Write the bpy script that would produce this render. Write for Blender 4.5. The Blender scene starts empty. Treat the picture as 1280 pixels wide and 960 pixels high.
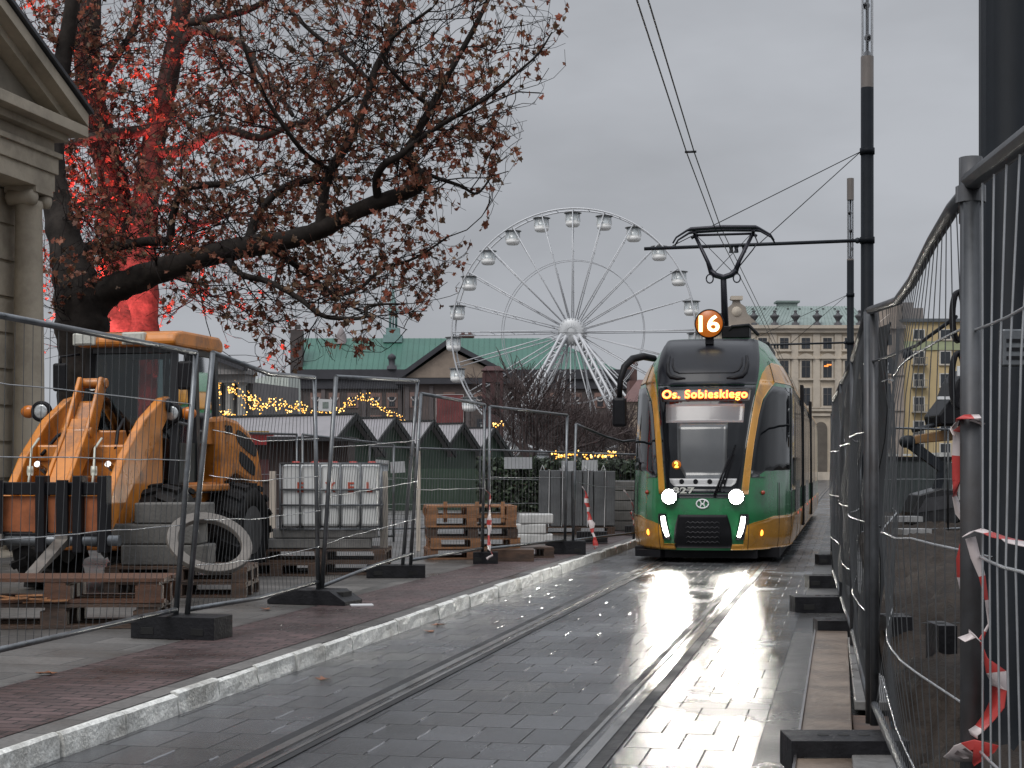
import bpy, math, random
from mathutils import Vector, Matrix
random.seed(7)
R = math.radians
SC = bpy.context.scene
COL = SC.collection
# ---------------------------------------------------------------- camera model (pixels of a 1280x960 photograph)
F = 2000.0; H = 1.34; HZ = 587.0; VX = 1056.0
A = math.atan((VX - 640) / F); CA, SA = math.cos(A), math.sin(A)
RV = Vector((CA, SA, 0)); FV = Vector((-SA, CA, 0)); UP = Vector((0, 0, 1))
def W(px, py, D):
    xc = (px - 640) / F * D
    p = RV * xc + FV * D
    p.z = H + (HZ - py) / F * D
    return p
def G(px, py, z=0.0):
    D = (H - z) * F / (py - HZ)
    p = W(px, py, D); p.z = z
    return p
def proj(p):
    D = -p[0] * SA + p[1] * CA
    xc = p[0] * CA + p[1] * SA
    return 640 + F * xc / D, HZ - F * (p[2] - H) / D, D
cam = bpy.data.cameras.new('camera'); cam.sensor_width = 36; cam.lens = 36 * F / 1280; cam.shift_y = (HZ - 480) / 1280
cam.clip_start = 0.1; cam.clip_end = 3000
co = bpy.data.objects.new('camera', cam); COL.objects.link(co)
co.location = (0, 0, H); co.rotation_euler = (R(90), 0, A); SC.camera = co

# ---------------------------------------------------------------- materials
MATS = {}
def M(name, col, rough=0.6, metal=0.0, var=0.25, scale=3.0, bump=0.0, bscale=None, coat=0.0, spec=0.5, rvar=0.0, emit=None, estr=0.0, dirt=None, dirt_scale=1.2, dirt_amt=0.5, stretch=None):
    if name in MATS: return MATS[name]
    m = bpy.data.materials.new(name); m.use_nodes = True
    nt = m.node_tree; N = nt.nodes; L = nt.links
    b = N['Principled BSDF']
    b.inputs['Roughness'].default_value = rough; b.inputs['Metallic'].default_value = metal
    b.inputs['Specular IOR Level'].default_value = spec
    if coat: b.inputs['Coat Weight'].default_value = coat; b.inputs['Coat Roughness'].default_value = 0.06
    tc = N.new('ShaderNodeTexCoord'); src = tc.outputs['Object']
    if stretch:
        mp = N.new('ShaderNodeMapping'); mp.inputs['Scale'].default_value = stretch; L.new(src, mp.inputs[0]); src = mp.outputs[0]
    if var > 0:
        nz = N.new('ShaderNodeTexNoise'); nz.inputs['Scale'].default_value = scale; nz.inputs['Detail'].default_value = 6; nz.inputs['Roughness'].default_value = 0.65
        L.new(src, nz.inputs['Vector'])
        rp = N.new('ShaderNodeValToRGB'); rp.color_ramp.elements[0].position = 0.3; rp.color_ramp.elements[1].position = 0.72
        lo = [c * (1 - var) for c in col]; hi = [min(1, c * (1 + var)) for c in col]
        rp.color_ramp.elements[0].color = (*lo, 1); rp.color_ramp.elements[1].color = (*hi, 1)
        L.new(nz.outputs['Fac'], rp.inputs[0]); out = rp.outputs[0]
        if dirt:
            n2 = N.new('ShaderNodeTexNoise'); n2.inputs['Scale'].default_value = dirt_scale; n2.inputs['Detail'].default_value = 8; n2.inputs['Roughness'].default_value = 0.7
            L.new(src, n2.inputs['Vector'])
            r2 = N.new('ShaderNodeValToRGB'); r2.color_ramp.elements[0].position = 0.48; r2.color_ramp.elements[1].position = 0.68
            r2.color_ramp.elements[0].color = (0, 0, 0, 1); r2.color_ramp.elements[1].color = (dirt_amt,) * 3 + (1,)
            L.new(n2.outputs['Fac'], r2.inputs[0])
            mx = N.new('ShaderNodeMix'); mx.data_type = 'RGBA'
            L.new(r2.outputs[0], mx.inputs['Factor']); L.new(out, mx.inputs['A']); mx.inputs['B'].default_value = (*dirt, 1); out = mx.outputs['Result']
        L.new(out, b.inputs['Base Color'])
        if rvar:
            mr = N.new('ShaderNodeMapRange'); mr.inputs['To Min'].default_value = max(0.02, rough - rvar); mr.inputs['To Max'].default_value = min(1, rough + rvar)
            mr.inputs['From Min'].default_value = 0.3; mr.inputs['From Max'].default_value = 0.7
            L.new(nz.outputs['Fac'], mr.inputs['Value']); L.new(mr.outputs[0], b.inputs['Roughness'])
    else:
        b.inputs['Base Color'].default_value = (*col, 1)
    if bump:
        n3 = N.new('ShaderNodeTexNoise'); n3.inputs['Scale'].default_value = bscale or scale * 6; n3.inputs['Detail'].default_value = 5
        L.new(src, n3.inputs['Vector'])
        bp = N.new('ShaderNodeBump'); bp.inputs['Strength'].default_value = bump; bp.inputs['Distance'].default_value = 0.02
        L.new(n3.outputs['Fac'], bp.inputs['Height']); L.new(bp.outputs[0], b.inputs['Normal'])
    if emit:
        b.inputs['Emission Color'].default_value = (*emit, 1); b.inputs['Emission Strength'].default_value = estr
    MATS[name] = m
    return m
def glass(name, tint, trans, rough=0.03):
    if name in MATS: return MATS[name]
    m = bpy.data.materials.new(name); m.use_nodes = True; nt = m.node_tree; N = nt.nodes; L = nt.links
    N.remove(N['Principled BSDF'])
    t = N.new('ShaderNodeBsdfTransparent'); t.inputs[0].default_value = (*tint, 1)
    g = N.new('ShaderNodeBsdfGlossy'); g.inputs['Roughness'].default_value = rough; g.inputs['Color'].default_value = (.9, .9, .9, 1)
    d = N.new('ShaderNodeBsdfDiffuse'); d.inputs[0].default_value = (.02, .025, .03, 1)
    fr = N.new('ShaderNodeFresnel'); fr.inputs[0].default_value = 1.5
    m1 = N.new('ShaderNodeMixShader'); m1.inputs[0].default_value = 1 - trans
    L.new(t.outputs[0], m1.inputs[1]); L.new(d.outputs[0], m1.inputs[2])
    m2 = N.new('ShaderNodeMixShader'); L.new(fr.outputs[0], m2.inputs[0]); L.new(m1.outputs[0], m2.inputs[1]); L.new(g.outputs[0], m2.inputs[2])
    L.new(m2.outputs[0], N['Material Output'].inputs[0])
    MATS[name] = m
    return m

# ---------------------------------------------------------------- mesh builder
class MB:
    def __init__(s): s.v = []; s.f = []; s.m = []; s.sm = []
    def add(s, vs, fs, m=0, smooth=False):
        o = len(s.v); s.v += [Vector(p) for p in vs]
        for f in fs: s.f.append([o + i for i in f]); s.m.append(m); s.sm.append(smooth)
        return s
    def face(s, pts, m=0): return s.add(pts, [list(range(len(pts)))], m)
    def box(s, c, size, rot=None, m=0, taper=1.0):
        x, y, z = [k / 2 for k in size]; c = Vector(c)
        vs = [(-x, -y, -z), (x, -y, -z), (x, y, -z), (-x, y, -z), (-x * taper, -y * taper, z), (x * taper, -y * taper, z), (x * taper, y * taper, z), (-x * taper, y * taper, z)]
        vs = [Vector(p) for p in vs]
        if rot is not None:
            Q = rot if isinstance(rot, Matrix) else Matrix.Rotation(rot, 3, 'Z')
            vs = [Q @ p for p in vs]
        return s.add([p + c for p in vs], [(0, 3, 2, 1), (4, 5, 6, 7), (0, 1, 5, 4), (1, 2, 6, 5), (2, 3, 7, 6), (3, 0, 4, 7)], m)
    def bb(s, x0, x1, y0, y1, z0, z1, m=0): return s.box(((x0 + x1) / 2, (y0 + y1) / 2, (z0 + z1) / 2), (abs(x1 - x0), abs(y1 - y0), abs(z1 - z0)), None, m)
    def bar(s, p0, p1, w, h, up=UP, m=0):
        p0, p1 = Vector(p0), Vector(p1); d = p1 - p0; L = d.length
        if L < 1e-6: return s
        y = d / L; x = y.cross(Vector(up))
        if x.length < 1e-4: x = y.cross(Vector((1, 0, 0)))
        x.normalize(); z = x.cross(y)
        Q = Matrix((x, y, z)).transposed()
        return s.box((p0 + p1) / 2, (w, L, h), Q, m)
    def tube(s, pts, r, n=8, m=0, cap=True, smooth=True):
        pts = [Vector(p) for p in pts]; k = len(pts)
        rs = r if isinstance(r, (list, tuple)) else [r] * k
        o = len(s.v); prev = None
        for i, p in enumerate(pts):
            d = (pts[min(i + 1, k - 1)] - pts[max(i - 1, 0)])
            if d.length < 1e-9: d = Vector((0, 0, 1))
            d.normalize()
            if prev is None:
                x = d.cross(Vector((0, 0, 1)));
                if x.length < 0.05: x = d.cross(Vector((1, 0, 0)))
            else:
                x = prev - d * prev.dot(d)
                if x.length < 1e-4: x = d.cross(Vector((1, 0, 0)))
            x.normalize(); prev = x; y = d.cross(x)
            for j in range(n):
                t = 2 * math.pi * j / n
                s.v.append(p + (x * math.cos(t) + y * math.sin(t)) * rs[i])
        for i in range(k - 1):
            for j in range(n):
                a = o + i * n + j; b = o + i * n + (j + 1) % n
                s.f.append([a, b, b + n, a + n]); s.m.append(m); s.sm.append(smooth)
        if cap:
            s.f.append([o + j for j in range(n)][::-1]); s.m.append(m); s.sm.append(False)
            s.f.append([o + (k - 1) * n + j for j in range(n)]); s.m.append(m); s.sm.append(False)
        return s
    def prism(s, poly, vec, m=0):
        vec = Vector(vec); n = len(poly); poly = [Vector(p) for p in poly]
        return s.add(poly + [p + vec for p in poly], [list(range(n))[::-1], [n + i for i in range(n)]] + [(i, (i + 1) % n, n + (i + 1) % n, n + i) for i in range(n)], m)
    def lathe(s, prof, c=(0, 0, 0), n=16, axis='Z', m=0, smooth=True, cap=True):
        c = Vector(c); o = len(s.v); k = len(prof)
        for r, h in prof:
            for j in range(n):
                t = 2 * math.pi * j / n; x, y = r * math.cos(t), r * math.sin(t)
                p = (x, y, h) if axis == 'Z' else ((h, x, y) if axis == 'X' else (x, h, y))
                s.v.append(c + Vector(p))
        for i in range(k - 1):
            for j in range(n):
                a = o + i * n + j; b = o + i * n + (j + 1) % n
                s.f.append([a, b, b + n, a + n]); s.m.append(m); s.sm.append(smooth)
        for i in (0, k - 1):
            if cap and prof[i][0] > 1e-4: s.f.append([o + i * n + j for j in range(n)]); s.m.append(m); s.sm.append(False)
        return s
    def ball(s, c, r, n=8, k=5, m=0, sc=(1, 1, 1)):
        prof = [(max(1e-5, r * math.sin(math.pi * i / k)), -r * math.cos(math.pi * i / k)) for i in range(k + 1)]
        o = len(s.v); s.lathe(prof, (0, 0, 0), n, 'Z', m)
        for i in range(o, len(s.v)):
            p = s.v[i]; s.v[i] = Vector((p.x * sc[0], p.y * sc[1], p.z * sc[2])) + Vector(c)
        return s
    def build(s, name, mats, parent=None, origin=None, bevel=0, loc=None, rotz=0.0, subsurf=0):
        me = bpy.data.meshes.new(name)
        og = Vector(origin) if origin is not None else Vector((0, 0, 0))
        me.from_pydata([tuple(p - og) for p in s.v], [], s.f)
        if not isinstance(mats, (list, tuple)): mats = [mats]
        for mt in mats: me.materials.append(mt)
        me.polygons.foreach_set('material_index', s.m); me.polygons.foreach_set('use_smooth', s.sm)
        me.update()
        o = bpy.data.objects.new(name, me); COL.objects.link(o)
        if parent is not None: o.parent = parent
        elif loc is not None: o.location = loc; o.rotation_euler = (0, 0, rotz)
        elif origin is not None: o.location = og
        if bevel:
            md = o.modifiers.new('bevel', 'BEVEL'); md.width = bevel; md.segments = 2; md.limit_method = 'ANGLE'; md.angle_limit = R(40)
        return o
def tag(o, label=None, cat=None, group=None, kind=None):
    if label: o['label'] = label
    if cat: o['category'] = cat
    if group: o['group'] = group
    if kind: o['kind'] = kind
    return o
def thing(name, label, cat, loc=(0, 0, 0), rotz=0.0, group=None):
    o = bpy.data.objects.new(name, None); o.empty_display_size = 0.2; COL.objects.link(o)
    o.location = loc; o.rotation_euler = (0, 0, rotz)
    return tag(o, label, cat, group)
def copy_tree(o, parent=None, label=None):
    c = o.copy(); COL.objects.link(c)
    if parent is not None: c.parent = parent
    if label: c['label'] = label
    for ch in list(o.children): copy_tree(ch, c)
    return c
def text(body, size, mat, parent, loc, rot, name='lettering', offset=0.0, extrude=0.004, spacing=1.0, fit=None):
    cu = bpy.data.curves.new(name, 'FONT'); cu.body = body; cu.size = size; cu.extrude = extrude; cu.offset = offset
    cu.align_x = 'CENTER'; cu.align_y = 'CENTER'; cu.space_character = spacing
    t = bpy.data.objects.new('tmp', cu); COL.objects.link(t)
    bpy.context.view_layer.update()
    me = bpy.data.meshes.new_from_object(t.evaluated_get(bpy.context.evaluated_depsgraph_get()))
    bpy.data.objects.remove(t); bpy.data.curves.remove(cu)
    me.name = name
    if fit:
        xs = [v.co.x for v in me.vertices]; ys = [v.co.y for v in me.vertices]
        w, h = max(xs) - min(xs), max(ys) - min(ys); cx, cy = (max(xs) + min(xs)) / 2, (max(ys) + min(ys)) / 2
        for v in me.vertices: v.co.x = (v.co.x - cx) * fit[0] / w; v.co.y = (v.co.y - cy) * fit[1] / h
    me.materials.clear(); me.materials.append(mat)
    o = bpy.data.objects.new(name, me); COL.objects.link(o); o.parent = parent; o.location = loc; o.rotation_euler = rot
    return o
def lerp(a, b, t): return a + (b - a) * t
def interp(tab, x):
    if x <= tab[0][0]: return tab[0][1]
    for (a, va), (b, vb) in zip(tab, tab[1:]):
        if x <= b: return va + (vb - va) * (x - a) / (b - a)
    return tab[-1][1]

# ---------------------------------------------------------------- common materials
steel = M('galvanised_steel', (.16, .17, .18), .42, .7, .3, 9, rvar=.1)
darksteel = M('dark_paint_steel', (.016, .019, .024), .5, .1, .3, 4, bump=.03, spec=.25)
rubber = M('black_rubber', (.01, .01, .012), .5, 0, .4, 6, spec=.25, bump=.25, bscale=40, rvar=.15)
wood = M('weathered_wood', (.21, .1, .05), .55, 0, .45, 4, bump=.3, bscale=30, stretch=(1, 6, 6), dirt=(.04, .028, .02), dirt_amt=.8)
wood_wet = M('wet_plank', (.17, .13, .1), .4, 0, .4, 3, bump=.25, bscale=25, rvar=.15, dirt=(.05, .035, .028), dirt_amt=.8)
concrete = M('concrete', (.2, .195, .185), .7, 0, .3, 3, bump=.25, bscale=30, dirt=(.08, .075, .07), dirt_amt=.6)
granite = M('granite', (.72, .72, .68), .42, 0, .35, 28, bump=.45, bscale=60, dirt=(.2, .185, .16), dirt_scale=2.2, dirt_amt=.75, rvar=.1)
black_gloss = M('black_gloss', (.006, .007, .009), .12, 0, .2, 3, coat=.4)
black_matt = M('black_plastic', (.009, .009, .011), .5, 0, .3, 6, spec=.2)
white_paint = M('white_paint', (.72, .73, .74), .5, 0, .08, 2, dirt=(.4, .4, .4), dirt_amt=.4)
# ---------------------------------------------------------------- sky and light
w = bpy.data.worlds.new('World'); SC.world = w; w.use_nodes = True
N = w.node_tree.nodes; L = w.node_tree.links
bg = N['Background']; bg.inputs[1].default_value = 0.1
sk = N.new('ShaderNodeTexSky'); sk.sky_type = 'NISHITA'; sk.sun_disc = False
sk.sun_elevation = R(52); sk.sun_rotation = R(200); sk.dust_density = 4
hs = N.new('ShaderNodeHueSaturation'); hs.inputs['Saturation'].default_value = .3; L.new(sk.outputs[0], hs.inputs['Color'])
tc = N.new('ShaderNodeTexCoord'); sx = N.new('ShaderNodeSeparateXYZ'); L.new(tc.outputs['Generated'], sx.inputs[0])
mr = N.new('ShaderNodeMapRange'); mr.inputs['From Min'].default_value = .27; mr.inputs['From Max'].default_value = .85; mr.inputs['To Min'].default_value = 1; mr.inputs['To Max'].default_value = 3.1
mr.interpolation_type = 'SMOOTHSTEP'
L.new(sx.outputs['Z'], mr.inputs['Value'])
nz = N.new('ShaderNodeTexNoise'); nz.inputs['Scale'].default_value = 4.5; nz.inputs['Detail'].default_value = 5
mp = N.new('ShaderNodeMapping'); mp.inputs['Scale'].default_value = (1, 1, 2.6); L.new(tc.outputs['Generated'], mp.inputs[0]); L.new(mp.outputs[0], nz.inputs['Vector'])
mr2 = N.new('ShaderNodeMapRange'); mr2.inputs['From Min'].default_value = .3; mr2.inputs['From Max'].default_value = .7; mr2.inputs['To Min'].default_value = .84; mr2.inputs['To Max'].default_value = 1.14
L.new(nz.outputs['Fac'], mr2.inputs['Value'])
mu = N.new('ShaderNodeMath'); mu.operation = 'MULTIPLY'; L.new(mr.outputs[0], mu.inputs[0]); L.new(mr2.outputs[0], mu.inputs[1])
sc_ = N.new('ShaderNodeVectorMath'); sc_.operation = 'SCALE'; sc_.inputs[0].default_value = (4.05, 4.22, 4.55); L.new(mu.outputs[0], sc_.inputs['Scale'])
mx = N.new('ShaderNodeMix'); mx.data_type = 'RGBA'; mx.inputs['Factor'].default_value = .93
L.new(hs.outputs[0], mx.inputs['A']); L.new(sc_.outputs[0], mx.inputs['B']); L.new(mx.outputs['Result'], bg.inputs[0])
sun = bpy.data.lights.new('sun', 'SUN'); sun.energy = 1.5; sun.angle = R(30); sun.color = (1, .97, .93)
so = bpy.data.objects.new('sun', sun); COL.objects.link(so); so.rotation_euler = (R(38), 0, R(-20))
SC.view_settings.view_transform = 'Standard'; SC.view_settings.look = 'None'; SC.view_settings.exposure = .06; SC.view_settings.gamma = 1
SC.view_settings.use_curve_mapping = False

# ---------------------------------------------------------------- ground materials
def wet_mat(name, col, tile=None, mortar=(.02, .02, .02), rough=(.12, .4), bump=.15, puddle=1.2, bstr=.5, grain=60, msize=.012, tone=.3, offset=.5, spec=.5, swap=False, mrough=.2):
    m = bpy.data.materials.new(name); m.use_nodes = True; N = m.node_tree.nodes; L = m.node_tree.links
    b = N['Principled BSDF']; tc = N.new('ShaderNodeTexCoord'); b.inputs['Specular IOR Level'].default_value = spec
    n1 = N.new('ShaderNodeTexNoise'); n1.inputs['Scale'].default_value = puddle; n1.inputs['Detail'].default_value = 7; n1.inputs['Roughness'].default_value = .6
    L.new(tc.outputs['Object'], n1.inputs['Vector'])
    n2 = N.new('ShaderNodeTexNoise'); n2.inputs['Scale'].default_value = grain; n2.inputs['Detail'].default_value = 4
    L.new(tc.outputs['Object'], n2.inputs['Vector'])
    rr = N.new('ShaderNodeMapRange'); rr.inputs['From Min'].default_value = .35; rr.inputs['From Max'].default_value = .65
    rr.inputs['To Min'].default_value = rough[0]; rr.inputs['To Max'].default_value = rough[1]; L.new(n1.outputs['Fac'], rr.inputs['Value'])
    L.new(rr.outputs[0], b.inputs['Roughness'])
    bp = N.new('ShaderNodeBump'); bp.inputs['Strength'].default_value = bump; bp.inputs['Distance'].default_value = .01; L.new(n2.outputs['Fac'], bp.inputs['Height'])
    ra = N.new('ShaderNodeValToRGB'); ra.color_ramp.elements[0].position = .3; ra.color_ramp.elements[1].position = .7
    ra.color_ramp.elements[0].color = (*[c * (1 - tone) for c in col], 1); ra.color_ramp.elements[1].color = (*[c * (1 + tone) for c in col], 1)
    ad = N.new('ShaderNodeMix'); ad.inputs['Factor'].default_value = .45; L.new(n1.outputs['Fac'], ad.inputs['A']); L.new(n2.outputs['Fac'], ad.inputs['B'])
    L.new(ad.outputs['Result'], ra.inputs[0]); out = ra.outputs[0]
    if tile:
        br = N.new('ShaderNodeTexBrick'); br.inputs['Scale'].default_value = 1; br.inputs['Brick Width'].default_value = tile[0]; br.inputs['Row Height'].default_value = tile[1]
        br.inputs['Mortar Size'].default_value = msize; br.inputs['Mortar Smooth'].default_value = .6; br.offset = offset
        br.inputs['Color1'].default_value = (.6, .6, .6, 1); br.inputs['Color2'].default_value = (1.25, 1.25, 1.25, 1); br.inputs['Mortar'].default_value = (.9, .9, .9, 1)
        if swap:
            mp = N.new('ShaderNodeMapping'); mp.inputs['Rotation'].default_value = (0, 0, R(90)); L.new(tc.outputs['Object'], mp.inputs[0]); L.new(mp.outputs[0], br.inputs['Vector'])
        else:
            L.new(tc.outputs['Object'], br.inputs['Vector'])
        mm = N.new('ShaderNodeMix'); mm.data_type = 'RGBA'; mm.blend_type = 'MULTIPLY'; mm.inputs['Factor'].default_value = .8
        L.new(out, mm.inputs['A']); L.new(br.outputs['Color'], mm.inputs['B'])
        m3 = N.new('ShaderNodeMix'); m3.data_type = 'RGBA'; L.new(br.outputs['Fac'], m3.inputs['Factor']); L.new(mm.outputs['Result'], m3.inputs['A']); m3.inputs['B'].default_value = (*mortar, 1)
        out = m3.outputs['Result']
        b2 = N.new('ShaderNodeBump'); b2.invert = True; b2.inputs['Strength'].default_value = bstr; b2.inputs['Distance'].default_value = .02
        L.new(br.outputs['Fac'], b2.inputs['Height']); L.new(bp.outputs[0], b2.inputs['Normal']); L.new(b2.outputs[0], b.inputs['Normal'])
        # each slab lies at its own tiny tilt: vary the roughness slab by slab
        ma = N.new('ShaderNodeMath'); ma.operation = 'MULTIPLY_ADD'; ma.inputs[1].default_value = .05; L.new(br.outputs['Color'], ma.inputs[0]); L.new(rr.outputs[0], ma.inputs[2])
        mb_ = N.new('ShaderNodeMath'); mb_.operation = 'MULTIPLY_ADD'; mb_.inputs[1].default_value = mrough; L.new(br.outputs['Fac'], mb_.inputs[0]); L.new(ma.outputs[0], mb_.inputs[2])
        L.new(mb_.outputs[0], b.inputs['Roughness'])
    else:
        L.new(bp.outputs[0], b.inputs['Normal'])
    L.new(out, b.inputs['Base Color'])
    MATS[name] = m
    return m
asphalt = wet_mat('wet_asphalt', (.055, .054, .053), rough=(.18, .5), bump=.35, puddle=.6, grain=55)
slabs = wet_mat('wet_granite_slabs', (.07, .072, .077), tile=(.26, .45), mortar=(.02, .02, .02), rough=(.04, .26), bump=.3, bstr=1.0, puddle=.75, grain=95, tone=.5, mrough=.45, msize=.0055)
plaza_m = wet_mat('wet_plaza_paving', (.1, .094, .088), tile=(.8, .4), mortar=(.04, .04, .04), rough=(.12, .7), bump=.3, bstr=.4, puddle=.4, grain=35, msize=.008, tone=.5)
brick_m = wet_mat('red_brick_paving', (.075, .046, .044), tile=(.2, .1), mortar=(.02, .018, .018), rough=(.2, .65), bump=.4, bstr=1.0, puddle=1.1, tone=.55, grain=40, msize=.008)
soil = M('wet_soil', (.026, .02, .016), .75, 0, .6, 5, bump=1.0, bscale=22, rvar=.12, spec=.12, dirt=(.055, .042, .033), dirt_scale=2.0, dirt_amt=.6)
def sheet(name, x0, x1, y0, y1, z, mat):
    b = MB().face([(x0, y0, z), (x1, y0, z), (x1, y1, z), (x0, y1, z)])
    return tag(b.build(name, mat), kind='structure')
sheet('ground', -900, 900, -300, 1500, -.03, asphalt)
KX = -3.55
sheet('road', KX - .02, .28, -6, 330, 0, asphalt)
sheet('track_paving', KX - .01, -.41, -6, 330, .004, slabs)
sheet('street_far_side', .42, 60, 62, 330, -.004, asphalt)
b = MB(); b.face([(-160, -12, .12), (KX - .05, -12, .12), (KX - .05, 330, .12), (-160, 330, .12)])
tag(b.build('plaza_pavement', plaza_m), kind='structure')
sheet('brick_pavement_strip', -4.62, KX - .2, -12, 60, .124, brick_m)
# kerb: rough split granite stones, one course
b = MB(); y = -2.0
while y < 60:
    l = random.uniform(.58, .7); dx = random.uniform(-.012, .012); dz = random.uniform(-.008, .008)
    x1 = KX + dx; x0 = KX - .055; z1 = .122 + dz; g = .008
    # front face split into a rough grid
    nx, nzv = 5, 3
    o = len(b.v)
    for j in range(nzv + 1):
        for i in range(nx + 1):
            zz = -.03 + (z1 - .012 + .03) * j / nzv
            b.v.append(Vector((x1 + random.uniform(-.005, .005) - .012 * (j / nzv), y + g + (l - 2 * g) * i / nx, zz)))
    for i in range(nx + 1): b.v.append(Vector((x1 - .03, y + g + (l - 2 * g) * i / nx, z1 + random.uniform(-.002, .002))))
    for i in range(nx + 1): b.v.append(Vector((x0, y + g + (l - 2 * g) * i / nx, z1)))
    rows = nzv + 3
    for j in range(rows - 1):
        for i in range(nx):
            a = o + j * (nx + 1) + i
            b.f.append([a, a + 1, a + nx + 2, a + nx + 1]); b.m.append(0); b.sm.append(False)
    for i in (0, nx):
        col = [o + j * (nx + 1) + i for j in range(rows)] + [len(b.v)]
        b.v.append(Vector((x0, b.v[o + i].y, -.03)))
        b.f.append(col); b.m.append(0); b.sm.append(False)
    y += l
tag(b.build('kerb', granite), kind='structure')
# rails: grooved rails set flush in the paving
rail_m = M('rail_steel', (.34, .325, .31), .2, .9, .3, 5, rvar=.08)
groove_m = M('rail_groove', (.008, .007, .007), .5, 0, .3, 4)
seal_m = wet_mat('rail_bitumen_seal', (.01, .01, .011), rough=(.4, .8), bump=.3, puddle=1.5, grain=30)
TC = -1.90
b = MB()
for sgn, xr in ((-1, TC - .7175), (1, TC + .7175)):
    x_out = xr + sgn * .052
    for xa, xb, zz, mi in ((xr, x_out, .014, 0), (xr - sgn * .045, xr, -.006, 1), (xr - sgn * .068, xr - sgn * .045, .012, 0)):
        a0, a1 = min(xa, xb), max(xa, xb)
        b.bb(a0, a1, -6, 330, zz - .02, zz, mi)
    for xa, xb in ((x_out, x_out + sgn * .07), (xr - sgn * .068, xr - sgn * .11)):
        a0, a1 = min(xa, xb), max(xa, xb)
        b.face([(a0, -6, .009), (a1, -6, .009), (a1, 330, .009), (a0, 330, .009)], 2)
tag(b.build('track_rails', [rail_m, groove_m, seal_m]), kind='structure')
# thin pale glossy ridges added along some lengthwise joints to imitate light glints
b = MB(); rj = random.Random(21)
for r_ in range(9, 56):
    for k in range(-14, 0):
        x = .26 * (k - (.5 if r_ % 2 == 0 else 0)); y = .45 * r_
        if x < KX + .1 or x > -.45 or min(abs(x - TC - .7175), abs(x - TC + .7175)) < .17 or rj.random() > .38: continue
        ya, yb = y + rj.uniform(.02, .2), y + .45 - rj.uniform(.02, .2); w_ = .0045
        n_ = 4; pts_ = [(x + rj.uniform(-.003, .003), lerp(ya, yb, q / n_)) for q in range(n_ + 1)]
        o_ = len(b.v)
        for (xx, yy) in pts_: b.v += [Vector((xx - w_, yy, .003)), Vector((xx, yy, .0085 + rj.uniform(-.002, .001))), Vector((xx + w_, yy, .003))]
        for q in range(n_):
            for e in (0, 1):
                a_ = o_ + q * 3 + e; b.f.append([a_, a_ + 1, a_ + 4, a_ + 3]); b.m.append(0); b.sm.append(False)
tag(b.build('paving_joint_glints', M('joint_glint', (.3, .3, .31), .16, .35, .2, 20)), kind='structure')
# soil beyond the trackside fence
b = MB(); nx, ny = 110, 260
random.seed(3)
from mathutils import noise
for j in range(ny + 1):
    for i in range(nx + 1):
        u = i / nx; v = j / ny
        x = .24 + 14 * u ** 2.3; yy = 2 + 58 * v ** 1.7
        hgt = noise.fractal(Vector((x * .8, yy * .6, 0)), 1, 2, 4) * .16 + noise.noise(Vector((x * 4, yy * 4, 3))) * .035
        mound = .12 * (1 - math.exp(-(x - .24) * 9)) + .11 * max(0, noise.noise(Vector((x * 9, yy * 6, 9)))) + .05 * max(0, noise.noise(Vector((x * 22, yy * 17, 4)))) + .75 * math.exp(-((x - 2.6) / 1.3) ** 2 - ((yy - 15) / 4.5) ** 2) + .35 * math.exp(-((x - 1.6) / .7) ** 2 - ((yy - 9.5) / 2.2) ** 2)
        b.v.append(Vector((x, yy, .03 + max(-.02, hgt + mound) * min(1, u * 25))))
for j in range(ny):
    for i in range(nx):
        a = j * (nx + 1) + i
        b.f.append([a, a + 1, a + nx + 2, a + nx + 1]); b.m.append(0); b.sm.append(True)
tag(b.build('soil_ground', soil), kind='structure')
# a few fallen leaves
leaf_m = M('leaf_fallen', (.2, .075, .03), .5, 0, .4, 20)
def leafpoly(r, jit=.15):
    pts = []
    for k in range(10):
        t = 2 * math.pi * k / 10
        rr = r * (1 if k % 2 == 0 else .48) * random.uniform(1 - jit, 1 + jit)
        if k == 0: rr *= .6
        pts.append((rr * math.cos(t), rr * math.sin(t)))
    return pts
for i, (px, py, z, lb) in enumerate([(405, 850, .005, 'brown fallen leaf on the road below the pale kerb'), (537, 790, .005, 'dark red fallen leaf touching the foot of the kerb'),
        (548, 782, .005, 'curled brown fallen leaf against the kerb stones'), (58, 843, .128, 'brown fallen leaf lying on the grey pavement by the front pallets'),
        (278, 787, .128, 'orange fallen leaf beside the rubber foot nearest the camera'), (333, 762, .128, 'orange fallen leaf behind the flat sloped rubber foot')]):
    p = G(px, py, z); b = MB()
    pts = leafpoly(.07)
    b.add([(x, y, .004 + .02 * abs(x) / .07) for x, y in pts] + [(x, y, .001 + .02 * abs(x) / .07) for x, y in pts], [list(range(10)), list(range(19, 9, -1))])
    o = b.build('fallen_leaf', leaf_m, loc=p, rotz=random.uniform(0, 6))
    tag(o, lb, 'leaf', 'fallen leaves on the paving')
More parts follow.
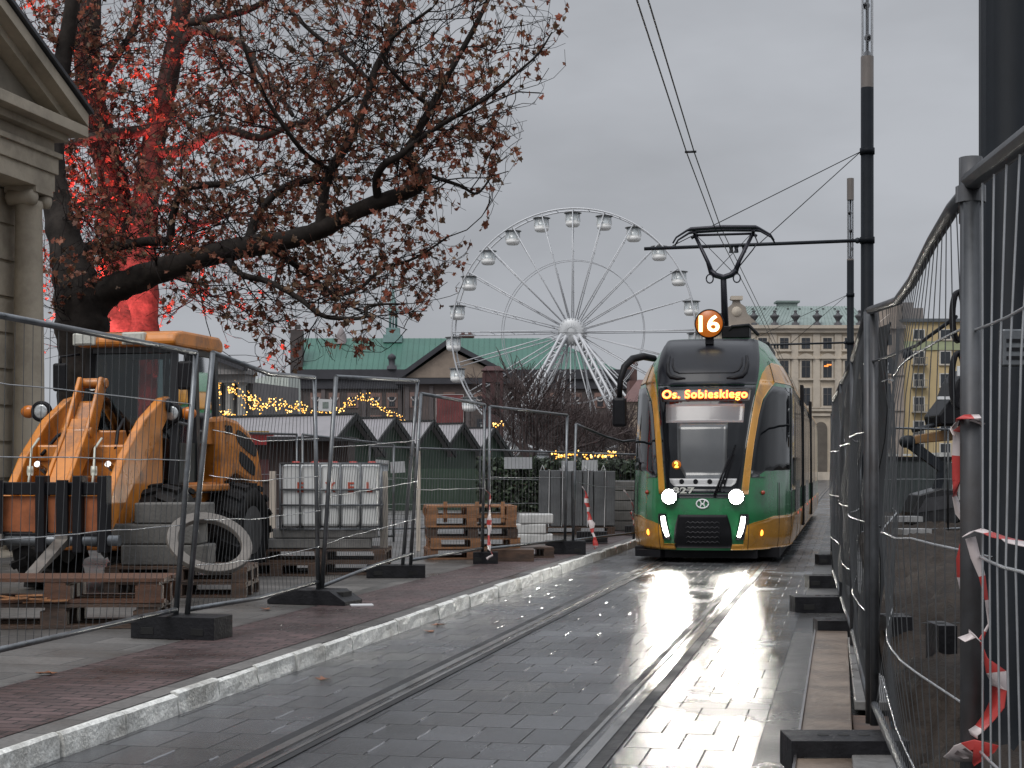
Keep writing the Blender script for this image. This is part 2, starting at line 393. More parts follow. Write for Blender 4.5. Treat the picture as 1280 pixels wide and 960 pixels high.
# ---------------------------------------------------------------- tram
TX = -1.975; TY = 22.75; TL = 25.0
green = M('tram_green', (.02, .17, .062), .25, 0, .12, 1.5, coat=.6, dirt=(.035, .075, .045), dirt_amt=.65, dirt_scale=2.2, rvar=.08)
yellow = M('tram_yellow', (.5, .235, .03), .28, 0, .12, 1.5, coat=.6, dirt=(.2, .115, .05), dirt_amt=.7, dirt_scale=2.5, rvar=.1)
tglass = M('tram_glass', (.006, .007, .009), .05, 0, .3, 1.2, spec=.32)
fair_m = M('tram_dark_fairing', (.012, .013, .017), .3, 0, .15, 2, spec=.3)
greyp = M('cab_grey_panel', (.06, .063, .066), .2, 0, .15, 2, coat=.5)
blind_m = M('sun_blind_fabric', (.15, .138, .14), .25, 0, .1, 2, coat=.4)
lampw = M('headlamp_white', (1, 1, 1), .3, 0, 0, emit=(1, .96, .87), estr=190)
ledw = M('led_strip_white', (1, 1, 1), .3, 0, 0, emit=(1, .97, .9), estr=9)
amber = M('amber_lamp', (.8, .2, .02), .3, 0, 0, emit=(1, .3, .03), estr=5)
redm = M('red_reflector', (.6, .05, .03), .2, 0, 0, emit=(1, .12, .06), estr=.9)
ledtext = M('led_text_yellow', (1, .8, .1), .4, 0, 0, emit=(1, .72, .06), estr=4.5)
ledglow = M('led_text_halo', (.8, .1, .02), .4, 0, 0, emit=(1, .11, .01), estr=1.6)  # orange-red outline lettering imitates the bloom halo around the lit text
sign_or = M('route_disc_amber', (.25, .07, .01), .3, 0, 0, emit=(1, .24, .01), estr=.26)
sign_w = M('route_digit_light', (1, .9, .6), .4, 0, 0, emit=(1, .78, .36), estr=5)
PLAN = [(0, 0), (.3, .015), (.52, .06), (.7, .17), (.86, .4), (1.0, .75), (1.12, 1.2), (1.19, 1.75), (1.2, 2.2), (1.2, TL)]
ARC = [0.0]
for (a, b_), (c, d) in zip(PLAN, PLAN[1:]): ARC.append(ARC[-1] + math.hypot(c - a, d - b_))
UMAX = ARC[-1]
RAKE = [(.18, .12), (.4, .03), (.7, 0), (1.0, .02), (1.6, .14), (2.0, .26), (2.4, .42), (2.8, .66), (3.05, .90), (3.2, 1.12), (3.27, 1.3), (3.3, 1.5)]
WID = [(.18, .965), (.35, .99), (.6, 1), (1.3, 1), (2.2, .995), (3.3, .985)]
TUCK = [(2.4, 1), (2.6, .98), (2.85, .80), (3.05, .60), (3.2, .42), (3.3, .3)]
XT = [(ARC[i], PLAN[i][0]) for i in range(len(PLAN))]; YT = [(ARC[i], PLAN[i][1]) for i in range(len(PLAN))]
def sm(tab, x, e):
    return (interp(tab, x - e) + 2 * interp(tab, x) + interp(tab, x + e)) / 4
def surf(u, z):
    au = abs(u); s_ = 1 if u >= 0 else -1
    x = sm(XT, au, .06) if au > .07 else interp(XT, au); y = sm(YT, au, .06)
    f = max(0, 1 - max(0, y - 1.0) / 6)
    x *= sm(WID, z, .05)
    if x > .6: x = .6 + (x - .6) * sm(TUCK, z, .06)
    return Vector((s_ * x, y + sm(RAKE, z, .06) * f, z))
def nrm(u, z):
    a = surf(u + .02, z) - surf(u - .02, z); b_ = surf(u, min(3.3, z + .02)) - surf(u, z - .02)
    n = a.cross(b_); n.normalize(); return n
def uofx(x): return interp([(PLAN[i][0] + i * 1e-6, ARC[i]) for i in range(len(PLAN))], abs(x)) * (1 if x >= 0 else -1)
def uofy(y): return interp([(PLAN[i][1], ARC[i]) for i in range(len(PLAN))], y)
def patch(rows, off, nu=10, nzv=10, mb=None, ulist=None, mirror=False, thick=.02):
    """rows: (z, uL, uR) bottom to top; shell lifted off the body by off, with edges returned into it"""
    mb = mb or MB()
    zs = [r[0] for r in rows]; lt = [(r[0], r[1]) for r in rows]; rt = [(r[0], r[2]) for r in rows]
    for s_ in ((1, -1) if mirror else (1,)):
        o = len(mb.v); grid = []
        for j in range(nzv + 1):
            z = lerp(zs[0], zs[-1], j / nzv); a = interp(lt, z); c = interp(rt, z); row = []
            for i in range(nu + 1):
                u = (lerp(a, c, (i / nu)) if abs(c - a) < 6 else (lerp(a, c, (i / nu) ** 2.6) if abs(a) < abs(c) else lerp(c, a, (1 - i / nu) ** 2.6))) * s_
                row.append((u, z))
            grid.append(row)
        for lay in (off, off - thick):
            for row in grid:
                for (u, z) in row: mb.v.append(surf(u, z) + nrm(u, z) * lay)
        w_ = nu + 1; K = w_ * (nzv + 1)
        for j in range(nzv):
            for i in range(nu):
                a = o + j * w_ + i; q = [a, a + 1, a + w_ + 1, a + w_]
                mb.f.append(q if s_ > 0 else q[::-1]); mb.m.append(0); mb.sm.append(True)
        ring = [j * w_ for j in range(nzv + 1)], [j * w_ + nu for j in range(nzv + 1)], list(range(w_)), [nzv * w_ + i for i in range(w_)]
        for e in ring:
            for k in range(len(e) - 1):
                mb.f.append([o + e[k], o + e[k + 1], o + K + e[k + 1], o + K + e[k]]); mb.m.append(0); mb.sm.append(False)
    return mb
tram = thing('tram', 'green and yellow low floor tram with lit headlights coming along the wet track', 'tram', (TX, TY, .01))
us = sorted(set([round(k * .05, 3) for k in range(0, 50)] + [2.5 + k * .5 for k in range(0, int((UMAX - 2.5) / .5))] + [UMAX]))
us = [-u for u in us[::-1] if u > 0] + us
zs = [.18, .24, .3, .4, .5, .6, .7, .8, .9, 1.0, 1.15, 1.3, 1.5, 1.7, 1.9, 2.1, 2.3, 2.45, 2.6, 2.7, 2.8, 2.9, 2.98, 3.05, 3.12, 3.18, 3.24, 3.3]
b = MB()
for z in zs:
    for u in us: b.v.append(surf(u, z))
nu = len(us)
for j in range(len(zs) - 1):
    for i in range(nu - 1):
        b.f.append([j * nu + i, j * nu + i + 1, (j + 1) * nu + i + 1, (j + 1) * nu + i]); b.m.append(0); b.sm.append(True)
top = [(len(zs) - 1) * nu + i for i in range(nu)]
for i in range(nu // 2):
    b.f.append([top[i], top[i + 1], top[nu - 2 - i], top[nu - 1 - i]]) if i + 1 < nu - 2 - i else None
    if i + 1 < nu - 2 - i: b.m.append(0); b.sm.append(False)
b.face([surf(-UMAX, z) for z in zs] + [surf(UMAX, z) for z in zs[::-1]])
b.face([surf(u, .18) for u in us])
b.build('body', green, tram)
# yellow livery
y1 = MB()
patch([(.19, .60, UMAX), (.3, .59, UMAX), (.56, .63, UMAX), (.66, 1.3, UMAX)], .014, 70, 12, y1, mirror=True)
patch([(.19, .40, .60), (.27, .42, .60)], .014, 8, 3, y1, mirror=True)
y1.build('lower_livery_band', yellow, tram)
y2 = MB()
patch([(.98, .545, .655), (1.3, .58, .69), (1.7, .63, .745), (2.1, .70, .835), (2.36, .755, .93), (2.5, .80, 1.1), (2.62, .86, 1.35)], .008, 8, 24, y2, mirror=True)
patch([(2.62, .86, UMAX), (2.75, .96, UMAX), (2.86, 1.15, UMAX), (2.93, 1.45, UMAX)], .008, 70, 10, y2, mirror=True)
y2.build('side_livery_sweep', yellow, tram)
# windscreen and the dark mask round it
patch([(1.0, -.53, .53), (1.3, -.57, .57), (1.7, -.62, .62), (2.1, -.685, .685), (2.36, -.735, .735), (2.55, -.77, .77)], .012, 24, 24).build('windscreen', tglass, tram)
fr = patch([(2.56, -.77, .77), (2.8, -.86, .86), (3.0, -.93, .93), (3.12, -.97, .97), (3.2, -1.0, 1.0), (3.28, -1.0, 1.0)], .012, 24, 16).build('roof_fairing', fair_m, tram)
patch([(2.0, -.56, .56), (2.27, -.575, .575)], .018, 12, 6).build('sun_blind', blind_m, tram)
patch([(1.2, -.24, .30), (1.4, -.36, .33), (2.0, -.39, .34)], .017, 12, 8).build('cab_back_panel', greyp, tram)
db = patch([(1.09, -.40, .40), (1.13, -.46, .46), (1.2, -.48, .48)], .017, 16, 4).build('dashboard_ledge', M('dash_pale', (.4, .4, .4), .3, 0, .15, 3), tram)
dv = MB()
for x in (-.3, -.1, .1, .3):
    p = surf(x, 1.16) + Vector((0, -.026, 0)); dv.lathe([(.035, -.004), (.035, .012)], p, 12, 'Y')
dv.build('dashboard_gauge', black_matt, db)
# side glazing, one dark band split by posts and doors
sg = []
y = .55
segs = [(.40, 1.55, 1.15), (1.62, 3.0, 1.02), (3.06, 4.3, .45), (4.36, 5.6, .45), (5.68, 7.3, 1.02), (8.0, 9.6, 1.02), (9.66, 10.9, .45), (10.96, 12.2, .45), (12.3, 14.6, 1.02), (15.3, 17.2, 1.02), (17.26, 18.4, .45), (18.46, 19.6, .45), (19.7, 23.5, 1.02)]
doorm = M('door_glass', (.014, .016, .018), .08, 0, .3, 1, coat=.4)
for (ya, yb, zb) in segs:
    for s_ in (1, -1):
        ua, ub = uofy(ya), uofy(yb)
        if ya < .5:
            rows = [(1.22, .70, 1.0), (1.32, .70, ub), (1.7, .75, ub), (2.1, .84, ub), (2.36, .95, ub), (2.56, 1.25, ub)]
            rows = [(z, s_ * a, s_ * c) for z, a, c in rows]
            nm = 'cab_side_window'
        else:
            rows = [(zb, s_ * ua, s_ * ub), (2.58, s_ * ua, s_ * ub)]; nm = 'side_window' if zb > .6 else 'passenger_door'
        mb_ = MB()
        if s_ < 0: rows = [(z, c, a) for z, a, c in rows]
        patch(rows, .010, 14, 12, mb_).build(nm, tglass if zb > .6 else doorm, tram)
for yj in (7.65, 14.95):
    jb = MB()
    for s_ in (1, -1):
        for k in range(6):
            yy = yj - .27 + k * .11
            jb.bar((s_ * 1.205, yy, .3), (s_ * 1.19, yy, 2.9), .03, .06)
    jb.build('articulation_bellows', black_matt, tram)
# bumper, grille, lights
gm = MB(); patch([(.22, -.40, .40), (.3, -.42, .42), (.5, -.40, .40), (.69, -.345, .345)], .016, 20, 10, gm)
bump_o = gm.build('bumper_grille', black_matt, tram)
hx = MB()
for j in range(5):
    z = .3 + j * .07
    hw = .17 + .0 * j
    pts = []
    for i in range(15):
        u = -.30 + i * .6 / 14 if False else -.24 + i * .48 / 14
        pts.append(surf(u, z + (.012 if i % 2 else -.012)) + Vector((0, -.022, 0)))
    hx.tube(pts, .006, 5)
hx.build('grille_mesh', M('grille_bar', (.04, .04, .045), .3, .4, .2, 8), bump_o)
mk = patch([(.98, -.60, .60), (1.005, -.6, .6)], .01, 20, 2)
mb2 = MB(); patch([(.93, -.34, .34), (.985, -.50, .50)], .010, 16, 3, mb2); mb2.build('number_panel', fair_m, tram)
for s_ in (1, -1):
    rm = MB(); patch([(z, *sorted((s_ * a, s_ * c))) for z, a, c in ((.34, .47, .585), (.46, .49, .61), (.56, .515, .635), (.70, .535, .655))], .017, 6, 8, rm); rm.build('lamp_shadow_patch', black_matt, tram)  # flat black patches, painted shadow around the light strips
for s_ in (-1, 1):
    x = s_ * .475; p = surf(uofx(x), .945)
    hb = MB(); hb.lathe([(.0001, -.03), (.10, -.03), (.105, -.085), (.116, -.085), (.118, .09)], p, 24, 'Y')
    ho = hb.build('headlight', M('headlamp_housing', (.3, .3, .3), .2, .8, .1, 3), tram)
    lb = MB(); lb.lathe([(.0001, -.052), (.06, -.05), (.098, -.034), (.098, -.031)], p, 24, 'Y'); lb.build('lens', lampw, ho)
    pts = [(.585, .665), (.57, .56), (.545, .46), (.515, .375)]
    vs = []
    for (xx, z) in pts:
        q = surf(s_ * xx, z); vs.append(q + Vector((0, -.03, 0)))
    MB().tube(vs, [.03, .034, .034, .026], 10).build('daytime_running_light', ledw, tram)
    q = surf(s_ * .92, .43)
    MB().ball(q + nrm(s_ * .92, .43) * .01, .035, 10, 6, 0, (.8, .6, 1.3)).build('turn_indicator', amber, tram)
    q = surf(s_ * .95, 1.0)
    MB().ball(q + nrm(s_ * .95, 1.0) * .01, .032, 10, 6).build('side_repeater', M('dull_red_lens', (.3, .04, .02), .2, 0, .1, 3), tram)
for s_ in (1, -1):
    for k, yy in enumerate([4.3, 6.1, 8.6, 11.0, 13.4, 16.5, 20]):
        q = surf(s_ * uofy(yy), .62)
        MB().ball(q, .04, 8, 5, 0, (.5, 1, 1)).build('side_marker_lamp', redm, tram)
# panel joints
pj = M('panel_joint', (.008, .012, .01), .6, 0, .1, 5)
for s_ in (1, -1):
    for uu, z0, z1 in ((.66, .2, .68), (1.5, .2, 1.14), (2.3, .2, 1.0), (uofy(4.3), .2, .45), (uofy(6.3), .2, 1.0), (1.3, 2.62, 2.95), (uofy(3.0), 2.62, 3.0)):
        MB().tube([surf(s_ * uu, lerp(z0, z1, q / 8)) + nrm(s_ * uu, lerp(z0, z1, q / 8)) * .012 for q in range(9)], .006, 5).build('panel_joint', pj, tram)
# bodyside skirt shadows and running gear
ug = MB(); ug.bb(-1.05, 1.05, .7, TL - .3, .06, .2)
for yy in (2.0, 3.9, 11, 12.8, 19, 21):
    for xx in (-.72, .72): ug.lathe([(.3, -.06), (.3, .06)], (xx, yy, .31), 18, 'X')
ug.build('underframe', black_matt, tram)
cp = MB(); cp.bar((-.98, .5, .12), (-.6, .3, .12), .12, .1); cp.bb(-.75, .75, .35, .5, .06, .19)
cp.build('obstacle_deflector', black_matt, tram)
# fairing grooves
gr = MB()
for s_ in (-1, 1):
    for (zz, r_) in (((.60, 3.0), .02),):
        pass
    path = [(.585, 2.99), (.60, 2.86), (.575, 2.74), (.52, 2.68), (.42, 2.655), (.30, 2.65)]
    gr.tube([surf(s_ * x, z) + nrm(s_ * x, z) * .010 for x, z in path], [.022, .03, .036, .038, .034, .014], 8)
    path = [(.52, 2.96), (.51, 2.84), (.47, 2.765), (.40, 2.73)]
    gr.tube([surf(s_ * x, z) + nrm(s_ * x, z) * .010 for x, z in path], [.012, .016, .016, .01], 8)
gr.tube([surf(x / 10, 2.73) + nrm(x / 10, 2.73) * .008 for x in range(-4, 5)], .012, 6)
gr.build('fairing_groove', black_matt, fr)
# wiper
wp = MB(); a = surf(.17, .96) + Vector((0, -.03, 0)); c = surf(.36, 1.5) + Vector((0, -.035, 0)); d = surf(.46, 1.68) + Vector((0, -.035, 0))
wp.tube([a, lerp(a, c, .5) + Vector((0, -.02, 0)), c], [.02, .014, .01], 6); wp.bar(surf(.24, 1.05) + Vector((0, -.03, 0)), d, .02, .016); wp.bar(surf(.30, 1.08) + Vector((0, -.03, 0)), surf(.44, 1.55) + Vector((0, -.034, 0)), .02, .012)
wp.build('windscreen_wiper', black_matt, tram)
# mirror on its swan neck
ma_ = MB(); ma_.tube([(-.80, .95, 2.98), (-.92, .62, 2.99), (-1.05, .40, 2.94), (-1.15, .28, 2.82), (-1.205, .22, 2.62), (-1.215, .22, 2.36)], [.05, .055, .055, .052, .045, .035], 10)
mo = ma_.build('mirror_arm', black_matt, tram)
MB().box((-1.215, .22, 2.16), (.2, .14, .42)).build('mirror_housing', black_matt, mo, bevel=.04)
# writing
FR = (R(90), 0, 0)
zc = 2.40
p = surf(0, zc); tilt = math.atan2(sm(RAKE, 2.47, .05) - sm(RAKE, 2.33, .05), .14)
FT = (R(90) - tilt, 0, 0)
dd = patch([(2.31, -.65, .65), (2.50, -.68, .68)], .016, 20, 6).build('destination_display', M('display_black', (.012, .008, .006), .3, 0, .1, 3), tram)
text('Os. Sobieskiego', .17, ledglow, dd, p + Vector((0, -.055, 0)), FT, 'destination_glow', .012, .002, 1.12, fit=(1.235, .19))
text('Os. Sobieskiego', .17, ledtext, dd, p + Vector((0, -.068, 0)), FT, 'destination_text', -.002, .002, 1.12, fit=(1.21, .165))
text('827', .15, M('pale_lettering', (.55, .55, .5), .5, 0, 0), tram, surf(-.27, 1.035) + Vector((0, -.022, .0)), FR, 'fleet_number', .004, .002, 1.1, fit=(.31, .09))
disc = MB().lathe([(.0001, -.01), (.06, -.01), (.065, .0), (.065, .01)], surf(-.38, 1.4) + Vector((0, -.03, 0)), 20, 'Y').build('car_number_lamp', sign_or, tram)
text('2', .1, ledtext, disc, surf(-.38, 1.4) + Vector((0, -.045, 0)), FR, 'car_number', .003, .002, fit=(.05, .08))
em = MB(); ec = surf(0, .845) + Vector((0, -.012, 0))
em.tube([ec + Vector((.085 * math.cos(t), 0, .062 * math.sin(t))) for t in [2 * math.pi * k / 28 for k in range(29)]], .011, 6)
for s_ in (-1, 1):
    em.tube([ec + Vector((s_ * (.018 + .022 * (k / 6 - .5) ** 2 * 4), 0, -.05 + .1 * k / 6)) for k in range(7)], .010, 6)
em.bar(ec + Vector((-.02, 0, 0)), ec + Vector((.02, 0, 0)), .012, .02)
em.build('front_emblem', M('emblem_white', (.8, .8, .8), .3, 0, 0), tram)
# route disc on the roof
sp = Vector((.01, 1.05, 3.49))
dm = MB().lathe([(.0001, -.03), (.19, -.03), (.205, -.015), (.205, .03), (.18, .045), (.0001, .045)], sp, 32, 'Y').build('route_disc', sign_or, tram)
MB().lathe([(.2, -.034), (.216, -.034), (.216, .05), (.2, .05), (.2, -.034)], sp, 32, 'Y', cap=False).build('disc_rim', black_matt, dm)
MB().box(sp + Vector((0, .05, -.24)), (.12, .1, .12)).build('disc_bracket', black_matt, dm)
text('16', .3, sign_w, dm, sp + Vector((0, -.037, 0)), FR, 'route_number', .004, .003, .95, fit=(.30, .245))
# roof gear
MB().box((.1, 6.5, 3.42), (1.2, 2.4, .26)).build('roof_equipment', black_matt, tram, bevel=.03); MB().box((0, 11, 3.42), (1.3, 2.2, .26)).build('roof_equipment', black_matt, tram, bevel=.03)
rg = MB(); rg.box((.36, 1.95, 3.42), (.4, .5, .18))
rg.tube([(.2, 1.75, 3.36), (.3, 1.7, 3.5), (.55, 1.7, 3.52), (.7, 1.7, 3.36)], .03, 6)
rg.build('roof_equipment', black_matt, tram, bevel=.03)
# pantograph (wire height 5.5 above the rail)
PX = -.06; PY = 4.9
pan = MB(); t = MB
pan.box((PX, PY, 3.42), (.9, 1.0, .14))
pan.tube([(PX, PY + .5, 3.45), (PX, PY - .1, 4.64)], [.07, .05], 8)
pan.tube([(PX - .22, PY - .1, 4.74), (PX - .13, PY - .1, 4.66), (PX, PY - .1, 4.62), (PX + .13, PY - .1, 4.66), (PX + .22, PY - .1, 4.74)], .05, 8)
for s_ in (-1, 1):
    pan.tube([(PX + s_ * .2, PY - .1, 4.70), (PX + s_ * .27, PY - .08, 4.9), (PX + s_ * .50, PY, 5.38)], [.05, .035, .03], 8)
    pan.tube([(PX + s_ * .2 + s_ * .06 * math.cos(k * .5236) - s_ * -.03, PY - .12, 4.6 + .075 * math.sin(k * .5236)) for k in range(13)], .013, 6)
    pan.tube([(PX + s_ * .46, PY, 5.36), (PX - s_ * .15, PY - .05, 4.72)], .006, 5)
po = pan.build('pantograph', M('pantograph_dark', (.012, .012, .02), .4, .3, .2, 5), tram)
hd = MB()
hd.tube([(PX - .52, PY, 5.37), (PX + .52, PY, 5.37)], .022, 8)
for dy in (-.16, .16):
    hd.tube([(PX - .86, PY + dy, 5.22), (PX - .80, PY + dy, 5.32), (PX - .62, PY + dy, 5.43), (PX - .55, PY + dy, 5.455), (PX, PY + dy, 5.475), (PX + .55, PY + dy, 5.455), (PX + .62, PY + dy, 5.43), (PX + .80, PY + dy, 5.32), (PX + .86, PY + dy, 5.22)], [.014, .016, .02, .035, .035, .035, .02, .016, .014], 8)
for s_ in (-1, 1):
    hd.bar((PX + s_ * .5, PY - .16, 5.42), (PX + s_ * .5, PY + .16, 5.42), .05, .07)
    hd.tube([(PX + s_ * .5, PY, 5.36), (PX + s_ * .56, PY, 5.32)], .03, 6)
hd.tube([(PX + .5, PY, 5.4), (PX + .58, PY - .1, 5.2), (PX + .5, PY - .1, 5.08), (PX + .22, PY - .1, 4.74)], .012, 6)
hd.build('contact_head', MATS['pantograph_dark'], po)
# the lit headlamps really light the street
for s_ in (-1, 1):
    l = bpy.data.lights.new('headlight_beam', 'SPOT'); l.energy = 130; l.spot_size = R(75); l.spot_blend = .6; l.color = (1, .96, .86); l.shadow_soft_size = .1
    lo = bpy.data.objects.new('headlight_beam', l); COL.objects.link(lo); lo.parent = tram
    lo.location = surf(s_ * .475, .945) + Vector((0, -.12, 0)); lo.rotation_euler = (R(84), 0, R(180))
# ---------------------------------------------------------------- temporary fences
wire = M('fence_wire', (.11, .115, .12), .42, .6, .2, 10)
wire_b = M('bright_fence_wire', (.42, .43, .44), .32, .6, .2, 10)
tube_m = M('fence_tube', (.17, .18, .19), .36, .75, .35, 7, rvar=.12, dirt=(.08, .07, .06), dirt_amt=.5)
def fence_panel(label, b0, b1, t0, t1, group, dx=.12, nh=(.3, .62), r=.021, wr=.0022, sag=0.0, toppts=None, off=.1, hwr=.004, bend=0.0, wob=.02, lowpts=None, tube=None, wmat=None):
    """b0,b1: post feet; t0,t1: post tops (world points)"""
    b0, b1, t0, t1 = map(Vector, (b0, b1, t0, t1))
    root = thing('fence_panel', label, 'fence', (b0 + b1) / 2, 0, group); og = (b0 + b1) / 2
    fr = MB()
    tp = [Vector(p) for p in toppts] if toppts else [t0, lerp(t0, t1, .5) + Vector((0, 0, -sag)), t1]
    fr.tube([b0, t0], r, 8); fr.tube([b1, t1], r, 8)
    fr.tube(tp, r * .95, 8)
    lo0, lo1 = lerp(b0, t0, off / (t0 - b0).length), lerp(b1, t1, off / (t1 - b1).length)
    lp = [Vector(p) for p in lowpts] if lowpts else [lo0, lerp(lo0, lo1, .5) + Vector((0, 0, -sag * .5)), lo1]
    fr.tube(lp, r * .9, 8)
    fr.build('frame', tube or tube_m, root, og)
    ln = [0]
    for a, c in zip(tp, tp[1:]): ln.append(ln[-1] + (c - a).length)
    def topat(s_):
        d = s_ * ln[-1]
        for k in range(len(tp) - 1):
            if d <= ln[k + 1] + 1e-6: return lerp(tp[k], tp[k + 1], (d - ln[k]) / max(1e-6, ln[k + 1] - ln[k]))
        return tp[-1]
    ll = [0]
    for a, c in zip(lp, lp[1:]): ll.append(ll[-1] + (c - a).length)
    def lowat(s_):
        d = s_ * ll[-1]
        for k in range(len(lp) - 1):
            if d <= ll[k + 1] + 1e-6: return lerp(lp[k], lp[k + 1], (d - ll[k]) / max(1e-6, ll[k + 1] - ll[k]))
        return lp[-1]
    side = (b1 - b0).cross(UP); side.normalize()
    rnd = random.Random(sum(map(ord, label)))
    ph = rnd.uniform(0, 6)
    wm = MB(); n = max(4, int((b1 - b0).length / dx))
    def bulge(s_, h): return side * (wob * math.sin(s_ * 5 + ph) * math.sin(h * math.pi) + bend * math.sin(s_ * math.pi) * math.sin(h * math.pi))
    for k in range(1, n):
        s_ = k / n; a = lowat(s_); c = topat(s_)
        pts = [lerp(a, c, h) + bulge(s_, h) for h in (0, .25, .5, .75, 1)]
        wm.tube(pts, wr, 4, cap=False)
    wm.build('wire_mesh', wmat or wire, root, og)
    wm = MB()
    for h in nh:
        hh = h; pts = []
        for k in range(13):
            s_ = k / 12
            pts.append(lerp(lowat(s_), topat(s_), hh) + bulge(s_, hh) + Vector((0, 0, rnd.uniform(-.006, .006))))
        wm.tube(pts, hwr, 5, cap=False)
    wm.build('cross_wire', wire_b, root, og)
    return root
FG = 'construction fence panels along the red brick pavement'
Z0 = .12
def foot(px, py): return G(px, py, Z0 + .1)
def top(px, py, D): return W(px, py, D)
def DD(p): return -p.x * SA + p.y * CA
f1a, f1b = foot(219, 779), foot(233, 779)
t1a, t1b = top(245, 441, DD(f1a)), top(266, 441, DD(f1b))
f0 = f1a + (Vector((-4.55, 8.0, .22)) - f1a).normalized() * 3.5; f0 = Vector((f1a.x + .12, f1a.y - 3.45, .22))
D0 = DD(f0); t0 = Vector((f0.x, f0.y, t1a.z + .02))
fence_panel('fence panel nearest the camera, in front of the two low pallets', f0, f1a, t0, t1a, FG, dx=.1, nh=(.33, .58, .8))
f2a, f2b = foot(398, 741), foot(402, 741)
t2a, t2b = top(393, 472, DD(f2a)), top(420, 471, DD(f2b))
l1 = lerp(f1b, t1b, .02); 
fence_panel('sagging fence panel in front of the orange wheel loader rear and the ring', f1b, f2a, t1b, t2a, FG, dx=.09, nh=(.17, .35, .52, .7), sag=.06, wob=.07)
f3a, f3b = foot(503, 711), foot(513, 711)
t3a, t3b = top(522, 476, DD(f3a)), top(526, 492, DD(f3b))
fence_panel('fence panel with bent bottom rail in front of the white caged tank', f2b, f3a, t2b, t3a, FG, dx=.1, nh=(.2, .42, .66), wob=.05,
            lowpts=[lerp(f2b, t2b, .03), W(470, 706, DD(lerp(f2b, f3a, .72))), W(515, 692, DD(f3a))])
f4a, f4b = foot(603, 695), foot(611, 695)
t4a, t4b = top(606, 506, DD(f4a)), top(612, 508, DD(f4b))
fence_panel('fence panel in front of the brown pallet stack, its top rail sloping towards the tram', f3b, f4a, t3b, t4a, FG, dx=.11, nh=(.42,))
f5a, f5b = foot(706, 684), foot(716, 684)
t5a, t5b = top(709, 519, DD(f5a)), top(720, 530, DD(f5b))
fence_panel('fence panel carrying a blank white placard before the strapped slabs', f4b, f5a, t4b, t5a, FG, dx=.11, nh=(.5,))
f6 = foot(792, 674); t6 = top(797, 550, DD(f6))
fence_panel('last fence panel before the tram with a dented top rail', f5b, f6, t5b, t6, FG, dx=.12, nh=(.5,), toppts=[t5b, W(757, 546, DD(f5b) * .6 + DD(f6) * .4), W(778, 552, DD(f6)), t6])
# second line of fences further back on the plaza
BG = 'fence panels standing further back among the stored materials'
def back_panel(label, xa, xb, yt_a, yt_b, D, D2=None, **k):
    D2 = D2 or D
    a = W(xa, 600, D); a.z = Z0; c = W(xb, 600, D2); c.z = Z0
    fence_panel(label, a, c, W(xa, yt_a, D), W(xb, yt_b, D2), BG, dx=.14, wr=.0026, r=.02, **k)
back_panel('back fence panel beside the loader hood, in front of the grey hut roof', 262, 371, 540, 543, 24, 25.5)
back_panel('back fence panel with sloping rail above the white tank', 378, 492, 543, 556, 25.5, 27)
back_panel('back fence panel in front of the second green hut with two paper sheets', 462, 600, 558, 563, 30, 31.5)
back_panel('back fence panel in front of the dark hedge behind the pallet stack', 600, 742, 562, 567, 31.5, 33)
back_panel('back fence panel behind the pale rubble and cut by the tram', 742, 880, 567, 570, 33, 35)
# rubber feet
def rubber_foot(label, pos, ang, L=.68, Wd=.24, Hh=.13, style=0, group='black rubber feet of the pavement fences'):
    o_ = MB()
    if style == 0:
        o_.prism([(-L / 2, -Wd / 2, 0), (L / 2, -Wd / 2, 0), (L / 2, -Wd / 2, Hh), (L / 2 - .02, -Wd / 2, Hh + .0), (-L / 2, -Wd / 2, Hh)], (0, Wd, 0))
        for x in (-L * .3, L * .3): o_.bb(x - .05, x + .05, -Wd / 2 - .004, -Wd / 2 + .02, .03, .08, 1)
        for x in (-.09, .0, .09): o_.lathe([(.026, 0), (.026, .004)], (x, 0, Hh), 10, 'Z', 1)
    else:
        o_.prism([(-L / 2, -Wd / 2, 0), (L / 2, -Wd / 2, 0), (L / 2, -Wd / 2, .035), (L * .3, -Wd / 2, Hh), (-L * .3, -Wd / 2, Hh), (-L / 2, -Wd / 2, .035)], (0, Wd, 0))
        for x in (-L * .34, L * .34): o_.box((x, 0, .085), (.13, Wd * .5, .06), None, 1)
        for x in (-.06, .06): o_.lathe([(.028, 0), (.028, .004)], (x, 0, Hh), 10, 'Z', 1)
    return tag(o_.build('rubber_fence_foot', [rubber, M('foot_slot', (.005, .005, .005), .8, 0, .2, 5)], loc=pos, rotz=ang, bevel=.008), label, 'fence foot', group)
def footpos(a, c): p = (a + c) / 2; p.z = Z0 + .004; return p
rubber_foot('black rubber block under the nearest pair of pavement fence posts', footpos(f1a, f1b) + Vector((.03, -.05, 0)), A - .28, .66, .3, .16)
rubber_foot('flat black rubber foot with chamfered low ends below the crossing posts', footpos(f2a, f2b) + Vector((-.05, 0, 0)), A - .35, .78, .36, .13, 1)
rubber_foot('black rubber block in front of the dark pallets under the white tank', footpos(f3a, f3b) + Vector((-.12, 0, 0)), A + .05, .66, .26, .14)
rubber_foot('small black rubber block with the barrier tape knotted above it', footpos(f4a, f4b), A, .32, .24, .15)
rubber_foot('black rubber block at the corner posts in front of the strapped slabs', footpos(f5a, f5b) + Vector((-.05, 0, 0)), A, .58, .24, .19)
rubber_foot('black rubber block behind the leaning striped tape', G(740, 678, Z0 + .02) , A, .5, .24, .18)
rubber_foot('black rubber block beside the mirror side of the tram', G(795, 668, Z0 + .02), A, .4, .24, .16)
